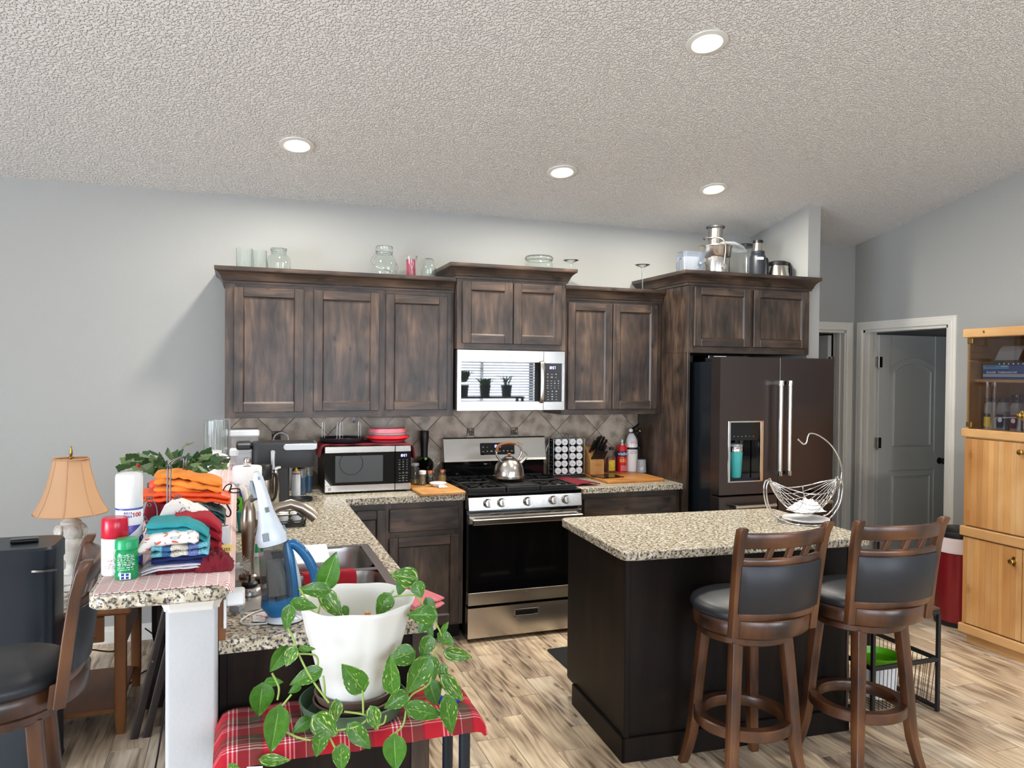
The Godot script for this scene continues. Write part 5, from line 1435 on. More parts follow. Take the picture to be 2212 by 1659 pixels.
	t = thing("folded_cloth", "crocheted dishcloth striped light blue, white and denim blue", "cloth", Vector3(-1.472, Y + 0.045, 2.85), 0, "stack of folded kitchen cloths")
	for k in 5:
		var xs := [-0.071, -0.045, -0.024, 0.02, 0.046, 0.072]
		part("stripe", fold(xs[k], xs[k + 1] + 0.002, 0.0, 0.034, -0.07, 0.07, 2, 0.004, 9), ["knit_aqua", "knit_denim", "knit_cream", "knit_blue", "knit_aqua"][k], t)
	towel("folded_cloth", "white tea towel printed with coral and grey leaves", "cloth_floral", [-1.574, -1.424, Y + 0.077, Y + 0.113, 2.77, 2.925], 1, 0.005, 6, func(u): return -0.02 * pow(maxf(0.0, 0.25 - u) / 0.25, 1.2))
	towel("folded_cloth", "teal folded terry towel on top of the leaf print towel", "cloth_teal", [-1.558, -1.40, Y + 0.105, Y + 0.136, 2.75, 2.9], 2, 0.004, 7, func(u): return -0.035 * pow(maxf(0.0, u - 0.62) / 0.38, 1.3))
	towel("folded_cloth", "crimson terry towel slumped behind the teal towel", "cloth_red", [-1.497, -1.368, Y + 0.055, Y + 0.14, 2.68, 2.8], 3, 0.008, 8, func(u): return -0.04 * pow(u, 3.0))
	single("crumpled_cloth", "maroon crumpled cloth lying at the right of the stack", "cloth", Vector3(-1.385, Y + 0.002, 2.87), heap(0.1, 0.055, 0.14, 31), "cloth_maroon")
	towel("tea_towel", "white tea towel printed with a red truck and lettering", "cloth_print", [-1.54, -1.4, Y + 0.1, Y + 0.168, 2.62, 2.74], 1, 0.008, 12, func(u): return -0.05 * pow(absf(u - 0.35) / 0.65, 1.4), "cloths in the wire basket")
	t = get_node("tea_towel")
	part("truck_print", bx(Vector3(0.03, 0.022, 0.0008), 0), "print_rose", t, Vector3(-0.03, 0.025, 0.061), Vector3(0, 0, 40))
	letters("Cute in\nfall", 0.014, "print_dark", t, Vector3(0.012, 0.022, 0.061), Vector3(0, 0, -28), 0, false, "Droid Serif")
	# wire hen basket and what it holds
	t = thing("wire_basket", "grey wire hen basket with tall handle holding cloths", "basket", Vector3(-1.51, Y + 0.002, 2.55))
	for y in [0.0, 0.05, 0.1]: part("wire_hoop", tube(rect_path(-0.085, 0.085, -0.1, 0.1, y), 0.0018, 6, true), "wire_grey", t)
	for k in 7:
		var x := lerpf(-0.085, 0.085, k / 6.0)
		for z in [-0.1, 0.1]: part("wire", tube([Vector3(x, 0, z), Vector3(x, 0.1, z)], 0.0014, 5), "wire_grey", t)
		part("wire", tube([Vector3(x, 0, -0.1), Vector3(x, 0, 0.1)], 0.0014, 5), "wire_grey", t)
	for off in [0.0, 0.008]:
		part("handle", tube(smooth_path([Vector3(-0.015 + off, 0.1, 0.1), Vector3(-0.015 + off, 0.24, 0.08), Vector3(-0.012 + off, 0.268, 0.07), Vector3(0.018 + off, 0.272, -0.07), Vector3(0.02 + off, 0.25, -0.08), Vector3(0.02 + off, 0.1, -0.1)], 6), 0.0028, 6), "wire_grey", t)
	for h in [[-0.065, 0.1], [0.012, 0.1]]:
		part("hen_figure", tube(smooth_path([Vector3(h[0] - 0.012, 0.03, 0.105), Vector3(h[0], 0.09, 0.107), Vector3(h[0] - 0.018, 0.13, 0.107), Vector3(h[0] - 0.012, 0.158, 0.107), Vector3(h[0] + 0.008, 0.164, 0.107), Vector3(h[0] + 0.022, 0.14, 0.107), Vector3(h[0] + 0.024, 0.1, 0.107)], 6), 0.0018, 6), "wire_grey", t)
		part("hen_eye", tube(hoop(Vector3(h[0] + 0.002, 0.148, 0.107), 0.005, 14, Basis(Vector3.RIGHT, PI / 2)), 0.0015, 5, true), "wire_grey", t)
		for c in 3: part("hen_comb", tube(hoop(Vector3(h[0] - 0.004 + c * 0.007, 0.171, 0.107), 0.004, 10, Basis(Vector3.RIGHT, PI / 2)), 0.0012, 5, true), "wire_grey", t)
	towel("oven_mitt", "dark red quilted mitt inside the wire basket", "cloth_maroon", [-1.59, -1.52, Y + 0.006, Y + 0.15, 2.47, 2.62], 2, 0.01, 14, null, "cloths in the wire basket")
	towel("oven_mitt", "green and teal patterned mitt drooping out of the basket", "cloth_green", [-1.518, -1.36, Y + 0.11, Y + 0.145, 2.48, 2.61], 3, 0.005, 15, func(u): return -0.045 * pow(maxf(0.0, u - 0.45) / 0.55, 1.5), "cloths in the wire basket")
	towel("oven_mitt", "orange silicone mitt lying across the wire basket", "silicone_orange", [-1.605, -1.345, Y + 0.146, Y + 0.178, 2.46, 2.6], 2, 0.004, 16, func(u): return -0.02 * pow(u, 3.0), "cloths in the wire basket")
	single("silicone_loop", "round bright orange silicone piece behind the disinfectant can", "kitchen tool", Vector3(-1.575, Y + 0.173, 2.45), loft([ring(Vector3(0, 0, 0), 0.02, 0.02, 20), ring(Vector3(0, 0.012, 0), 0.022, 0.02, 20), ring(Vector3(0, 0.024, 0), 0.014, 0.014, 20)]), "silicone_red")
	t = towel("microfibre_cloth", "light orange fuzzy cloth draped on top of the pile", "cloth_orange", [-1.568, -1.372, Y + 0.176, Y + 0.238, 2.44, 2.58], 3, 0.008, 17, func(u): return -0.036 * pow(u, 1.6), "cloths in the wire basket")
	t = thing("mitt_strap", "black webbing loops of the mitts hanging over the bar's edge", "strap", Vector3(-1.355, Y + 0.12, 2.5))
	part("loop", tube(smooth_path([Vector3(-0.03, -0.02, 0), Vector3(-0.01, 0.05, 0), Vector3(0.012, 0.058, 0), Vector3(-0.005, 0.01, 0.005), Vector3(0.01, -0.03, 0), Vector3(0.0, -0.045, 0), Vector3(-0.026, -0.018, 0)], 6, true), 0.006, 6, true, 0.35), "black_matte", t)
	part("loop", tube(smooth_path([Vector3(0.01, 0.045, 0), Vector3(0.035, 0.045, 0), Vector3(0.036, 0.034, 0), Vector3(0.012, 0.034, 0)], 6, true), 0.004, 6, true, 0.5), "black_matte", t)
	t = thing("sticky_note", "yellow sticky note with black handwriting beside the cloths", "note", Vector3(-1.36, Y + 0.003, 2.74), -18)
	part("paper", sheet(func(u, v): return Vector3((u - 0.5) * 0.042, 0.004 + 0.022 * (1.0 - v), (v - 0.5) * 0.05), 4, 6, 0.0006), "note_yellow", t)
	letters("Cm", 0.016, "print_dark", t, Vector3(0, 0.0178, 0.002), Vector3(-66, 0, 10), 0, false, "Droid Serif")
	single("plastic_holder", "small white plastic holder with paper tag beside the red towel", "plastic part", Vector3(-1.365, Y + 0.003, 2.6), lathe([[0, 0], [0.02, 0], [0.022, 0.01], [0.018, 0.06], [0.015, 0.062], [0.017, 0.012], [0, 0.01]], 20), "white_plastic")
	single("fabric_patch", "small navy and yellow knitted patch beside the note", "cloth", Vector3(-1.378, Y + 0.003, 2.68), heap(0.035, 0.035, 0.04, 44, 3.0, 14), "cloth_navy")
	# vase and mug at the wall end
	t = single("glass_vase", "tall clear fluted glass vase at the far end of the bar", "vase", Vector3(-1.445, Y + 0.002, 0.4), fluted(0.066, 0.262, 28), "glass_solid")
	t = thing("mug", "white mug with curved handle behind the cactus", "mug", Vector3(-1.45, Y + 0.002, 0.95))
	part("cup", lathe([[0, 0], [0.034, 0], [0.044, 0.008], [0.046, 0.14], [0.043, 0.14], [0.04, 0.012], [0, 0.01]], 32), "white_gloss", t)
	part("handle", tube(smooth_path([Vector3(0.043, 0.12, 0), Vector3(0.075, 0.105, 0), Vector3(0.078, 0.06, 0), Vector3(0.043, 0.03, 0)], 6), 0.006, 8), "white_gloss", t)
	cactus(Vector3(-1.545, Y + 0.002, 1.95))
func rect_path(x0: float, x1: float, z0: float, z1: float, y: float) -> Array:
	return smooth_path([Vector3(x0, y, z0), Vector3((x0 + x1) / 2, y, z0 - 0.004), Vector3(x1, y, z0), Vector3(x1 + 0.004, y, (z0 + z1) / 2), Vector3(x1, y, z1), Vector3((x0 + x1) / 2, y, z1 + 0.004), Vector3(x0, y, z1), Vector3(x0 - 0.004, y, (z0 + z1) / 2)], 3, true)
func fluted(r: float, h: float, n: int) -> ArrayMesh:
	# ribbed vessel with walls, thick bottom
	var rings := []
	for y in [[0.0, 0.001, 0.0], [0.97, 0.0, 0.0], [1.0, 0.02, 1.0], [1.03, 0.5, 1.0], [1.06, 1.0, 0.3], [1.0, 1.0, 0.0], [0.97, 0.5, 0.0], [0.93, 0.1, 0.0], [0.0, 0.09, 0.0]]:
		var g := []
		for j in n * 4:
			var a := -TAU * j / (n * 4)
			var f: float = r * 0.95 * y[0] * (1.0 + 0.025 * y[2] * cos(a * n))
			g.append(Vector3(cos(a) * f, y[1] * h, sin(a) * f))
		rings.append(g)
	return loft(rings, false, true, [0, 1, 2, 2, 3, 4, 4, 5])
func keypad_wrap(parent, r: float, y0: float, y1: float, m: String) -> void:
	# printed small lines round the front of a can
	var st := new_st()
	var rr := RandomNumberGenerator.new(); rr.seed = int(r * 1e5)
	var y := y0
	while y < y1:
		var a := -0.7
		while a < 0.7:
			var b := a + rr.randf_range(0.1, 0.4)
			var h := rr.randf_range(0.001, 0.002)
			quad(st, Vector3(sin(a) * r, y, cos(a) * r), Vector3(sin(b) * r, y, cos(b) * r), Vector3(sin(b) * r, y + h, cos(b) * r), Vector3(sin(a) * r, y + h, cos(a) * r))
			a = b + rr.randf_range(0.03, 0.15)
		y += rr.randf_range(0.0035, 0.006)
	part("fine_print", done(st), m, parent)
func cactus(at: Vector3) -> void:
	var t := thing("holiday_cactus", "holiday cactus with flat toothed leaf pads in a dark green pot", "plant", at)
	part("pot", lathe([[0, 0], [0.07, 0], [0.075, 0.004], [0.1, 0.1], [0.106, 0.1], [0.106, 0.118], [0.1, 0.118], [0.09, 0.1], [0, 0.1]], 36), "pot_green", t)
	part("soil", lathe([[0, 0.1], [0.095, 0.1], [0.06, 0.106], [0, 0.108]], 20), "soil", t)
	# pad: flat, four pairs of teeth
	var o := PackedVector2Array()
	for s in [[0.0, 0.0], [0.25, 0.3], [0.4, 0.75], [0.33, 1.0], [0.5, 1.25], [0.46, 1.6], [0.58, 1.85], [0.4, 2.05], [0.15, 1.98]]: o.append(Vector2(s[0], s[1]))
	for k in range(o.size() - 1, 0, -1): o.append(Vector2(-o[k].x, o[k].y))
	var pads := []
	for k in 2:
		var p := PackedVector2Array()
		for q in o: p.append(q * 0.026)
		pads.append(slab(p, -0.0012, 0.0012, 0.0006))
	var r := RandomNumberGenerator.new(); r.seed = 15
	for k in 38:
		var a := TAU * k / 38.0 + r.randf_range(-0.15, 0.15)
		var p := Vector3(cos(a), 0, sin(a)) * r.randf_range(0.01, 0.07) + Vector3(0, 0.1, 0)
		var d := Vector3(cos(a) * 0.8, r.randf_range(1.2, 2.2), sin(a) * 0.5).normalized()
		if k % 3 == 0: d = Vector3(cos(a) * 0.3, 1.5, sin(a) * 0.3).normalized()
		for j in r.randi_range(3, 5):
			var side := d.cross(Vector3(sin(a * 3.0 + j), 0.3, cos(a * 2.0 + j))).normalized()
			var xf := Transform3D(Basis(side, d, side.cross(d)), p)
			var m := part("leaf_pad", pads[0], "cactus_dark" if r.randf() < 0.6 else "cactus_light", t)
			m.transform = xf
			p += d * 0.05
			d = (d + Vector3(cos(a) * 0.36, -0.26 - 0.06 * j, sin(a) * 0.2) + Vector3(r.randf_range(-0.2, 0.2), 0, r.randf_range(-0.2, 0.2))).normalized()
			if p.x < -0.19 or p.x > 0.165 or p.y < 0.08 or p.y > 0.26: break
	for k in 4: part("flower_bud", lathe([[0, 0], [0.005, 0.006], [0.006, 0.014], [0.002, 0.022], [0, 0.023]], 8), "flower_red", t, Vector3(-0.14 + k * 0.012, 0.175 + 0.008 * (k % 2), 0.03 * (k % 2)), Vector3(30 * k, 0, 30))
	for k in 3: part("stake", tube([Vector3(-0.02 + 0.05 * k, 0.1, 0.06), Vector3(-0.06 + 0.06 * k, 0.15, 0.075)], 0.0018, 5), "straw", t)
func build_peninsula() -> void:
	var Y := 0.9145
	# double bowl sink
	var t := thing("sink", "stainless double bowl drop-in sink in the peninsula counter", "sink", Vector3(-1.03, 0.914, 2.28))
	var st := new_st()
	var xs := [-0.315, -0.165, 0.2, 0.235]
	var zs := [-0.405, -0.375, -0.005, 0.03, 0.375, 0.405]
	for i in 3:
		for j in 5:
			if i == 1 and (j == 1 or j == 3): continue
			add_box(st, Vector3(xs[i], 0.0005, zs[j]), Vector3(xs[i + 1], 0.005, zs[j + 1]))
	part("rim", done(st), "sink_steel", t)
	for b in [[zs[1], zs[2]], [zs[3], zs[4]]]:
		var cz: float = (b[0] + b[1]) / 2
		var hz: float = (b[1] - b[0]) / 2
		var cx: float = (xs[1] + xs[2]) / 2
		var hx: float = (xs[2] - xs[1]) / 2
		var rings := []
		for p in [[0.0, 1.0], [-0.02, 0.975], [-0.15, 0.95], [-0.172, 0.9], [-0.178, 0.6], [-0.18, 0.1]]: rings.append(ring(Vector3(cx, 0.004 + p[0], cz), hx * p[1] * 1.01, hz * p[1] * 1.01, 48, 6.0))
		part("bowl", loft(rings, false), "sink_steel", t)
		part("drain", lathe([[0, 0], [0.045, 0], [0.045, 0.002], [0.035, -0.004], [0, -0.004]], 24), "sink_steel", t, Vector3(cx, -0.172, cz))
	# faucet
	t = thing("faucet", "brushed nickel single handle kitchen faucet behind the sink", "faucet", Vector3(-1.287, 0.919, 2.28))
	part("escutcheon", lathe([[0, 0], [0.032, 0], [0.033, 0.006], [0.026, 0.012], [0, 0.012]], 28), "nickel", t)
	part("body", lathe([[0.02, 0.01], [0.02, 0.03], [0.0195, 0.05], [0.023, 0.12], [0.026, 0.19], [0.0265, 0.205], [0.0262, 0.207], [0.0235, 0.24], [0.016, 0.268], [0.007, 0.279], [0, 0.28]], 32), "nickel", t)
	part("spout", limb([[Vector3(0.0, 0.13, 0), 0.018, 0.018], [Vector3(0.02, 0.165, 0), 0.019, 0.018], [Vector3(0.055, 0.21, 0), 0.018, 0.018], [Vector3(0.1, 0.245, 0), 0.018, 0.018], [Vector3(0.145, 0.255, 0), 0.0185, 0.018], [Vector3(0.185, 0.24, 0), 0.021, 0.02], [Vector3(0.215, 0.218, 0), 0.023, 0.022], [Vector3(0.233, 0.2, 0), 0.02, 0.02]], 24), "nickel", t)
	part("spray_button", bx(Vector3(0.03, 0.008, 0.014), 0.003), "black_plastic", t, Vector3(0.178, 0.215, 0.016), Vector3(0, 0, -38))
	part("lever", limb([[Vector3(0.0, 0.27, 0), 0.008, 0.01], [Vector3(0.01, 0.29, 0.0), 0.006, 0.01], [Vector3(0.03, 0.315, 0.0), 0.005, 0.009], [Vector3(0.045, 0.328, 0.0), 0.004, 0.007]], 14), "nickel", t)
	# hand vacuum on its charging base
	t = thing("hand_vacuum", "blue and white cordless hand vacuum standing on its charging base", "vacuum", Vector3(-1.19, Y, 2.8))
	part("charging_base", lathe([[0, 0], [0.055, 0], [0.057, 0.004], [0.053, 0.012], [0.03, 0.022], [0.02, 0.04], [0, 0.04]], 32), "vac_white", t, Vector3.ZERO)
	part("base_ring", lathe([[0.053, 0], [0.0578, 0.0], [0.058, 0.003], [0.0565, 0.0045]], 32), "charcoal", t)
	part("lower_shell", limb([[Vector3(0.005, 0.012, 0), 0.026, 0.03], [Vector3(-0.005, 0.035, 0), 0.045, 0.042], [Vector3(-0.015, 0.06, 0), 0.055, 0.046], [Vector3(-0.016, 0.075, 0), 0.05, 0.046]], 28, 2.4), "vac_blue", t)
	part("dust_bowl", limb([[Vector3(-0.016, 0.07, 0), 0.05, 0.046], [Vector3(-0.02, 0.12, 0), 0.05, 0.047], [Vector3(-0.026, 0.17, 0), 0.047, 0.045], [Vector3(-0.032, 0.21, 0), 0.043, 0.043], [Vector3(-0.035, 0.236, 0), 0.042, 0.042]], 32, 2.4), "vac_smoke", t)
	part("filter", limb([[Vector3(-0.018, 0.08, 0), 0.03, 0.028], [Vector3(-0.024, 0.14, 0), 0.03, 0.028], [Vector3(-0.028, 0.18, 0), 0.022, 0.02]], 18), "vac_dust", t)
	part("collar", limb([[Vector3(-0.035, 0.234, 0), 0.043, 0.043], [Vector3(-0.04, 0.258, 0), 0.045, 0.043], [Vector3(-0.045, 0.285, 0), 0.034, 0.036], [Vector3(-0.054, 0.33, 0), 0.022, 0.026], [Vector3(-0.066, 0.385, 0), 0.017, 0.02], [Vector3(-0.078, 0.43, 0), 0.015, 0.017], [Vector3(-0.083, 0.447, 0), 0.007, 0.014]], 28, 2.6), "vac_white", t)
	part("release_button", bx(Vector3(0.018, 0.024, 0.004), 0.0015), "vac_grey", t, Vector3(-0.056, 0.259, 0.041), Vector3(-4, -8, 10))
	part("side_clip", bx(Vector3(0.006, 0.028, 0.02), 0.002), "vac_grey", t, Vector3(0.001, 0.272, 0.004), Vector3(0, 0, 22))
	part("nozzle_flap", limb([[Vector3(-0.082, 0.372, 0), 0.006, 0.012], [Vector3(-0.093, 0.395, 0), 0.008, 0.013], [Vector3(-0.096, 0.42, 0), 0.004, 0.012]], 14), "vac_grey", t)
	part("nozzle_brush", bx(Vector3(0.02, 0.006, 0.03), 0.002), "charcoal", t, Vector3(-0.089, 0.365, 0), Vector3(0, 0, 28))
	part("grille", bx(Vector3(0.006, 0.01, 0.001), 0), "vac_grey", t, Vector3(-0.075, 0.43, 0.0195), Vector3(0, 0, 12))
	part("badge", bx(Vector3(0.011, 0.015, 0.001), 0), "vac_badge", t, Vector3(-0.052, 0.338, 0.03), Vector3(-8, 0, 12))
	part("handle", tube(smooth_path([Vector3(0.0, 0.225, 0), Vector3(0.028, 0.225, 0), Vector3(0.06, 0.19, 0), Vector3(0.085, 0.14, 0), Vector3(0.09, 0.1, 0), Vector3(0.07, 0.06, 0), Vector3(0.03, 0.045, 0)], 6), 0.012, 12, false, 1.2), "vac_blue", t)
	part("handle_inlay", tube(smooth_path([Vector3(0.01, 0.19, 0), Vector3(0.026, 0.13, 0.004), Vector3(0.03, 0.08, 0.004), Vector3(0.024, 0.06, 0)], 6), 0.012, 10, false, 1.6), "vac_white", t)
	part("spine", limb([[Vector3(0.026, 0.05, 0), 0.02, 0.034], [Vector3(0.02, 0.13, 0), 0.016, 0.034], [Vector3(0.01, 0.2, 0), 0.016, 0.03], [Vector3(0.004, 0.236, 0), 0.008, 0.024]], 18, 3.0), "vac_blue", t)
	for k in 4: part("switch", bx(Vector3(0.004, 0.012, 0.014), 0.001), "vac_grey" if k % 2 else "vac_white", t, Vector3(0.062 + k * 0.011, 0.206 - k * 0.02, 0.0), Vector3(0, 0, 30))
	t = thing("charger_cord", "white charger cord with warning label looping on the counter", "cord", Vector3(-1.27, Y, 2.78))
	part("cord", tube(smooth_path([Vector3(0.03, 0.004, 0.05), Vector3(-0.02, 0.003, 0.04), Vector3(-0.045, 0.003, 0.01), Vector3(-0.02, 0.003, -0.05), Vector3(0.02, 0.003, -0.09), Vector3(0.05, 0.003, -0.1)], 6), 0.0025, 6), "white_plastic", t)
	part("cord_tag", sheet(func(u, v): return Vector3(-0.01 + u * 0.05, 0.004 + 0.012 * sin(u * 2.4) * (1.0 - v), -0.04 + v * 0.06 + u * 0.02), 8, 6, 0.0008), "print_white", t)
	for k in 3: part("tag_stripe", bx(Vector3(0.018, 0.0006, 0.004), 0), "print_red", t, Vector3(0.008 + k * 0.012, 0.0135, 0.0 + k * 0.014), Vector3(0, -20, 0))
	t = thing("sink_strainer", "steel and black rubber sink strainers resting on the counter", "strainer", Vector3(-1.285, Y, 2.5))
	part("basket", lathe([[0, 0], [0.036, 0], [0.042, 0.006], [0.042, 0.018], [0.036, 0.026], [0.024, 0.03], [0, 0.03]], 32), "sink_steel", t)
	for k in 12: part("hole", lathe([[0, 0], [0.0022, 0], [0, 0.0006]], 8), "black_matte", t, Vector3(sin(TAU * k / 12.0) * 0.0385, 0.0225, cos(TAU * k / 12.0) * 0.0385), Vector3(50 * cos(TAU * k / 12.0), 0, -50 * sin(TAU * k / 12.0)))
	part("stopper", lathe([[0, 0.03], [0.025, 0.03], [0.026, 0.04], [0.02, 0.046], [0.004, 0.047], [0.004, 0.068], [0, 0.069]], 24), "black_plastic", t)
	t = thing("sink_strainer", "second dark sink strainer behind the steel one", "strainer", Vector3(-1.245, Y, 2.42))
	part("basket", lathe([[0, 0], [0.03, 0], [0.036, 0.006], [0.034, 0.02], [0, 0.022]], 28), "sink_steel", t)
	part("stopper", lathe([[0, 0.022], [0.024, 0.022], [0.022, 0.034], [0, 0.036]], 24), "black_plastic", t)
	for k in 2:
		t = thing("scrub_brush", ["round white bristle dish brush leaning below the bar", "white bristle brush head lying on the counter"][k], "brush", [Vector3(-1.318, Y, 2.3), Vector3(-1.328, Y, 2.66)][k])
		part("brush_back", lathe([[0, 0], [0.012, 0], [0.014, 0.01], [0.01, 0.03], [0, 0.03]], 16), "white_plastic" if k == 0 else "vac_grey", t, [Vector3(-0.012, 0.05, 0), Vector3(-0.012, 0.016, 0.03)][k], [Vector3(0, 0, -90), Vector3(90, 0, -60)][k])
		var bst := new_st()
		var rr := RandomNumberGenerator.new(); rr.seed = 5 + k
		for q in 160:
			var a := rr.randf() * TAU
			var e := rr.randf_range(0.0, 1.25)
			var d := Vector3(cos(e), sin(e) * cos(a), sin(e) * sin(a))
			if k == 1: d = d.rotated(Vector3.UP, 0.5)
			var c0: Vector3 = [Vector3(-0.005, 0.05, 0), Vector3(0.0, 0.03, 0.012)][k]
			add_tube(bst, [c0 + d * 0.008, c0 + d * (0.044 if k == 0 else 0.03)], 0.0007, 4)
		tag(part("bristles", done(bst), "bristle", t), "", "", "", "stuff")
	t = thing("cabinet_clip", "white plastic bracket clipped to the post under the bar", "bracket", Vector3(-1.353, 1.01, 2.93))
	pbox("arm", "white_plastic", t, Vector3(0.0, 0.0, -0.03), Vector3(0.05, 0.042, 0.012), 0.005)
	pbox("hinge_plate", "white_plastic", t, Vector3(-0.006, -0.06, -0.01), Vector3(0.002, 0.02, 0.014), 0.002)
	# coffee corner
	t = thing("coffee_pod_tray", "black wire pod tray holding white coffee pods", "tray", Vector3(-1.086, Y, 1.34))
	for x in [-0.06, 0.06]:
		for z in [-0.05, 0.05]: part("foot", lathe([[0, 0], [0.006, 0], [0.006, 0.012], [0, 0.012]], 10), "black_plastic", t, Vector3(x, 0, z))
	pbox("base", "black_plastic", t, Vector3(-0.07, 0.012, -0.06), Vector3(0.07, 0.018, 0.06), 0.002)
	for y in [0.03, 0.06]: part("rail", tube(rect_path(-0.066, 0.066, -0.056, 0.056, y), 0.003, 6, true), "black_plastic", t)
	for x in [-0.066, 0.0, 0.066]:
		for z in [-0.056, 0.056]: part("upright", tube([Vector3(x, 0.016, z), Vector3(x, 0.06, z)], 0.003, 6), "black_plastic", t)
	for k in 4:
		var c := thing("coffee_pod", ["white coffee pod in the tray, front left", "white coffee pod in the tray, front right", "white coffee pod in the tray, back left", "white coffee pod in the tray, back right"][k], "coffee pod", Vector3(-1.086 + (-0.03 if k % 2 == 0 else 0.03), Y + 0.0185, 1.34 + (0.028 if k < 2 else -0.028)), 0, "coffee pods in the tray")
		part("cup", lathe([[0, 0], [0.016, 0], [0.018, 0.003], [0.021, 0.036], [0.0245, 0.038], [0.0245, 0.04], [0, 0.041]], 20), "white_plastic", c)
	t = thing("coffee_maker", "black single serve coffee maker with silver lid handle and water tank", "coffee maker", Vector3(-1.11, Y, 0.6))
	pbox("foot_plate", "charcoal", t, Vector3(-0.14, 0, -0.1), Vector3(0.09, 0.012, 0.1), 0.004)
	part("column", bx(Vector3(0.2, 0.22, 0.19), 0.01), "charcoal", t, Vector3(-0.04, 0.115, 0))
	part("head", loft([ring(Vector3(0.03, 0.2, 0), 0.172, 0.1, 40, 6.0), ring(Vector3(0.032, 0.205, 0), 0.175, 0.102, 40, 6.0), ring(Vector3(0.032, 0.332, 0), 0.175, 0.102, 40, 6.0), ring(Vector3(0.03, 0.34, 0), 0.168, 0.096, 40, 6.0)]), "charcoal", t)
	part("lid_handle", slab(rrect(0.025, 0.3, 0.208, 0.335, 0.017), 0.1, 0.108, 0.002), "silver_plastic", t)
	part("lid_handle_front", slab(rrect(-0.09, 0.3, 0.09, 0.335, 0.012), -0.003, 0.003, 0.001), "silver_plastic", t, Vector3(0.208, 0, 0), Vector3(0, 90, 0))
	part("handle_pivot", lathe([[0, 0], [0.013, 0], [0.013, 0.002], [0, 0.002]], 20), "silver_plastic", t, Vector3(0.043, 0.317, 0.108), Vector3(90, 0, 0))
	pbox("water_tank", "plastic_clear", t, Vector3(-0.222, 0.05, -0.085), Vector3(-0.142, 0.31, 0.085), 0.006)
	pbox("tank_water", "tank_grey", t, Vector3(-0.216, 0.055, -0.079), Vector3(-0.146, 0.29, 0.079), 0.006)
	pbox("tank_lid", "black_plastic", t, Vector3(-0.225, 0.305, -0.09), Vector3(-0.142, 0.343, 0.09), 0.01)
	part("drip_tray", loft([ring(Vector3(0.13, 0.0, 0.0), 0.065, 0.075, 28, 3.0), ring(Vector3(0.13, 0.012, 0.0), 0.065, 0.075, 28, 3.0)]), "black_plastic", t)
	part("outlet", lathe([[0, 0.18], [0.02, 0.18], [0.03, 0.2], [0, 0.2]], 20), "black_plastic", t, Vector3(0.13, 0, 0))
	t = thing("paper_towel_roll", "white paper towel roll on a steel holder", "paper towels", Vector3(-1.281, Y, 1.15))
	part("holder_base", lathe([[0, 0], [0.07, 0], [0.07, 0.006], [0.06, 0.01], [0, 0.01]], 32), "steel", t)
	part("roll", lathe([[0.02, 0.012], [0.066, 0.012], [0.07, 0.018], [0.07, 0.264], [0.066, 0.27], [0.02, 0.27]], 40), "paper_quilt", t)
	part("finial", lathe([[0.006, 0.2], [0.006, 0.277], [0.018, 0.28], [0.02, 0.29], [0.02, 0.305], [0.017, 0.312], [0, 0.313]], 24), "steel", t)
	t = thing("storage_container", "tall clear storage container with white push lid", "container", Vector3(-1.29, Y, 0.25))
	pbox("box", "plastic_clear", t, Vector3(-0.08, 0, -0.08), Vector3(0.08, 0.35, 0.08), 0.008)
	pbox("lid", "white_plastic", t, Vector3(-0.086, 0.35, -0.086), Vector3(0.086, 0.392, 0.086), 0.008)
	pbox("contents", "spice_cream", t, Vector3(-0.074, 0.004, -0.074), Vector3(0.074, 0.12, 0.074), 0.004)
	t = thing("storage_container", "narrow clear container with white lid beside the bar wall", "container", Vector3(-1.345, Y, 0.43))
	pbox("box", "plastic_clear", t, Vector3(-0.024, 0, -0.05), Vector3(0.024, 0.25, 0.05), 0.005)
	pbox("lid", "white_plastic", t, Vector3(-0.026, 0.25, -0.052), Vector3(0.026, 0.29, 0.052), 0.005)
	t = thing("water_pitcher", "grey arched jug handle rising behind the coffee maker", "pitcher", Vector3(-1.07, Y, 0.16))
	part("jug", lathe([[0, 0], [0.06, 0], [0.065, 0.01], [0.07, 0.27], [0.066, 0.28], [0, 0.285]], 28), "white_plastic", t)
	part("handle", tube(smooth_path([Vector3(-0.045, 0.28, 0), Vector3(-0.04, 0.335, 0), Vector3(0, 0.358, 0), Vector3(0.04, 0.335, 0), Vector3(0.045, 0.28, 0)], 6), 0.006, 8), "silver_plastic", t)
	t = thing("travel_mug", "stainless thermos jug with black lid and handle", "thermos", Vector3(-1.2, Y, 0.85))
	part("body", lathe([[0, 0], [0.045, 0], [0.048, 0.006], [0.046, 0.16], [0.042, 0.165]], 28), "steel", t)
	part("lid", lathe([[0.046, 0.16], [0.05, 0.17], [0.048, 0.235], [0.04, 0.244], [0, 0.246]], 28), "black_plastic", t)
	part("handle", tube(smooth_path([Vector3(0.04, 0.19, 0), Vector3(0.07, 0.18, 0), Vector3(0.068, 0.07, 0), Vector3(0.042, 0.04, 0)], 6), 0.007, 8), "black_plastic", t)
	t = thing("cream_whipper", "slim steel cream siphon bottle with lever top", "siphon", Vector3(-1.131, Y, 0.75))
	part("bottle", lathe([[0, 0], [0.022, 0], [0.024, 0.005], [0.024, 0.13], [0.021, 0.17], [0.018, 0.195], [0, 0.2]], 24), "steel", t)
	part("lever", limb([[Vector3(-0.01, 0.2, 0), 0.01, 0.008], [Vector3(-0.012, 0.25, 0), 0.011, 0.007], [Vector3(-0.012, 0.3, 0), 0.013, 0.006], [Vector3(-0.01, 0.306, 0), 0.008, 0.004]], 14), "silver_plastic", t)
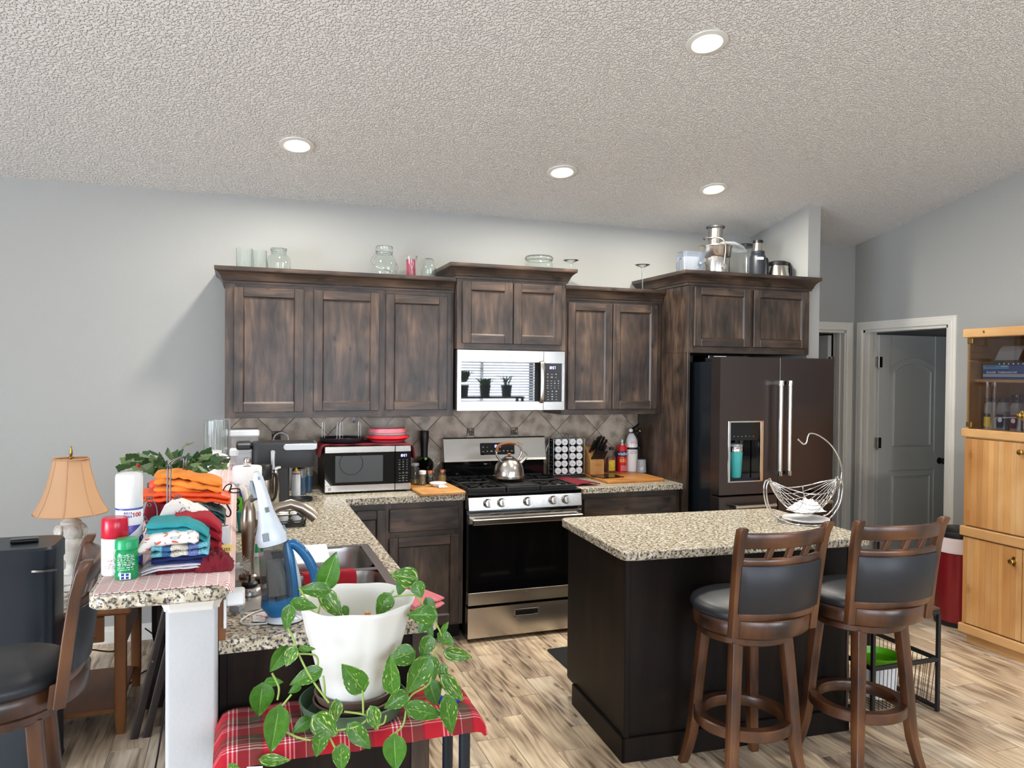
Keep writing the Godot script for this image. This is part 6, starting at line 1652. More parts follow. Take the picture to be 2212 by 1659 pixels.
	part("nozzle", limb([[Vector3(0.0, 0.2, 0), 0.012, 0.012], [Vector3(0.014, 0.21, 0), 0.01, 0.01], [Vector3(0.03, 0.212, 0), 0.009, 0.009]], 14), "chrome", t)
	t = thing("glass_bottle", "white milk bottle with clip top beside the coffee maker", "bottle", Vector3(-1.0, Y, 0.48))
	part("bottle", lathe([[0, 0], [0.024, 0], [0.026, 0.004], [0.026, 0.125], [0.022, 0.14], [0.022, 0.15], [0, 0.15]], 24), "white_gloss", t)
	part("neck_ring", lathe([[0.023, 0.135], [0.0245, 0.137], [0.0245, 0.142], [0.023, 0.144]], 24), "rose_ring", t)
	part("clip", tube(smooth_path([Vector3(0.024, 0.14, 0), Vector3(0.036, 0.13, 0), Vector3(0.034, 0.105, 0)], 4), 0.0015, 5), "wire_steel", t)
	for k in 2:
		t = thing("tumbler", ["blue bubbled glass tumbler nearest the coffee maker", "blue bubbled glass tumbler with clear rim beside the microwave"][k], "glass", [Vector3(-0.958, Y, 0.4), Vector3(-0.915, Y, 0.33)][k], 0, "blue glass tumblers")
		part("glass", lathe([[0, 0], [0.02, 0], [0.021, 0.003], [0.027, 0.165], [0.025, 0.165], [0.0195, 0.008], [0, 0.006]], 28), "glass_thin", t)
		part("blue_layer", lathe([[0, 0.002], [0.0205, 0.002], [0.0245, 0.105], [0, 0.105]], 28), "blue_bubbles", t)
	single("rubber_duck", "tiny yellow and red bath duck perched on the white bottle", "toy", Vector3(-1.0, Y + 0.151, 0.48), limb([[Vector3(0, 0, 0), 0.008, 0.008], [Vector3(0.0, 0.008, 0), 0.01, 0.01], [Vector3(0.001, 0.015, 0), 0.006, 0.006], [Vector3(0.002, 0.021, 0), 0.007, 0.007], [Vector3(0.002, 0.027, 0), 0.003, 0.003]], 14), "print_yellow")
	t = thing("utensil_cup", "teal plastic cup of brushes and kitchen tools", "cup", Vector3(-1.289, Y, 1.42))
	part("cup", lathe([[0, 0], [0.032, 0], [0.034, 0.004], [0.045, 0.095], [0.042, 0.095], [0.031, 0.008], [0, 0.006]], 28), "teal", t)
	t = thing("peeler", "lime green vegetable peeler standing in the teal cup", "kitchen tool", Vector3(-1.308, Y + 0.02, 1.42))
	part("handle", slab(rrect(-0.012, 0.0, 0.012, 0.14, 0.01), -0.004, 0.004, 0.002), "lime", t, Vector3.ZERO, Vector3(0, 0, 4))
	t = thing("dish_brush", "blue handled brush standing in the teal cup", "brush", Vector3(-1.296, Y + 0.02, 1.40))
	part("handle", limb([[Vector3(0, 0, 0), 0.006, 0.006], [Vector3(-0.004, 0.12, 0), 0.006, 0.006], [Vector3(-0.008, 0.15, 0), 0.014, 0.012], [Vector3(-0.01, 0.17, 0), 0.012, 0.012]], 14), "brush_blue", t)
	part("bristle_head", limb([[Vector3(0.004, 0.09, 0.004), 0.01, 0.01], [Vector3(0.004, 0.145, 0.004), 0.01, 0.01]], 12), "bristle", t)
	t = thing("bottle_brush", "white twisted bottle brush standing in the teal cup", "brush", Vector3(-1.28, Y + 0.02, 1.41))
	part("handle", limb([[Vector3(0, 0, 0), 0.004, 0.004], [Vector3(-0.01, 0.15, 0), 0.004, 0.004], [Vector3(-0.028, 0.19, 0), 0.004, 0.004]], 10), "white_plastic", t)
	part("bristle_head", limb([[Vector3(-0.006, 0.11, 0), 0.013, 0.013], [Vector3(-0.018, 0.17, 0), 0.014, 0.014], [Vector3(-0.03, 0.192, 0), 0.01, 0.01]], 14), "bristle", t)
	part("tip", bx(Vector3(0.012, 0.01, 0.01), 0.002), "vac_grey", t, Vector3(-0.044, 0.196, 0), Vector3(0, 0, 40))
	t = thing("scissors", "black scissor handles standing in the teal cup", "scissors", Vector3(-1.322, Y + 0.02, 1.43))
	for k in 2: part("handle_loop", tube(hoop(Vector3(-0.012 + k * 0.004, 0.09 + k * 0.03, 0), 0.012, 16, Basis(Vector3.RIGHT, PI / 2)), 0.004, 6, true), "black_plastic", t)
	pbox("blade", "steel", t, Vector3(-0.008, 0.0, -0.002), Vector3(0.006, 0.085, 0.002), 0.0005)
	t = thing("soap_bottle", "white soap bottle with green label behind the faucet", "bottle", Vector3(-1.25, Y, 1.95))
	part("bottle", lathe([[0, 0], [0.022, 0], [0.024, 0.005], [0.024, 0.06], [0.012, 0.085], [0.01, 0.1], [0, 0.1]], 20), "white_plastic", t)
	part("label", lathe([[0.0243, 0.02], [0.0246, 0.021], [0.0246, 0.055], [0.0243, 0.056]], 20), "green_plastic", t)
	single("white_board", "white plastic cutting board standing behind the faucet", "cutting board", Vector3(-1.245, Y, 1.75), slab(rrect(-0.02, 0.0, 0.03, 0.15, 0.008), -0.004, 0.004, 0.001), "white_plastic")
	# cloths at the sink and the pink towel on the counter's near corner
	t = thing("dish_cloth", "red terry cloth hanging over the sink divider", "cloth", Vector3(-1.01, 0.919, 2.295))
	part("cloth", sheet(func(u, v):
		var a: float = (v - 0.5) * 2.0
		var y := 0.004 - 0.09 * maxf(0.0, absf(a) - 0.3)
		return Vector3((u - 0.5) * 0.19 + 0.008 * sin(a * 3.0), y, 0.05 * a + 0.004 * sin(u * 9.0)), 14, 16, 0.006), "cloth_red", t)
	single("dish_mat", "white dish mat corner lying across the sink rim", "mat", Vector3(-1.05, 0.9195, 2.0), slab(rrect(-0.1, -0.09, 0.075, 0.08, 0.01), 0.0, 0.006, 0.001), "white_plastic").get_child(0).rotation_degrees.x = -78
	t = towel("dish_towel", "pink and white patterned towel folded on the counter's end", "cloth_pink", [-0.83, -0.715, Y, Y + 0.028, 2.72, 2.84], 2, 0.006, 21, null, "")
	t.rotation.y = 0.35
	single("dish_towel_end", "bright pink rolled towel end behind the patterned towel", "cloth", Vector3(-0.79, Y, 2.68), heap(0.1, 0.06, 0.06, 23, 3.0, 16), "cloth_rose")
# ---------- things on the back counters, the stove, the island and the cabinet tops ----------
func jar(called: String, label: String, at: Vector3, prof: Array, fill_y: float, fill_r: float, fill_m: String, lid: Array, lid_m: String, group := "") -> Node3D:
	var t := thing(called, label, "jar", at, 0, group)
	part("jar_glass", glassware(prof), "glass_solid", t)
	if fill_y > 0.0: part("contents", lathe([[0, 0.003], [fill_r, 0.003], [fill_r, fill_y], [0, fill_y + 0.002]], 20), fill_m, t)
	if lid: part("lid", lathe(lid, 28), lid_m, t)
	return t
func martini(label: String, at: Vector3, h: float) -> void:
	var g := thing("martini_glass", label, "glass", at, 0, "stemmed glasses on the cabinets")
	part("glass", lathe([[0, 0], [0.055, 0], [0.05, 0.004], [0.005, 0.02], [0.004, h - 0.06], [0.01, h - 0.02], [0.05, h - 0.005], [0.055, h], [0.0535, h], [0.048, h - 0.003], [0.008, h - 0.016], [0, h - 0.02]], 32), "glass_solid", g)
func glassware(prof: Array, th := 0.0025, seg := 36) -> ArrayMesh:
	# open vessel with real walls: the outline up the outside and back down the inside
	var p := prof.duplicate()
	for i in range(prof.size() - 1, -1, -1):
		var r: float = maxf(prof[i][0] - th, 0.0)
		p.append([r, maxf(prof[i][1], prof[0][1] + th * 1.6) if prof[0][0] == 0 else prof[i][1] + (0.0 if prof[i][0] > th else -th)])
	return lathe(p, seg)
func build_counter() -> void:
	var Y := 0.9145
	# on the microwave
	var top := 1.2025
	var t := thing("red_cloth", "crimson cloth draped over the countertop microwave", "cloth", Vector3(-0.56, top, 0.25))
	part("cloth", sheet(func(u, v):
		var x: float = lerpf(-0.335, 0.32, u)
		var z: float = lerpf(-0.19, 0.185 - 0.05 * sin(u * 5.0), v)
		var y := 0.003 + 0.002 * sin(u * 30.0) * sin(v * 17.0)
		var L := -0.274; var R := 0.261
		if x < L: y -= (L - x) * 1.1; x = L - (L - x) * 0.35 - 0.004
		if x > R: y -= (x - R) * 1.5; x = R + (x - R) * 0.2 + 0.004
		return Vector3(x, y, -z if false else z), 40, 14, -0.002), "cloth_maroon", t)
	t = thing("round_pan", "dark round pan with three wire prongs on the microwave", "pan", Vector3(-0.7, top + 0.008, 0.22))
	part("pan", lathe([[0, 0], [0.12, 0], [0.136, 0.012], [0.142, 0.03], [0.138, 0.03], [0.128, 0.016], [0.11, 0.008], [0, 0.006]], 44), "charcoal", t)
	for a in [2.9, 1.5, 0.25, 4.4]:
		var c := Vector3(cos(a) * 0.118, 0, -sin(a) * 0.1)
		part("prong", tube(smooth_path([c + Vector3(-0.008, 0.008, 0), c + Vector3(-0.006, 0.12, 0), c + Vector3(0, 0.128, 0), c + Vector3(0.006, 0.12, 0), c + Vector3(0.008, 0.008, 0)], 5), 0.0018, 6), "wire_steel", t)
	part("prong_ring", tube(hoop(Vector3(0, 0.012, 0), 0.112, 36), 0.002, 6, true), "wire_steel", t)
	t = thing("wall_hook", "small clear hook stuck on the tiles behind the pan", "hook", Vector3(-0.6, 1.345, 0.0095))
	part("hook_plate", slab(rrect(-0.013, -0.013, 0.013, 0.013, 0.004), 0, 0.006, 0.001), "plastic_clear", t, Vector3.ZERO, Vector3(0, 0, 45))
	part("hook", tube(smooth_path([Vector3(0, -0.012, 0.006), Vector3(0, -0.024, 0.012), Vector3(0, -0.02, 0.02)], 4), 0.0025, 6), "black_plastic", t)
	for k in 3:
		t = thing("collapsible_bowl", ["red collapsible bowl at the bottom of the bowl stack", "pale pink collapsible bowl in the middle of the stack", "clear glass mixing bowl on top of the red bowls"][k], "bowl", Vector3(-0.412, top + 0.006 + [0.0, 0.045, 0.09][k], 0.24), 0, "stack of bowls on the microwave")
		if k == 0:
			part("base", lathe([[0, 0], [0.1, 0], [0.115, 0.012], [0.11, 0.014], [0, 0.01]], 40), "bowl_pink", t)
			part("collar", lathe([[0.113, 0.012], [0.14, 0.03], [0.136, 0.042], [0.118, 0.046], [0.112, 0.02]], 44), "bowl_red", t)
		elif k == 1:
			part("collar", lathe([[0, 0.001], [0.118, 0.001], [0.126, 0.008], [0.116, 0.018], [0.112, 0.008], [0, 0.006]], 44), "plastic_clear", t)
			part("band", lathe([[0.112, 0.016], [0.122, 0.02], [0.12, 0.04], [0.112, 0.044], [0.108, 0.03]], 44), "bowl_pink", t)
		else:
			part("bowl", lathe([[0, 0], [0.1, 0], [0.112, 0.01], [0.124, 0.06], [0.136, 0.066], [0.134, 0.07], [0.12, 0.065], [0.106, 0.012], [0, 0.005]], 44), "glass_thin", t)
	# cutting board at the left of the stove
	t = thing("cutting_board", "light maple cutting board beside the stove, left counter", "cutting board", Vector3(-0.17, Y, 0.46), 2)
	part("board", plate(rrect(-0.125, -0.26, 0.158, 0.215, 0.02), 0, 0.018, 0.004, true), "maple", t)
	var B := Y + 0.0185
	jar("glass_jar", "tall clip top glass jar by the countertop microwave", Vector3(-0.237, B, 0.27), [[0, 0], [0.026, 0], [0.0285, 0.005], [0.0285, 0.1], [0.022, 0.112], [0.022, 0.118]], 0.03, 0.026, "spice_gold", [[0, 0.118], [0.026, 0.118], [0.028, 0.124], [0.026, 0.134], [0, 0.136]], "plastic_clear")
	t = jar("toothpick_jar", "small jar of toothpicks with white lid on the cutting board", Vector3(-0.204, B, 0.34), [[0, 0], [0.023, 0], [0.0245, 0.004], [0.0225, 0.035], [0.0245, 0.07]], 0, 0, "", [[0.018, 0.07], [0.0235, 0.071], [0.0235, 0.09], [0.02, 0.093], [0, 0.093]], "white_plastic")
	var st := new_st()
	for k in 46:
		var a := TAU * k / 46.0
		var q := fmod(k * 0.618, 1.0) * 0.018
		add_tube(st, [Vector3(cos(a) * q, 0.005, sin(a) * q), Vector3(cos(a + 1.2) * q * 1.05, 0.068, sin(a + 1.2) * q * 1.05)], 0.0009, 4)
	tag(part("toothpicks", done(st), "straw", t), "", "", "", "stuff")
	for k in 2: jar("spice_jar", ["small dark spice jar with copper lid on the cutting board", "small jar of yellow spice with copper lid on the cutting board"][k], [Vector3(-0.147, B, 0.31), Vector3(-0.058, B, 0.28)][k], [[0, 0], [0.023, 0], [0.025, 0.004], [0.025, 0.06], [0.021, 0.07]], 0.05, 0.023, ["spice_dark", "spice_gold"][k], [[0, 0.07], [0.0235, 0.07], [0.024, 0.084], [0.021, 0.088], [0, 0.088]], "copper", "spice jars by the stove")
	for k in 2: jar("salt_shaker", ["glass shaker with steel top behind the copper lidded jars", "glass shaker with steel top nearest the stove"][k], [Vector3(-0.1, B, 0.2), Vector3(-0.016, B, 0.17)][k], [[0, 0], [0.015, 0], [0.017, 0.004], [0.014, 0.05]], 0.03, 0.013, "spice_cream", [[0.014, 0.05], [0.0155, 0.052], [0.0155, 0.066], [0.01, 0.073], [0, 0.074]], "steel", "shakers by the stove")
	t = thing("whisk_ring", "wire ring handled utensil standing behind the shakers", "kitchen tool", Vector3(-0.06, B, 0.14))
	part("loop", tube(hoop(Vector3(0, 0.13, 0), 0.022, 24, Basis(Vector3.RIGHT, PI / 2)), 0.0022, 6, true), "wire_steel", t)
	part("stem", tube([Vector3(0, 0, 0), Vector3(0, 0.108, 0)], 0.0022, 6), "wire_steel", t)
	t = thing("spoon_rest", "white ceramic spoon rest on the cutting board", "spoon rest", Vector3(-0.12, B, 0.42))
	part("dish", lathe([[0, 0], [0.035, 0], [0.056, 0.022], [0.053, 0.024], [0.033, 0.006], [0, 0.005]], 32), "white_gloss", t)
	part("handle", slab(PackedVector2Array([Vector2(-0.018, -0.04), Vector2(0.018, -0.04), Vector2(0.03, -0.1), Vector2(-0.03, -0.1)]), 0.0, 0.006, 0.001), "white_gloss", t, Vector3(0.012, 0.012, -0.01), Vector3(-84, 0, 0))
	t = thing("dessert_maker", "black frozen fruit dessert maker with tall chute against the tiles", "appliance", Vector3(-0.138, Y, 0.1))
	part("base", lathe([[0, 0], [0.06, 0], [0.062, 0.006], [0.05, 0.02], [0.03, 0.05], [0, 0.05]], 32), "black_plastic", t)
	part("motor_housing", lathe([[0, -0.04], [0.05, -0.04], [0.062, -0.03], [0.065, 0.0], [0.062, 0.03], [0.05, 0.04], [0, 0.042]], 36), "black_plastic", t, Vector3(0, 0.115, -0.015), Vector3(90, 0, 0))
	part("cone", lathe([[0.052, 0], [0.03, 0.04], [0.018, 0.07], [0, 0.072]], 32), "black_gloss", t, Vector3(0, 0.118, 0.02), Vector3(105, 0, 0))
	part("chute", lathe([[0.022, 0.12], [0.024, 0.2], [0.026, 0.25], [0.031, 0.3], [0.031, 0.345], [0.028, 0.35], [0, 0.35]], 32), "black_plastic", t)
	part("button", lathe([[0, 0], [0.009, 0], [0.009, 0.003], [0, 0.003]], 18), "lime", t, Vector3(0, 0.165, 0.047), Vector3(90, 0, 0))
	# right of the stove
	t = thing("spice_rack", "black wire countertop spice rack with twenty capped jars", "spice rack", Vector3(0.908, Y, 0.11))
	pbox("rack_base", "black_plastic", t, Vector3(-0.125, 0, -0.06), Vector3(0.125, 0.02, 0.06), 0.003)
	for x in [-0.12, 0.0, 0.12]:
		for z in [-0.04, 0.045]: part("upright", tube([Vector3(x, 0.02, z), Vector3(x, 0.278, z)], 0.0022, 6), "wire_steel", t)
	for y in [0.024, 0.278]:
		for z in [-0.04, 0.045]: part("rail", tube([Vector3(-0.12, y, z), Vector3(0.12, y, z)], 0.0022, 6), "wire_steel", t)
	part("back_plate", bx(Vector3(0.236, 0.25, 0.004), 0.001), "black_gloss", t, Vector3(0, 0.15, -0.045))
	part("carry_loop", tube(smooth_path([Vector3(-0.014, 0.278, 0), Vector3(-0.01, 0.305, 0), Vector3(0, 0.312, 0), Vector3(0.01, 0.305, 0), Vector3(0.014, 0.278, 0)], 5), 0.002, 6), "black_plastic", t)
	part("ring_handle", tube(hoop(Vector3(0.01, 0.16, -0.05), 0.15, 40, Basis(Vector3.RIGHT, -PI / 2), 0.15, PI - 0.15), 0.003, 6), "wire_steel", t)
	var first: Node3D = null
	for r in 5:
		for c in 4:
			var at := t.position + Vector3([-0.085, -0.035, 0.027, 0.08][c], 0.05 + (4 - r) * 0.0515, 0.0)
			var lb: String = ["top", "second", "third", "fourth", "bottom"][r] + " row of spice rack, " + ["first", "second", "third", "fourth"][c] + " white capped jar from left"
			if first == null:
				first = thing("rack_jar", lb, "jar", at, 0, "white capped jars in the spice rack")
				part("jar_glass", lathe([[0, -0.045], [0.021, -0.045], [0.0225, -0.04], [0.0225, 0.03], [0.02, 0.036]], 20), "jar_dark", first, Vector3.ZERO, Vector3(90, 0, 0))
				part("cap", lathe([[0.0205, 0.034], [0.0235, 0.035], [0.0235, 0.05], [0.022, 0.053], [0, 0.0535]], 24), "white_plastic", first, Vector3.ZERO, Vector3(90, 0, 0))
				letters("Bay", 0.009, "print_grey", first, Vector3(0, 0, 0.0538), Vector3(0, 0, 20))
			else:
				var cp := copy(first, at, 0.0, lb)
				cp.get_child(2).rotation_degrees.z = rng.randf_range(-40, 50)
	t = thing("cutting_board", "thick honey wood cutting board right of the stove", "cutting board", Vector3(1.255, Y, 0.3), 0)
	part("board", plate(rrect(-0.215, -0.25, 0.225, 0.212, 0.012), 0, 0.02, 0.004, true), "honey", t)
	B = Y + 0.0205
	t = thing("black_tray", "small black patterned tile trivet on the honey board", "trivet", Vector3(1.13, B, 0.32), 8)
	pbox("tile", "black_gloss", t, Vector3(-0.09, 0, -0.08), Vector3(0.09, 0.006, 0.08), 0.001)
	for k in 9: part("inlay", bx(Vector3(0.03, 0.0006, 0.012), 0), "steel_dark", t, Vector3(-0.05 + (k % 3) * 0.05, 0.0062, -0.05 + (k / 3) * 0.045), Vector3(0, k * 37.0, 0))
	# knife block and knives
	t = thing("knife_block", "slanted wooden knife block with black handled knives", "knife block", Vector3(1.12, B, 0.13))
	var kb := PackedVector2Array([Vector2(0.06, 0.0), Vector2(0.06, 0.085), Vector2(0.035, 0.135), Vector2(-0.055, 0.2), Vector2(-0.075, 0.185), Vector2(-0.075, 0.0)])
	st = new_st()
	add_slab(st, kb, -0.052, 0.058, 0.003, Transform3D(Basis(Vector3(0, 0, 1), Vector3(0, 1, 0), Vector3(-1, 0, 0)), Vector3.ZERO))
	part("block", done(st), "maple", t)
	part("stamp", bx(Vector3(0.05, 0.002, 0.0005), 0), "spice_dark", t, Vector3(0, 0.066, 0.0602))
	var knife := func(n: int, label: String, at: Vector3, len_: float, w: float, grp: String):
		var k := thing("kitchen_knife" if len_ > 0.07 else "steak_knife", label, "knife", at, 0, grp)
		k.rotation_degrees = Vector3(34, 0, -6)
		part("handle", limb([[Vector3(0, 0.0, 0), w, w * 0.6], [Vector3(0, len_ * 0.2, 0), w * 0.9, w * 0.6], [Vector3(0, len_ * 0.6, 0), w, w * 0.66], [Vector3(0, len_ * 0.92, 0), w * 1.1, w * 0.7], [Vector3(0, len_, 0), w * 0.7, w * 0.5]], 14, 3.0), "black_plastic", k)
		part("bolster", bx(Vector3(w * 1.5, 0.008, w * 1.0), 0.001), "steel", k, Vector3(0, -0.002, 0))
		for q in 3: part("rivet", lathe([[0, 0], [0.002, 0], [0, 0.0008]], 8), "steel", k, Vector3(0, len_ * (0.25 + 0.25 * q), w * 0.62), Vector3(90, 0, 0))
	for k in 6: knife.call(k, ["leftmost", "second from left", "third from left", "fourth from left", "fifth from left", "rightmost"][k] + " steak knife in the lower row of the block", Vector3(1.077 + k * 0.0185, B + 0.112, 0.182), 0.07, 0.0075, "steak knives in the block")
	var big := [[-0.04, 0.15, 0.15, 0.105, "chef knife at the left end of the block's upper row"], [-0.012, 0.16, 0.14, 0.125, "long handled knife left of centre at the back of the block"], [0.014, 0.168, 0.13, 0.12, "tallest handled knife in the middle of the block"], [0.036, 0.163, 0.135, 0.118, "long handled knife right of centre in the block"], [0.052, 0.15, 0.15, 0.11, "knife at the right end of the block's upper row"], [-0.002, 0.142, 0.163, 0.1, "paring knife in front of the long knives"], [0.026, 0.142, 0.163, 0.095, "utility knife in front of the long knives, right"], [0.045, 0.13, 0.172, 0.085, "short knife above the steak knives, right edge"]]
	for q in big: knife.call(0, q[4], Vector3(1.115 + q[0], B + q[1] + 0.01, q[2]), q[3], 0.0095, "long knives in the block")
	t = thing("syrup_bottle", "amber syrup bottle with yellow label and black cap", "bottle", Vector3(1.26, B, 0.12))
	part("bottle", loft([ring(Vector3(0, 0, 0), 0.036, 0.026, 28, 3.0), ring(Vector3(0, 0.004, 0), 0.038, 0.028, 28, 3.0), ring(Vector3(0, 0.1, 0), 0.038, 0.028, 28, 3.0), ring(Vector3(0, 0.135, 0), 0.022, 0.018, 28), ring(Vector3(0, 0.168, 0), 0.012, 0.012, 28)]), "glass_thin", t)
	part("syrup", loft([ring(Vector3(0, 0.003, 0), 0.035, 0.025, 28, 3.0), ring(Vector3(0, 0.1, 0), 0.035, 0.025, 28, 3.0), ring(Vector3(0, 0.115, 0), 0.028, 0.022, 28)]), "syrup", t)
	part("label", bx(Vector3(0.046, 0.075, 0.001), 0), "print_yellow", t, Vector3(-0.006, 0.055, 0.029))
	keypad(t, -0.02, 0.085, 0.0296, 3, 6, 0.014, 0.012, 0.006, "print_dark")
	part("cap", lathe([[0, 0.166], [0.014, 0.166], [0.014, 0.186], [0, 0.187]], 20), "black_plastic", t)
	t = thing("spray_can", "red spray can with dark blue band and white nozzle", "spray can", Vector3(1.362, B, 0.1))
	part("can", lathe([[0, 0], [0.036, 0], [0.037, 0.003], [0.037, 0.185], [0.03, 0.2], [0, 0.2]], 32), "spray_red", t)
	part("band", lathe([[0.0372, 0.115], [0.0375, 0.116], [0.0375, 0.155], [0.0372, 0.156]], 32), "label_navy", t)
	part("shoulder", lathe([[0.03, 0.199], [0.026, 0.212], [0.014, 0.216], [0, 0.216]], 24), "steel", t)
	part("nozzle", lathe([[0, 0.214], [0.009, 0.214], [0.008, 0.238], [0, 0.24]], 16), "white_plastic", t)
	letters("winfield", 0.02, "print_white", t, Vector3(0, 0.135, 0), Vector3(0, -8, 0), 0.0378, true, "Droid Serif", 0.8)
	letters("GEL", 0.022, "print_yellow", t, Vector3(0, 0.085, 0), Vector3(0, -14, 0), 0.0374, true)
	keypad_wrap(t, 0.0374, 0.01, 0.05, "print_white")
	t = thing("fire_extinguisher", "white fire extinguisher with black valve head and gauge", "fire extinguisher", Vector3(1.448, B, 0.09))
	part("cylinder", lathe([[0, 0], [0.042, 0], [0.045, 0.006], [0.045, 0.2], [0.04, 0.24], [0.028, 0.27], [0.016, 0.285], [0, 0.285]], 36), "white_gloss", t)
	part("band", lathe([[0.0453, 0.165], [0.047, 0.167], [0.047, 0.178], [0.0453, 0.18]], 36), "black_plastic", t)
	keypad_wrap(t, 0.0456, 0.205, 0.228, "print_red")
	keypad_wrap(t, 0.0458, 0.135, 0.155, "print_dark")
	part("valve", bx(Vector3(0.034, 0.04, 0.034), 0.005), "black_plastic", t, Vector3(0, 0.3, 0))
	part("lever", limb([[Vector3(0.0, 0.31, 0), 0.012, 0.01], [Vector3(0.03, 0.33, 0), 0.008, 0.009], [Vector3(0.06, 0.355, 0), 0.006, 0.008]], 12), "black_plastic", t, Vector3(0, 0.0, 0))
	part("grip", limb([[Vector3(0.01, 0.3, 0), 0.01, 0.01], [Vector3(0.05, 0.3, 0), 0.009, 0.01], [Vector3(0.07, 0.28, 0), 0.008, 0.01]], 12), "black_plastic", t)
	part("gauge", lathe([[0, 0], [0.015, 0], [0.016, 0.006], [0.014, 0.008], [0, 0.008]], 24), "steel", t, Vector3(-0.018, 0.305, 0.016), Vector3(80, -25, 0))
	part("pin_tag", bx(Vector3(0.016, 0.008, 0.002), 0), "print_yellow", t, Vector3(0.06, 0.3, 0.012), Vector3(0, 0, -20))
	part("hose", limb([[Vector3(0.012, 0.285, 0.02), 0.012, 0.012], [Vector3(0.04, 0.24, 0.024), 0.012, 0.012], [Vector3(0.05, 0.17, 0.02), 0.011, 0.011]], 12), "black_plastic", t)
	t = thing("measuring_cup", "frosted plastic medicine cup beside the extinguisher", "cup", Vector3(1.489, B, 0.17))
	part("cup", lathe([[0, 0.095], [0.03, 0.095], [0.031, 0.093], [0.035, 0.0], [0.033, 0.0], [0.0285, 0.092], [0, 0.093]], 28), "plastic_clear", t)
	t = thing("red_towel", "dark red towel hanging between stove and right counter", "cloth", Vector3(0.87, Y, 0.42))
	part("cloth", sheet(func(u, v): return Vector3(-0.085 + 0.17 * u * (0.55 + 0.45 * v), 0.004 + 0.006 * absf(sin(u * 7.0)) + 0.01 * v * sin(u * 3.0), -0.27 + v * 0.42), 18, 16, -0.005), "cloth_maroon", t)
	# kettle on the griddle
	t = thing("tea_kettle", "brushed steel whistling kettle with wood grain handle on the stove", "kettle", Vector3(0.36, 0.968, 0.42))
	part("body", lathe([[0, 0], [0.1, 0], [0.105, 0.004], [0.105, 0.018], [0.1, 0.022], [0.098, 0.05], [0.088, 0.085], [0.068, 0.115], [0.042, 0.132], [0.03, 0.135], [0, 0.135]], 44), "steel", t)
	part("lid", lathe([[0.034, 0.134], [0.032, 0.14], [0.014, 0.145], [0, 0.146]], 28), "steel", t)
	part("lid_knob", lathe([[0, 0.144], [0.006, 0.145], [0.013, 0.152], [0.014, 0.158], [0.01, 0.163], [0, 0.165]], 20), "oak", t)
	part("handle_frame", tube(smooth_path([Vector3(-0.058, 0.115, 0), Vector3(-0.086, 0.15, 0), Vector3(-0.085, 0.19, 0), Vector3(-0.06, 0.22, 0), Vector3(0.0, 0.23, 0), Vector3(0.05, 0.222, 0), Vector3(0.083, 0.19, 0), Vector3(0.083, 0.155, 0), Vector3(0.058, 0.118, 0)], 6), 0.007, 10, false, 1.0), "steel", t)
	part("handle_grip", tube(smooth_path([Vector3(-0.086, 0.175, 0), Vector3(-0.078, 0.208, 0), Vector3(-0.045, 0.226, 0), Vector3(0.0, 0.231, 0), Vector3(0.04, 0.225, 0)], 6), 0.0105, 12), "oak", t)
	part("spout", limb([[Vector3(0.075, 0.09, 0), 0.014, 0.014], [Vector3(0.1, 0.115, 0), 0.0125, 0.0125], [Vector3(0.118, 0.133, 0), 0.0115, 0.0115]], 20), "steel", t)
	part("whistle_lever", tube(smooth_path([Vector3(0.08, 0.18, 0), Vector3(0.11, 0.168, 0), Vector3(0.128, 0.145, 0)], 5), 0.003, 6), "steel", t)
	part("trigger", bx(Vector3(0.04, 0.006, 0.012), 0.002), "brass", t, Vector3(0.075, 0.226, 0), Vector3(0, 0, -30))
	# tumbler in the refrigerator's dispenser
	t = thing("tumbler", "teal tumbler with steel rim and clear lid in the water dispenser", "tumbler", Vector3(1.745, 0.9905, 0.955))
	part("body", lathe([[0, 0], [0.032, 0], [0.034, 0.004], [0.043, 0.168], [0, 0.168]], 32), "tumbler_teal", t)
	part("steel_rim", lathe([[0.043, 0.168], [0.044, 0.169], [0.0445, 0.2], [0.043, 0.203], [0, 0.203]], 32), "chrome", t)
	part("lid", lathe([[0.041, 0.203], [0.044, 0.205], [0.043, 0.216], [0.036, 0.22], [0, 0.221]], 32), "plastic_clear", t)
	# books or boxes lying on top of the refrigerator
	t = thing("magnet_case", "small chrome and black case lying on top of the refrigerator", "case", Vector3(1.8, 1.7455, 0.6))
	pbox("case", "black_gloss", t, Vector3(-0.1, 0, -0.1), Vector3(0.22, 0.05, 0.1), 0.004)
	pbox("chrome_band", "chrome", t, Vector3(-0.06, 0.028, 0.1), Vector3(0.04, 0.044, 0.102), 0)
	# island: fruit basket and plate
	var I := Vector3(1.4, 0.9145, 2.0)
	t = thing("plate", "white dinner plate under the hanging fruit basket", "plate", I + Vector3(0.0, 0.006, 0.02))
	part("dish", lathe([[0, 0], [0.07, 0], [0.075, 0.004], [0.115, 0.014], [0.114, 0.017], [0.072, 0.008], [0, 0.006]], 44), "white_gloss", t)
	t = thing("fruit_basket", "chrome wire hammock fruit basket with banana hook on the island", "basket", I, -6)
	part("base_ring", tube(hoop(Vector3(0, 0.004, 0), 0.125, 48), 0.004, 8, true), "chrome", t)
	for sx in [-1.0, 1.0]:
		for dz in [-0.012, 0.012]:
			part("post", tube(smooth_path([Vector3(sx * 0.1, 0.004, dz * 3.0), Vector3(sx * 0.16, 0.03, dz * 1.6), Vector3(sx * 0.205, 0.09, dz), Vector3(sx * 0.22, 0.16, dz), Vector3(sx * 0.215, 0.205, dz), Vector3(sx * 0.2, 0.215, dz)], 6), 0.004, 8), "chrome", t)
		part("end_loop", tube(hoop(Vector3(sx * 0.195, 0.21, 0), 0.014, 16, Basis(Vector3.FORWARD, PI / 2)), 0.0035, 6, true), "chrome", t)
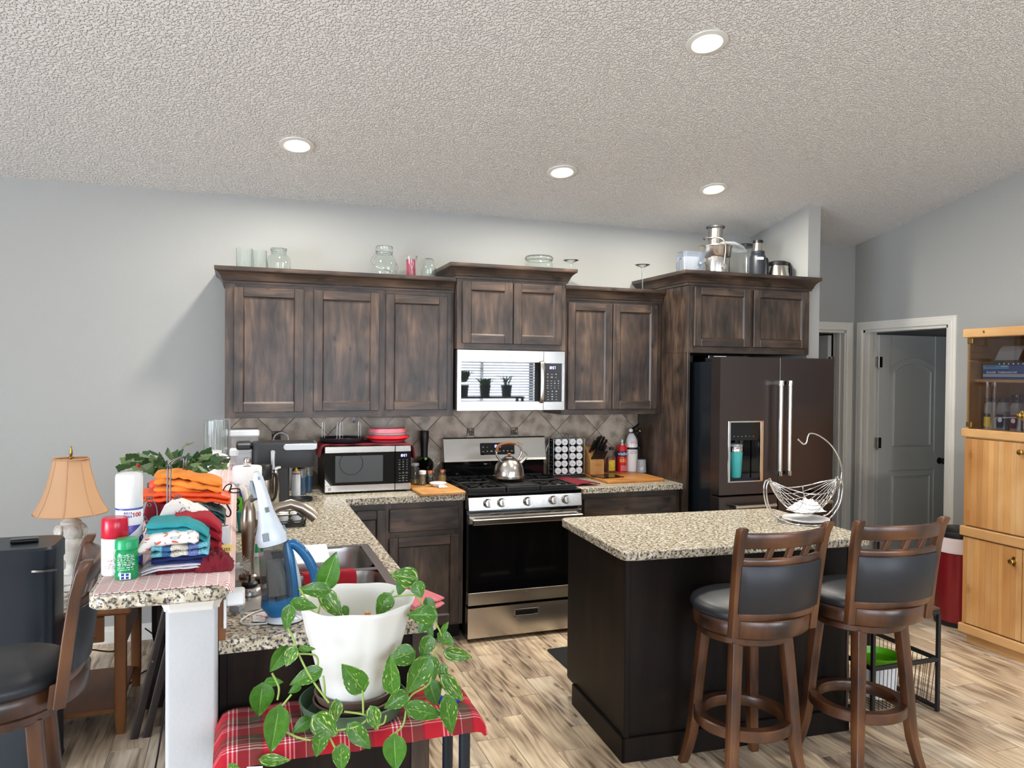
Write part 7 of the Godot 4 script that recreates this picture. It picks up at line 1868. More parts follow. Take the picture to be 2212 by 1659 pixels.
	for k in 13:
		var a := lerpf(-PI * 0.5, PI * 0.5, k / 12.0)
		var pts := []
		for i in 19:
			var u := lerpf(-1.0, 1.0, i / 18.0)
			var f := 1.0 - u * u
			pts.append(Vector3(u * 0.192, 0.212 - f * (0.055 + 0.12 * cos(a)), sin(a) * 0.115 * pow(f, 0.7)))
		part("hammock_wire", tube(pts, 0.0034 if k in [0, 12] else 0.0018, 6), "chrome", t)
	for u in [-0.35, 0.35]:
		var pts := []
		for i in 13:
			var a := lerpf(-PI * 0.5, PI * 0.5, i / 12.0)
			var f: float = 1.0 - u * u
			pts.append(Vector3(u * 0.192, 0.212 - f * (0.055 + 0.12 * cos(a)), sin(a) * 0.115 * pow(f, 0.7)))
		part("cross_wire", tube(pts, 0.002, 6), "chrome", t)
	part("banana_hook", tube(smooth_path([Vector3(0.215, 0.19, 0), Vector3(0.222, 0.26, 0), Vector3(0.2, 0.33, 0), Vector3(0.15, 0.395, 0), Vector3(0.08, 0.44, 0), Vector3(0.035, 0.45, 0), Vector3(0.02, 0.435, 0), Vector3(0.012, 0.405, 0), Vector3(-0.004, 0.396, 0), Vector3(-0.035, 0.42, 0)], 6), 0.004, 8), "chrome", t)
	part("hook_tip", lathe([[0, -0.006], [0.006, 0], [0, 0.006]], 12), "chrome", t, Vector3(-0.035, 0.42, 0))
	single("paper_napkin", "crumpled white paper lying in the hammock basket", "napkin", I + Vector3(0.02, 0.052, 0.0), heap(0.16, 0.07, 0.11, 61, 2.5, 20), "napkin")
	# ---- on top of the cabinets ----
	var C := 2.1805
	var z := 0.22
	for k in 2:
		t = thing("drinking_glass", ["tall ribbed drinking glass leftmost on the cabinets", "shorter ribbed drinking glass beside the tall one on the cabinets"][k], "glass", [Vector3(-1.293, C, z), Vector3(-1.203, C, z)][k], 0, "ribbed glasses on the left cabinet")
		part("glass", fluted(0.047 if k == 0 else 0.04, 0.224 if k == 0 else 0.216, 10), "glass_solid", t)
	t = jar("glass_jar", "wide glass jar with screw neck next to the ribbed glasses", Vector3(-1.092, C, z), [[0, 0], [0.066, 0], [0.07, 0.006], [0.07, 0.16], [0.062, 0.185], [0.044, 0.2], [0.046, 0.204], [0.044, 0.208], [0.047, 0.214], [0.044, 0.22], [0.046, 0.234]], 0, 0, "", [[0.046, 0.222], [0.05, 0.224], [0.05, 0.236], [0, 0.237], [0, 0.2345], [0.046, 0.2345], [0.046, 0.222]], "glass_solid")
	t = jar("glass_jar", "large bellied clip top glass jar on the left cabinet", Vector3(-0.438, C, z), [[0, 0], [0.066, 0], [0.074, 0.01], [0.07, 0.06], [0.082, 0.12], [0.08, 0.18], [0.06, 0.225], [0.05, 0.24], [0.053, 0.25]], 0, 0, "", [[0.05, 0.25], [0.056, 0.253], [0.055, 0.285], [0.05, 0.291], [0, 0.292], [0, 0.288], [0.05, 0.286], [0.05, 0.25]], "glass_solid")
	part("wire_bail", tube(smooth_path([Vector3(-0.055, 0.245, 0), Vector3(-0.09, 0.19, 0.02), Vector3(-0.06, 0.15, 0.06), Vector3(0.0, 0.13, 0.08), Vector3(0.06, 0.125, 0.06), Vector3(0.085, 0.16, 0.02), Vector3(0.056, 0.23, 0.0)], 6), 0.0016, 5), "wire_steel", t)
	part("wire_band", tube(hoop(Vector3(0, 0.243, 0), 0.054, 30), 0.0016, 5, true), "wire_steel", t)
	t = thing("candle_glass", "flared glass holding a pink candle with white leaf print", "candle", Vector3(-0.264, C, z))
	part("glass", glassware([[0, 0], [0.0315, 0], [0.0325, 0.004], [0.0325, 0.17], [0.035, 0.21], [0.043, 0.24]], 0.002), "glass_solid", t)
	part("wax", lathe([[0, 0.003], [0.0295, 0.003], [0.0295, 0.216], [0, 0.218]], 28), "wax_pink", t)
	for k in 3: part("leaf_print", tube(smooth_path([Vector3(-0.012 + k * 0.012, 0.03, 0.03), Vector3(-0.004 + k * 0.006, 0.12, 0.0315), Vector3(0.012 - k * 0.016, 0.2, 0.033)], 5), 0.0008, 4), "print_white", t)
	t = thing("stemless_glass", "upturned stemless wine glass next to the pink candle", "glass", Vector3(-0.146, C, z))
	part("glass", lathe([[0.042, 0], [0.044, 0], [0.05, 0.06], [0.053, 0.12], [0.048, 0.17], [0.036, 0.215], [0.026, 0.228], [0, 0.229], [0, 0.224], [0.024, 0.223], [0.034, 0.21], [0.046, 0.168], [0.051, 0.12], [0.048, 0.06], [0.042, 0]], 36), "glass_solid", t)
	C = 2.2705
	t = jar("glass_bowl", "round clear glass candy jar above the hood microwave", Vector3(0.63, C, 0.24), [[0, 0], [0.07, 0], [0.09, 0.02], [0.098, 0.09], [0.094, 0.15], [0.085, 0.165]], 0, 0, "", [[0.085, 0.165], [0.098, 0.17], [0.098, 0.185], [0.09, 0.196], [0, 0.2], [0, 0.196], [0.088, 0.19], [0.085, 0.165]], "glass_solid")
	t.set_meta("category", "jar")
	martini("small stemmed glass at the right end above the hood microwave", Vector3(0.88, 2.1685, 0.22), 0.29)
	martini("stemmed glass standing alone right of the narrow cabinet doors", Vector3(1.432, 2.1685, 0.25), 0.285)
	t = thing("water_pitcher", "grey translucent filter pitcher on the refrigerator cabinet", "pitcher", Vector3(1.68, C, 0.5), -4)
	part("pitcher", loft([ring(Vector3(0, 0, 0), 0.075, 0.05, 32, 4.0), ring(Vector3(0, 0.2, 0), 0.09, 0.06, 32, 4.0), ring(Vector3(0.0, 0.25, 0), 0.1, 0.065, 32, 4.0)], false), "pitcher_grey", t)
	part("inner_tank", loft([ring(Vector3(-0.02, 0.09, 0), 0.055, 0.04, 32, 4.0), ring(Vector3(-0.02, 0.19, 0), 0.062, 0.045, 32, 4.0), ring(Vector3(-0.01, 0.215, 0), 0.06, 0.045, 32, 4.0)]), "plastic_clear", t)
	part("handle", tube(smooth_path([Vector3(-0.09, 0.2, 0.02), Vector3(-0.12, 0.19, 0.03), Vector3(-0.12, 0.06, 0.03), Vector3(-0.085, 0.03, 0.02)], 5), 0.009, 8), "pitcher_grey", t)
	t = thing("juicer", "stainless steel juicer with tall feed chute and clear lid", "juicer", Vector3(1.912, C, 0.45))
	part("base", lathe([[0, 0], [0.1, 0], [0.104, 0.006], [0.104, 0.222], [0.1, 0.226]], 40), "steel", t)
	part("bowl", lathe([[0.1, 0.226], [0.11, 0.236], [0.116, 0.3], [0.122, 0.31], [0.12, 0.316], [0.1, 0.318], [0, 0.32]], 40), "steel", t)
	part("feed_chute", lathe([[0.052, 0.32], [0.052, 0.44], [0.058, 0.444], [0.064, 0.45], [0.064, 0.458], [0.055, 0.465], [0, 0.468]], 32), "steel", t)
	part("chute_rim", lathe([[0.058, 0.441], [0.0655, 0.447], [0.0655, 0.459], [0.058, 0.462]], 32), "charcoal", t)
	part("clear_lid", limb([[Vector3(0.03, 0.335, 0), 0.012, 0.09], [Vector3(0.12, 0.33, 0.0), 0.03, 0.08], [Vector3(0.2, 0.31, 0.0), 0.03, 0.06], [Vector3(0.26, 0.297, 0), 0.006, 0.02]], 24), "plastic_clear", t)
	part("lock_arm", tube(smooth_path([Vector3(0.0, 0.18, 0.108), Vector3(0.0, 0.3, 0.124), Vector3(-0.02, 0.355, 0.1), Vector3(-0.07, 0.37, 0.03), Vector3(-0.09, 0.375, -0.02), Vector3(-0.05, 0.37, -0.06)], 5), 0.005, 8), "steel", t)
	part("dial", lathe([[0, 0], [0.02, 0], [0.02, 0.01], [0, 0.011]], 24), "chrome", t, Vector3(0, 0.16, 0.104), Vector3(90, 0, 0))
	part("spout", limb([[Vector3(-0.1, 0.21, 0.02), 0.016, 0.016], [Vector3(-0.15, 0.17, 0.03), 0.014, 0.014]], 14), "steel", t)
	t = thing("blender_jar", "tall clear blender jar with black lid behind the thermos", "blender", Vector3(2.3, C, 0.28))
	part("jar_glass", lathe([[0, 0.05], [0.035, 0.05], [0.045, 0.07], [0.062, 0.36], [0.06, 0.36]], 28), "glass_thin", t)
	part("base", lathe([[0, 0], [0.07, 0], [0.07, 0.03], [0.045, 0.06], [0, 0.06]], 28), "black_plastic", t)
	part("lid", lathe([[0, 0.358], [0.066, 0.358], [0.068, 0.375], [0.04, 0.385], [0, 0.386]], 28), "black_plastic", t)
	t = thing("thermos_bottle", "dark thermos bottle with steel cup top and side handle", "thermos", Vector3(2.242, C, 0.5))
	part("body", lathe([[0, 0], [0.055, 0], [0.058, 0.006], [0.058, 0.25], [0.05, 0.268], [0.046, 0.27], [0.048, 0.276], [0.048, 0.29], [0.044, 0.294]], 36), "thermos_dark", t)
	part("cup_top", lathe([[0.044, 0.293], [0.043, 0.3], [0.036, 0.35], [0, 0.35]], 32), "steel", t)
	part("stopper", lathe([[0.035, 0.35], [0.037, 0.352], [0.036, 0.37], [0.03, 0.374], [0, 0.374]], 28), "black_plastic", t)
	part("handle", tube(smooth_path([Vector3(0.05, 0.23, 0), Vector3(0.085, 0.235, 0), Vector3(0.085, 0.06, 0), Vector3(0.055, 0.05, 0)], 4), 0.008, 8), "thermos_dark", t)
	part("badge", slab(rrect(-0.028, 0.225, 0.022, 0.244, 0.005), 0.0575, 0.06), "print_white", t, Vector3.ZERO, Vector3(0, -18, 0))
	t = thing("coffee_carafe", "squat steel coffee carafe with black lid and handle", "carafe", Vector3(2.42, C, 0.5))
	part("body", lathe([[0, 0], [0.08, 0], [0.084, 0.008], [0.083, 0.12], [0.066, 0.195]], 36), "steel", t)
	part("lid", lathe([[0.066, 0.194], [0.07, 0.198], [0.07, 0.222], [0.05, 0.23], [0, 0.231]], 32), "black_plastic", t)
	part("handle", tube(smooth_path([Vector3(0.05, 0.222, 0), Vector3(0.095, 0.22, 0), Vector3(0.11, 0.19, 0), Vector3(0.112, 0.08, 0), Vector3(0.105, 0.02, 0)], 5), 0.011, 8), "black_plastic", t)
# ---------- bench, pothos, and the window plants behind the camera ----------
func leaf_mesh(len_: float, w: float) -> ArrayMesh:
	# heart shaped leaf: stem end at the origin, tip along +y, folded a little along the midrib and drooping at the tip
	var nu := 8; var nv := 10
	var st := new_st()
	var f := func(u: float, v: float) -> Vector3:
		var t := v
		var hw := w / 2 * pow(sin(PI * pow(clampf(t, 0.0, 1.0), 0.62)), 0.85) * (1.0 if t < 0.55 else 1.0 - 0.12 * (t - 0.55))
		var x := (u - 0.5) * 2.0 * hw
		var a := absf((u - 0.5) * 2.0)
		var y := t * len_ - (0.13 * len_ * pow(a, 1.3) * pow(1.0 - t, 4.0))
		var z := a * hw * 0.22 - 0.10 * len_ * t * t + 0.012 * len_ * sin(t * 9.0) * a
		return Vector3(x, y, z)
	for i in nu:
		for j in nv:
			var u0 := float(i) / nu; var u1 := float(i + 1) / nu; var v0 := float(j) / nv; var v1 := float(j + 1) / nv
			var a: Vector3 = f.call(u0, v0); var b: Vector3 = f.call(u1, v0); var c: Vector3 = f.call(u1, v1); var d: Vector3 = f.call(u0, v1)
			st.set_smooth_group(0)
			tri(st, a, b, c, Vector2(u0, v0), Vector2(u1, v0), Vector2(u1, v1))
			if not c.is_equal_approx(d): tri(st, a, c, d, Vector2(u0, v0), Vector2(u1, v1), Vector2(u0, v1))
	return done(st)
func leaf_tex(var_: int) -> ImageTexture:
	var n := noise(0.03, 3, 200 + var_); var n2 := noise(0.008, 2, 210 + var_)
	return weave(128, 192, func(x: int, y: int) -> Color:
		var u: float = absf(x - 64) / 64.0
		var c := rgb(50, 100, 22).lerp(rgb(76, 128, 34), 0.5 + 0.5 * n2.get_noise_2d(x * 3.0, y * 3.0))
		var v := fmod(y * 0.06 - u * 2.2 + 10.0, 1.0)
		if v < 0.09: c = c.lerp(rgb(96, 146, 54), 0.4)
		if u < 0.035: c = rgb(120, 164, 70)
		var k := n.get_noise_2d(x * 2.2 + u * 30.0, y * 0.55 + u * 40.0)
		if var_ > 0 and k > (0.47 if var_ == 1 else 0.27): c = rgb(186, 200, 100).lerp(rgb(222, 222, 150), 0.5 * u)
		return c)
func build_plants() -> void:
	for k in 3: mat("leaf_%d" % k, Color.WHITE, 0.35, 0.0, {"albedo_texture": leaf_tex(k), "backlight_enabled": true, "backlight": rgb(90, 110, 40)})
	# bench with plaid cloth
	var t := thing("plant_bench", "small dark bench with black metal legs below the plaid cloth", "bench", Vector3(-1.02, 0, 3.05))
	pbox("seat_board", "espresso", t, Vector3(-0.325, 0.692, -0.11), Vector3(0.315, 0.714, 0.11), 0.003)
	for x in [-0.3, 0.295]:
		for z in [-0.09, 0.09]: part("leg", lathe([[0, 0], [0.014, 0], [0.016, 0.004], [0.016, 0.692], [0, 0.692]], 18), "tower_navy", t, Vector3(x, 0, z))
	pbox("stretcher", "tower_navy", t, Vector3(-0.3, 0.28, -0.1), Vector3(0.295, 0.3, -0.08), 0.003)
	t = thing("plaid_cloth", "red, green and white plaid cloth covering the plant bench", "cloth", Vector3(-1.02, 0.7145, 3.05))
	var nz := noise(4.0, 2, 77)
	part("cloth", sheet(func(u, v):
		var x: float = lerpf(-0.375, 0.365, u)
		var z: float = lerpf(0.165, -0.16, v)
		var y := 0.002
		var ox := maxf(0.0, absf(x + 0.005) - 0.33)
		var oz := maxf(0.0, absf(z) - 0.118)
		y -= minf(ox * 0.9 + oz * 0.9, 0.06)
		if ox > 0.0: x -= signf(x) * ox * 0.45
		if oz > 0.0: z -= signf(z) * oz * 0.6
		y += nz.get_noise_2d(x * 3.0, z * 3.0) * 0.004 * (1.0 + 12.0 * minf(ox + oz, 0.05))
		return Vector3(x, maxf(y, -0.055) + 0.002, z), 44, 24, 0.0025), "plaid", t)
	part("care_tag", bx(Vector3(0.038, 0.03, 0.0008), 0), "print_white", t, Vector3(-0.262, -0.052, 0.142), Vector3(-8, 0, -6))
	# saucers
	t = thing("plant_saucer", "large matte green plant saucer on the plaid cloth", "saucer", Vector3(-1.02, 0.7205, 3.055))
	part("saucer", lathe([[0, 0], [0.12, 0], [0.13, 0.005], [0.146, 0.045], [0.141, 0.047], [0.125, 0.01], [0, 0.008]], 48), "saucer_green", t)
	for k in 2:
		t = thing("plant_saucer", ["brown plastic saucer under the white pot, lower of two", "brown plastic saucer directly under the white pot"][k], "saucer", Vector3(-1.018, 0.7295 + k * 0.022, 3.055), 0, "stacked brown saucers")
		part("saucer", lathe([[0, 0], [0.088, 0], [0.095, 0.004], [0.112 - k * 0.004, 0.036], [0.107 - k * 0.004, 0.038], [0.09, 0.008], [0, 0.006]], 44), "saucer_brown", t)
	# white fluted pot
	t = thing("plant_pot", "large white ribbed plastic pot holding the trailing plant", "pot", Vector3(-1.012, 0.7585, 3.055))
	var rings := []
	for p in [[0.0, 0.002], [0.083, 0.0], [0.087, 0.006], [0.1, 0.06], [0.118, 0.13], [0.137, 0.2], [0.15, 0.258], [0.158, 0.276], [0.154, 0.276], [0.146, 0.26], [0.128, 0.18], [0.11, 0.15], [0.0, 0.15]]:
		var g := []
		var wav: float = 1.0 if p[1] < 0.26 else 0.0
		for j in 96:
			var a := -TAU * j / 96
			var f: float = p[0] * (1.0 - 0.014 * wav * pow(absf(sin(a * 7.0)), 3.0))
			g.append(Vector3(cos(a) * f, p[1] + (0.0022 * cos(a * 7.0) if p[1] > 0.27 else 0.0), sin(a) * f))
		rings.append(g)
	part("pot", loft(rings, false), "pot_white", t)
	part("soil", lathe([[0, 0.154], [0.11, 0.152], [0.06, 0.158], [0, 0.16]], 28), "soil", t)
	# the pothos: each leaf and vine from where it hangs
	t = thing("pothos", "trailing pothos with variegated green heart shaped leaves in the white pot", "plant", Vector3(-1.012, 0.92, 3.055))
	var o := t.position
	var eye := Vector3(-1.321, 1.66, 5.18)
	var r := RandomNumberGenerator.new(); r.seed = 3
	for l in LEAVES:
		var a := Vector3(l[0], l[1], l[2])
		var b := Vector3(l[3], l[4], l[5])
		var len_ := a.distance_to(b)
		var d := (b - a).normalized()
		var n := (Vector3(r.randf_range(-0.35, 0.35), r.randf_range(0.2, 0.8), 1.0)).normalized()
		n = (n - d * n.dot(d)).normalized()
		var m := part("leaf", leaf_mesh(len_ * 1.03, l[6]), "leaf_%d" % l[7], t)
		m.transform = Transform3D(Basis(d.cross(n), d, n), a - o)
	for v in VINES:
		var pts := []
		for p in v: pts.append(Vector3(p[0], p[1], p[2]) - o)
		part("vine", tube(smooth_path(pts, 5), 0.0026, 7), "vine", t)
	part("stalk", tube(smooth_path([Vector3(-0.02, -0.005, 0.0), Vector3(-0.05, 0.06, 0.0), Vector3(-0.09, 0.13, 0.01), Vector3(-0.1, 0.15, 0.02)], 5), 0.003, 7), "vine", t)
	part("stalk", tube(smooth_path([Vector3(0.03, -0.005, 0.0), Vector3(0.07, 0.09, 0.0), Vector3(0.1, 0.13, 0.01)], 5), 0.003, 7), "vine", t)
	single("plant_stake", "short brown wooden stake end in the white pot", "stake", Vector3(-0.985, 0.918, 3.07), lathe([[0, 0], [0.009, 0], [0.009, 0.075], [0.007, 0.08], [0, 0.081]], 14), "honey")
	t = thing("tape_roll", "blue edged tape roll lying at the bench's right end", "tape", Vector3(-0.75, 0.7205, 3.06))
	part("roll", lathe([[0.02, 0], [0.036, 0], [0.037, 0.003], [0.037, 0.018], [0.035, 0.021], [0.02, 0.021]], 28), "brush_blue", t)
	part("face", lathe([[0, 0.0212], [0.03, 0.0212], [0.03, 0.022], [0, 0.022]], 24), "spice_cream", t)
	# behind the camera: blinds and plants the steel and glass mirror
	t = thing("window_blind", "white slatted window blind mirrored in the hood microwave", "blind", Vector3(2.3, 2.13, 7.1))
	pbox("head_rail", "white_plastic", t, Vector3(-0.93, -0.02, -0.02), Vector3(0.93, 0.02, 0.03), 0.002)
	for k in 26: part("slat", bx(Vector3(1.84, 0.0025, 0.05), 0.001), "white_plastic", t, Vector3(0, -0.05 - k * 0.043, 0), Vector3(-28, 0, 0))
	for x in [-0.6, 0.6]: part("ladder_cord", tube([Vector3(x, 0, 0.0), Vector3(x, -1.14, 0.0)], 0.002, 5), "white_plastic", t)
	for k in 3:
		var pp := thing("window_plant", ["bushy potted plant on the window stand behind the viewer", "small potted plant with yellow bloom by the blind", "spider plant by the blind behind the viewer"][k], "plant", Vector3([1.9, 2.25, 2.6][k], 1.3, 6.9), 0, "plants at the window behind the viewer")
		part("pot", lathe([[0, 0], [0.07, 0], [0.085, 0.15], [0.09, 0.15], [0.09, 0.17], [0.08, 0.17], [0.07, 0.15], [0, 0.15]], 24), "pot_green", pp)
		for q in 16:
			var a := TAU * q / 16.0
			var h: float = [0.32, 0.14, 0.22][k] + 0.06 * (q % 3)
			var w := [0.1, 0.06, 0.02][k] as float
			var m := part("leaf", leaf_mesh(0.18, w), "leaf_0", pp)
			m.transform = Transform3D(Basis(Vector3.UP, a) * Basis(Vector3.RIGHT, 0.5 + 0.3 * (q % 3)), Vector3(sin(a) * 0.03, 0.12 + (h - 0.14) * 0.6, cos(a) * 0.03))
	t = thing("plant_table", "wooden stand for the window plants behind the viewer", "table", Vector3(2.25, 0, 6.9))
	pbox("table_top", "espresso", t, Vector3(-0.6, 1.27, -0.15), Vector3(0.6, 1.2995, 0.15), 0.003)
	for x in [-0.57, 0.57]:
		for z in [-0.12, 0.12]: pbox("leg", "espresso", t, Vector3(x - 0.02, 0, z - 0.02), Vector3(x + 0.02, 1.27, z + 0.02), 0.002)
const LEAVES := [
	[-1.100,1.078,3.060,-1.072,1.167,3.072,0.061,0],[-1.096,1.077,3.100,-1.173,1.089,3.112,0.041,1],[-1.109,1.065,3.080,-1.055,0.998,3.092,0.053,2],[-1.192,1.081,3.200,-1.134,1.067,3.212,0.034,1],
	[-1.202,1.077,3.220,-1.210,1.022,3.232,0.034,1],[-1.050,1.022,3.080,-1.042,0.997,3.092,0.022,0],[-0.932,1.048,3.100,-0.966,1.001,3.112,0.051,1],[-0.854,1.082,3.080,-0.923,1.102,3.092,0.059,2],
	[-0.878,1.074,3.040,-0.896,1.031,3.052,0.034,0],[-0.857,1.076,3.100,-0.843,1.037,3.112,0.042,1],[-0.818,1.001,3.160,-0.893,1.012,3.172,0.053,1],[-0.827,1.027,3.100,-0.806,0.981,3.112,0.035,0],
	[-0.831,0.979,3.120,-0.853,0.946,3.132,0.037,0],[-0.831,0.975,3.120,-0.814,0.923,3.132,0.023,0],[-0.800,0.939,3.140,-0.758,0.910,3.152,0.038,1],[-0.791,0.946,3.140,-0.778,0.975,3.152,0.017,1],
	[-0.780,0.887,3.140,-0.708,0.869,3.152,0.039,2],[-0.833,0.942,3.160,-0.854,0.888,3.172,0.046,1],[-0.887,0.920,3.200,-0.956,0.910,3.212,0.056,1],[-0.859,0.913,3.240,-0.910,0.833,3.252,0.064,1],
	[-0.841,0.893,3.180,-0.824,0.835,3.192,0.051,1],[-0.952,0.851,3.260,-0.960,0.943,3.272,0.046,1],[-0.801,0.862,3.160,-0.788,0.815,3.172,0.033,2],[-0.798,0.835,3.180,-0.742,0.768,3.192,0.043,2],
	[-0.836,0.825,3.180,-0.816,0.767,3.192,0.055,0],[-0.913,0.829,3.240,-0.969,0.805,3.252,0.045,1],[-0.910,0.800,3.260,-0.821,0.775,3.272,0.051,1],[-0.814,0.817,3.270,-0.798,0.725,3.282,0.053,1],
	[-1.007,0.818,3.270,-0.992,0.765,3.282,0.040,2],[-1.029,0.870,3.270,-1.078,0.938,3.282,0.059,1],[-1.093,0.847,3.270,-1.098,0.796,3.282,0.037,2],[-1.144,0.818,3.280,-1.092,0.771,3.292,0.059,2],
	[-1.128,0.786,3.290,-1.142,0.732,3.302,0.040,1],[-1.060,0.785,3.280,-1.010,0.727,3.292,0.046,1],[-1.082,0.744,3.290,-1.084,0.686,3.302,0.044,1],[-0.951,0.745,3.290,-0.950,0.666,3.302,0.060,0],
	[-1.228,0.846,3.270,-1.245,0.749,3.282,0.060,0],[-1.264,0.880,3.200,-1.271,0.810,3.212,0.061,0],[-1.253,0.870,3.150,-1.213,0.869,3.162,0.024,0],[-1.208,0.967,3.200,-1.245,0.917,3.212,0.044,0],
	[-1.190,0.976,3.230,-1.211,0.938,3.242,0.035,2],[-1.177,0.974,3.230,-1.141,0.973,3.242,0.016,1],[-1.131,0.917,3.240,-1.201,0.896,3.252,0.041,1],[-1.174,0.869,3.200,-1.202,0.859,3.212,0.020,0],
	[-1.152,0.789,3.220,-1.193,0.769,3.232,0.035,0],[-1.264,0.696,3.200,-1.198,0.690,3.212,0.030,2],[-1.341,0.698,3.220,-1.317,0.700,3.232,0.025,1]]
const VINES := [
	[[-1.130,1.019,3.120],[-1.159,1.073,3.120],[-1.170,1.093,3.120]],
	[[-1.121,1.013,3.100],[-1.105,1.073,3.080]],
	[[-1.192,1.078,3.200],[-1.207,1.036,3.220],[-1.193,1.000,3.220],[-1.180,0.961,3.230],[-1.148,0.899,3.250],[-1.110,0.846,3.270]],
	[[-1.180,0.961,3.230],[-1.139,0.949,3.220],[-1.132,0.924,3.220],[-1.144,0.894,3.240]],
	[[-1.122,0.906,3.250],[-1.118,0.877,3.250],[-1.119,0.854,3.260]],
	[[-0.917,1.016,3.060],[-0.913,1.037,3.080],[-0.890,1.044,3.100],[-0.858,1.041,3.100],[-0.847,1.026,3.120],[-0.820,0.987,3.140],[-0.796,0.943,3.140],[-0.796,0.908,3.140],[-0.829,0.888,3.180],[-0.841,0.833,3.200],[-0.902,0.820,3.240],[-0.921,0.766,3.260],[-0.937,0.752,3.270],[-0.960,0.745,3.280]],
	[[-1.211,0.785,3.260],[-1.182,0.771,3.270],[-1.154,0.765,3.280]],
	[[-1.094,0.779,3.280],[-1.043,0.782,3.280],[-1.014,0.795,3.270],[-1.028,0.806,3.270],[-1.073,0.819,3.270]],
	[[-1.029,0.867,3.270],[-1.027,0.838,3.270],[-1.026,0.807,3.270]],
	[[-1.241,0.909,3.200],[-1.225,0.872,3.200],[-1.229,0.849,3.220]],
	[[-1.223,0.836,3.240],[-1.197,0.866,3.240]],
	[[-1.011,0.794,3.270],[-1.004,0.776,3.270],[-0.976,0.775,3.270],[-0.969,0.795,3.270]],
	[[-1.110,0.769,3.290],[-1.098,0.744,3.290]]]
func build_more() -> void:
	build_furniture()
	build_bar()
	build_peninsula()
	build_counter()
	build_plants()
func extra_mats() -> void:
	clear_glass("glass_solid", Color(0.97, 0.99, 0.98, 0.02))
	mat("mirror_glass", rgb(30, 33, 35), 0.02, 0.0, {"metallic_specular": 0.75, "clearcoat_enabled": true, "clearcoat": 1.0, "clearcoat_roughness": 0.01})
	mat("screen_mesh", rgb(64, 66, 68), 0.3)
	mat("fridge_side", rgb(20, 26, 32), 0.22)
	mat("handle_satin", rgb(214, 208, 200), 0.3, 1.0)
	mat("hutch_back", rgb(84, 50, 34), 0.6)
	mat("foil_blue", rgb(26, 84, 150), 0.35); mat("foil_light", rgb(92, 160, 205), 0.35)
	mat("spice_gold", rgb(190, 150, 60), 0.8); mat("spice_dark", rgb(58, 40, 34), 0.8); mat("spice_plum", rgb(100, 40, 60), 0.7); mat("spice_cream", rgb(222, 206, 178), 0.7); mat("label_navy", rgb(26, 36, 78), 0.5)
	mat("can_red", rgb(140, 12, 28), 0.22, 0.3, {"clearcoat_enabled": true, "clearcoat": 0.6})
	mat("liner", rgb(240, 226, 230), 0.5, 0.0, {"backlight_enabled": true, "backlight": rgb(90, 80, 84)})
	mat("rack_black", rgb(22, 22, 24), 0.45)
	mat("lime", rgb(104, 196, 26), 0.35)
	mat("tower_navy", rgb(16, 27, 38), 0.35)
	mat("espresso", rgb(36, 24, 20), 0.4)
	mat("mat_rubber", rgb(24, 24, 25), 0.6)
	tri_mat("mat_print", noise_tex(0.03, 3, 88, [[0.0, 0.45, 0.55, 1.0], [rgb(120, 116, 108), rgb(150, 146, 138), rgb(214, 208, 198), rgb(226, 220, 212)]], 256), 4.0, 0.8)
	tri_mat("stone_white", noise_tex(0.012, 4, 90, [[0.0, 0.4, 0.5, 1.0], [rgb(206, 200, 188), rgb(222, 217, 206), rgb(232, 228, 218), rgb(238, 234, 226)]], 256), 3.0, 0.35)
	mat("shade_tan", rgb(212, 168, 128), 0.8, 0.0, {"backlight_enabled": true, "backlight": rgb(120, 90, 64), "rim_enabled": true, "rim": 0.3})
	mat("shade_trim", rgb(196, 150, 112), 0.8)
	var cloth_n := noise_tex(0.25, 2, 95, null, 256, true, 6.0)
	for c in [["maroon", rgb(122, 16, 34)], ["white", rgb(228, 226, 232)], ["navy", rgb(20, 34, 98)], ["teal", rgb(44, 158, 166)], ["red", rgb(176, 24, 44)], ["orange", rgb(255, 152, 56)], ["pink", rgb(228, 128, 136)], ["rose", rgb(224, 68, 104)]]:
		mat("cloth_" + c[0], c[1], 0.95, 0.0, {"normal_enabled": true, "normal_texture": cloth_n, "normal_scale": 0.9, "uv1_triplanar": true, "uv1_scale": Vector3.ONE * 9, "rim_enabled": true, "rim": 0.4, "rim_tint": 0.6})
	for c in [["aqua", rgb(124, 200, 214)], ["denim", rgb(64, 120, 170)], ["cream", rgb(232, 226, 210)], ["blue", rgb(120, 138, 196)]]:
		mat("knit_" + c[0], c[1], 0.95, 0.0, {"normal_enabled": true, "normal_texture": cloth_n, "normal_scale": 1.6, "uv1_triplanar": true, "uv1_scale": Vector3.ONE * 4})
	tri_mat("cloth_green", noise_tex(0.03, 2, 97, [[0.0, 0.42, 0.5, 0.6, 1.0], [rgb(18, 40, 84), rgb(16, 110, 106), rgb(30, 150, 90), rgb(140, 60, 100), rgb(90, 200, 120)]], 256), 8.0, 0.9)
	var fr := RandomNumberGenerator.new(); fr.seed = 8
	for k in 46:
		var kind := k % 4
		FLOWERS.append([fr.randf() * 256, fr.randf() * 256, [22.0, 16.0, 5.0, 9.0][kind], [7.0, 6.0, 1.6, 4.0][kind], fr.randf() * PI, [rgb(126, 146, 160), rgb(222, 110, 92), rgb(40, 42, 48), rgb(214, 150, 110)][kind], kind != 0])
	tri_mat("cloth_floral", weave(256, 256, floral), 7.0, 0.9, {"uv1_world_triplanar": false})
	FLOWERS = []
	for k in 30: FLOWERS.append([fr.randf() * 256, fr.randf() * 256, 10.0, 2.0, fr.randf() * PI, rgb(70, 60, 66), true])
	tri_mat("cloth_print", weave(256, 256, floral), 6.0, 0.9, {"uv1_world_triplanar": false})
	mat("silicone_orange", rgb(240, 88, 36), 0.5); mat("silicone_red", rgb(228, 70, 40), 0.5)
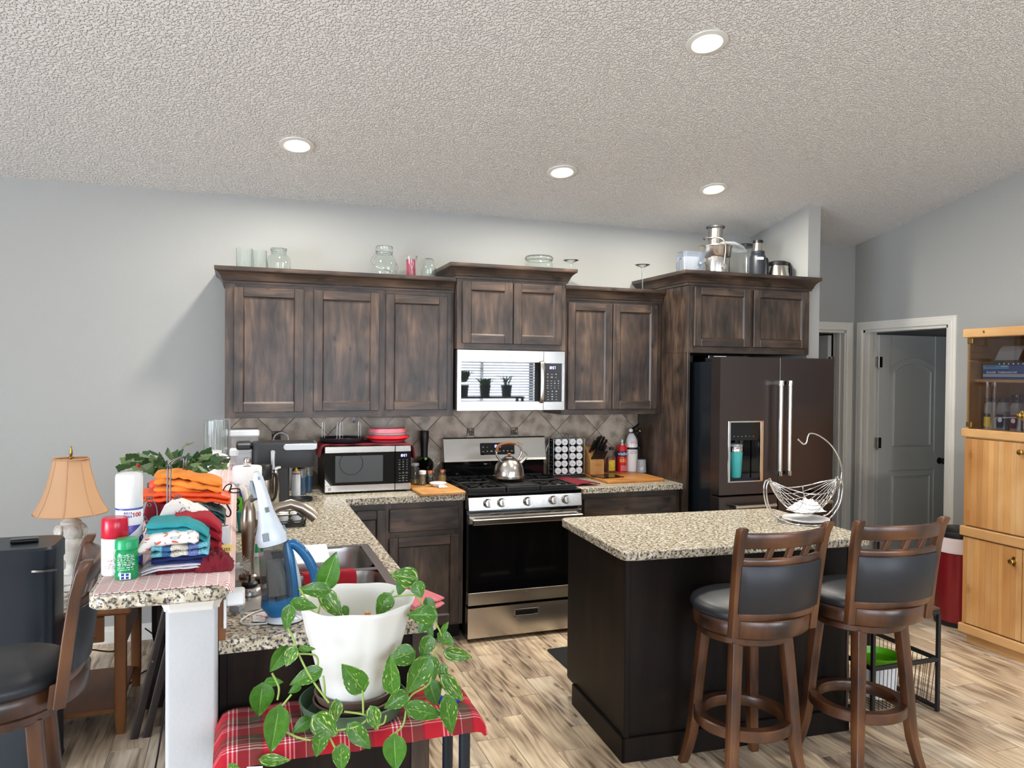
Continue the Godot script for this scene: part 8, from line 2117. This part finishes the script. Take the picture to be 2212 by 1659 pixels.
	mat("note_yellow", rgb(240, 220, 130), 0.8)
	mat("lysol_label", Color.WHITE, 0.3, 0.0, {"albedo_texture": weave(384, 256, can_label)})
	mat("print_rose", rgb(176, 70, 100), 0.6)
	glass("green_clear", Color(0.05, 0.62, 0.36, 0.8), 0.15); mat("green_plastic", rgb(20, 160, 98), 0.3)
	mat("runner_cloth", Color.WHITE, 0.9, 0.0, {"albedo_texture": weave(128, 128, runner), "uv1_scale": Vector3(3, 28, 1)})
	mat("wire_grey", rgb(110, 112, 116), 0.35, 1.0)
	mat("pot_green", rgb(40, 58, 46), 0.5); mat("soil", rgb(58, 44, 34), 0.95); mat("cactus_dark", rgb(52, 84, 40), 0.4); mat("cactus_light", rgb(104, 130, 76), 0.4); mat("flower_red", rgb(190, 40, 60), 0.6); mat("straw", rgb(222, 196, 150), 0.7)
	mat("sink_steel", rgb(176, 174, 172), 0.3, 1.0)
	mat("vac_white", rgb(214, 224, 236), 0.25); mat("vac_blue", rgb(26, 104, 160), 0.25); mat("vac_grey", rgb(140, 150, 156), 0.4); mat("vac_badge", rgb(110, 112, 116), 0.5); mat("vac_dust", rgb(150, 152, 150), 0.9)
	glass("vac_smoke", Color(0.25, 0.28, 0.3, 0.42), 0.06)
	mat("bristle", rgb(226, 222, 212), 0.6)
	mat("silver_plastic", rgb(188, 190, 192), 0.35, 0.6)
	glass("tank_grey", Color(0.7, 0.72, 0.74, 0.5), 0.1)
	mat("paper_quilt", rgb(238, 236, 232), 0.95, 0.0, {"normal_enabled": true, "normal_texture": noise_tex(0.06, 2, 99, null, 256, true, 4.0), "normal_scale": 0.5, "uv1_triplanar": true, "uv1_scale": Vector3.ONE * 5})
	mat("rose_ring", rgb(180, 110, 100), 0.5)
	glass("blue_bubbles", Color(0.0, 0.32, 0.5, 0.72), 0.1)
	mat("brush_blue", rgb(28, 70, 190), 0.4)
	mat("bowl_pink", rgb(236, 128, 140), 0.35); mat("bowl_red", rgb(222, 40, 54), 0.3)
	tri_mat("maple", M["pine"].albedo_texture, 2.0, 0.6, {"albedo_color": rgb(255, 240, 214)})
	tri_mat("honey", M["pine_across"].albedo_texture, 2.0, 0.45, {"albedo_color": rgb(255, 222, 170)})
	mat("copper", rgb(178, 112, 74), 0.35, 0.9)
	glass("jar_dark", Color(0.06, 0.06, 0.06, 0.7), 0.05)
	mat("syrup", rgb(120, 44, 12), 0.15)
	mat("spray_red", rgb(206, 26, 36), 0.3)
	mat("tumbler_teal", rgb(72, 178, 176), 0.35)
	mat("napkin", rgb(244, 244, 244), 0.9)
	mat("wax_pink", rgb(226, 56, 108), 0.5)
	glass("pitcher_grey", Color(0.36, 0.4, 0.46, 0.45), 0.1)
	mat("thermos_dark", rgb(36, 42, 50), 0.4)
	mat("plaid", Color.WHITE, 0.95, 0.0, {"albedo_texture": weave(256, 256, plaid), "uv1_scale": Vector3(2.7, 1.5, 1)})
	mat("saucer_green", rgb(72, 98, 74), 0.55); mat("saucer_brown", rgb(96, 76, 66), 0.5)
	mat("pot_white", rgb(232, 232, 226), 0.35)
	mat("vine", rgb(150, 178, 84), 0.5)
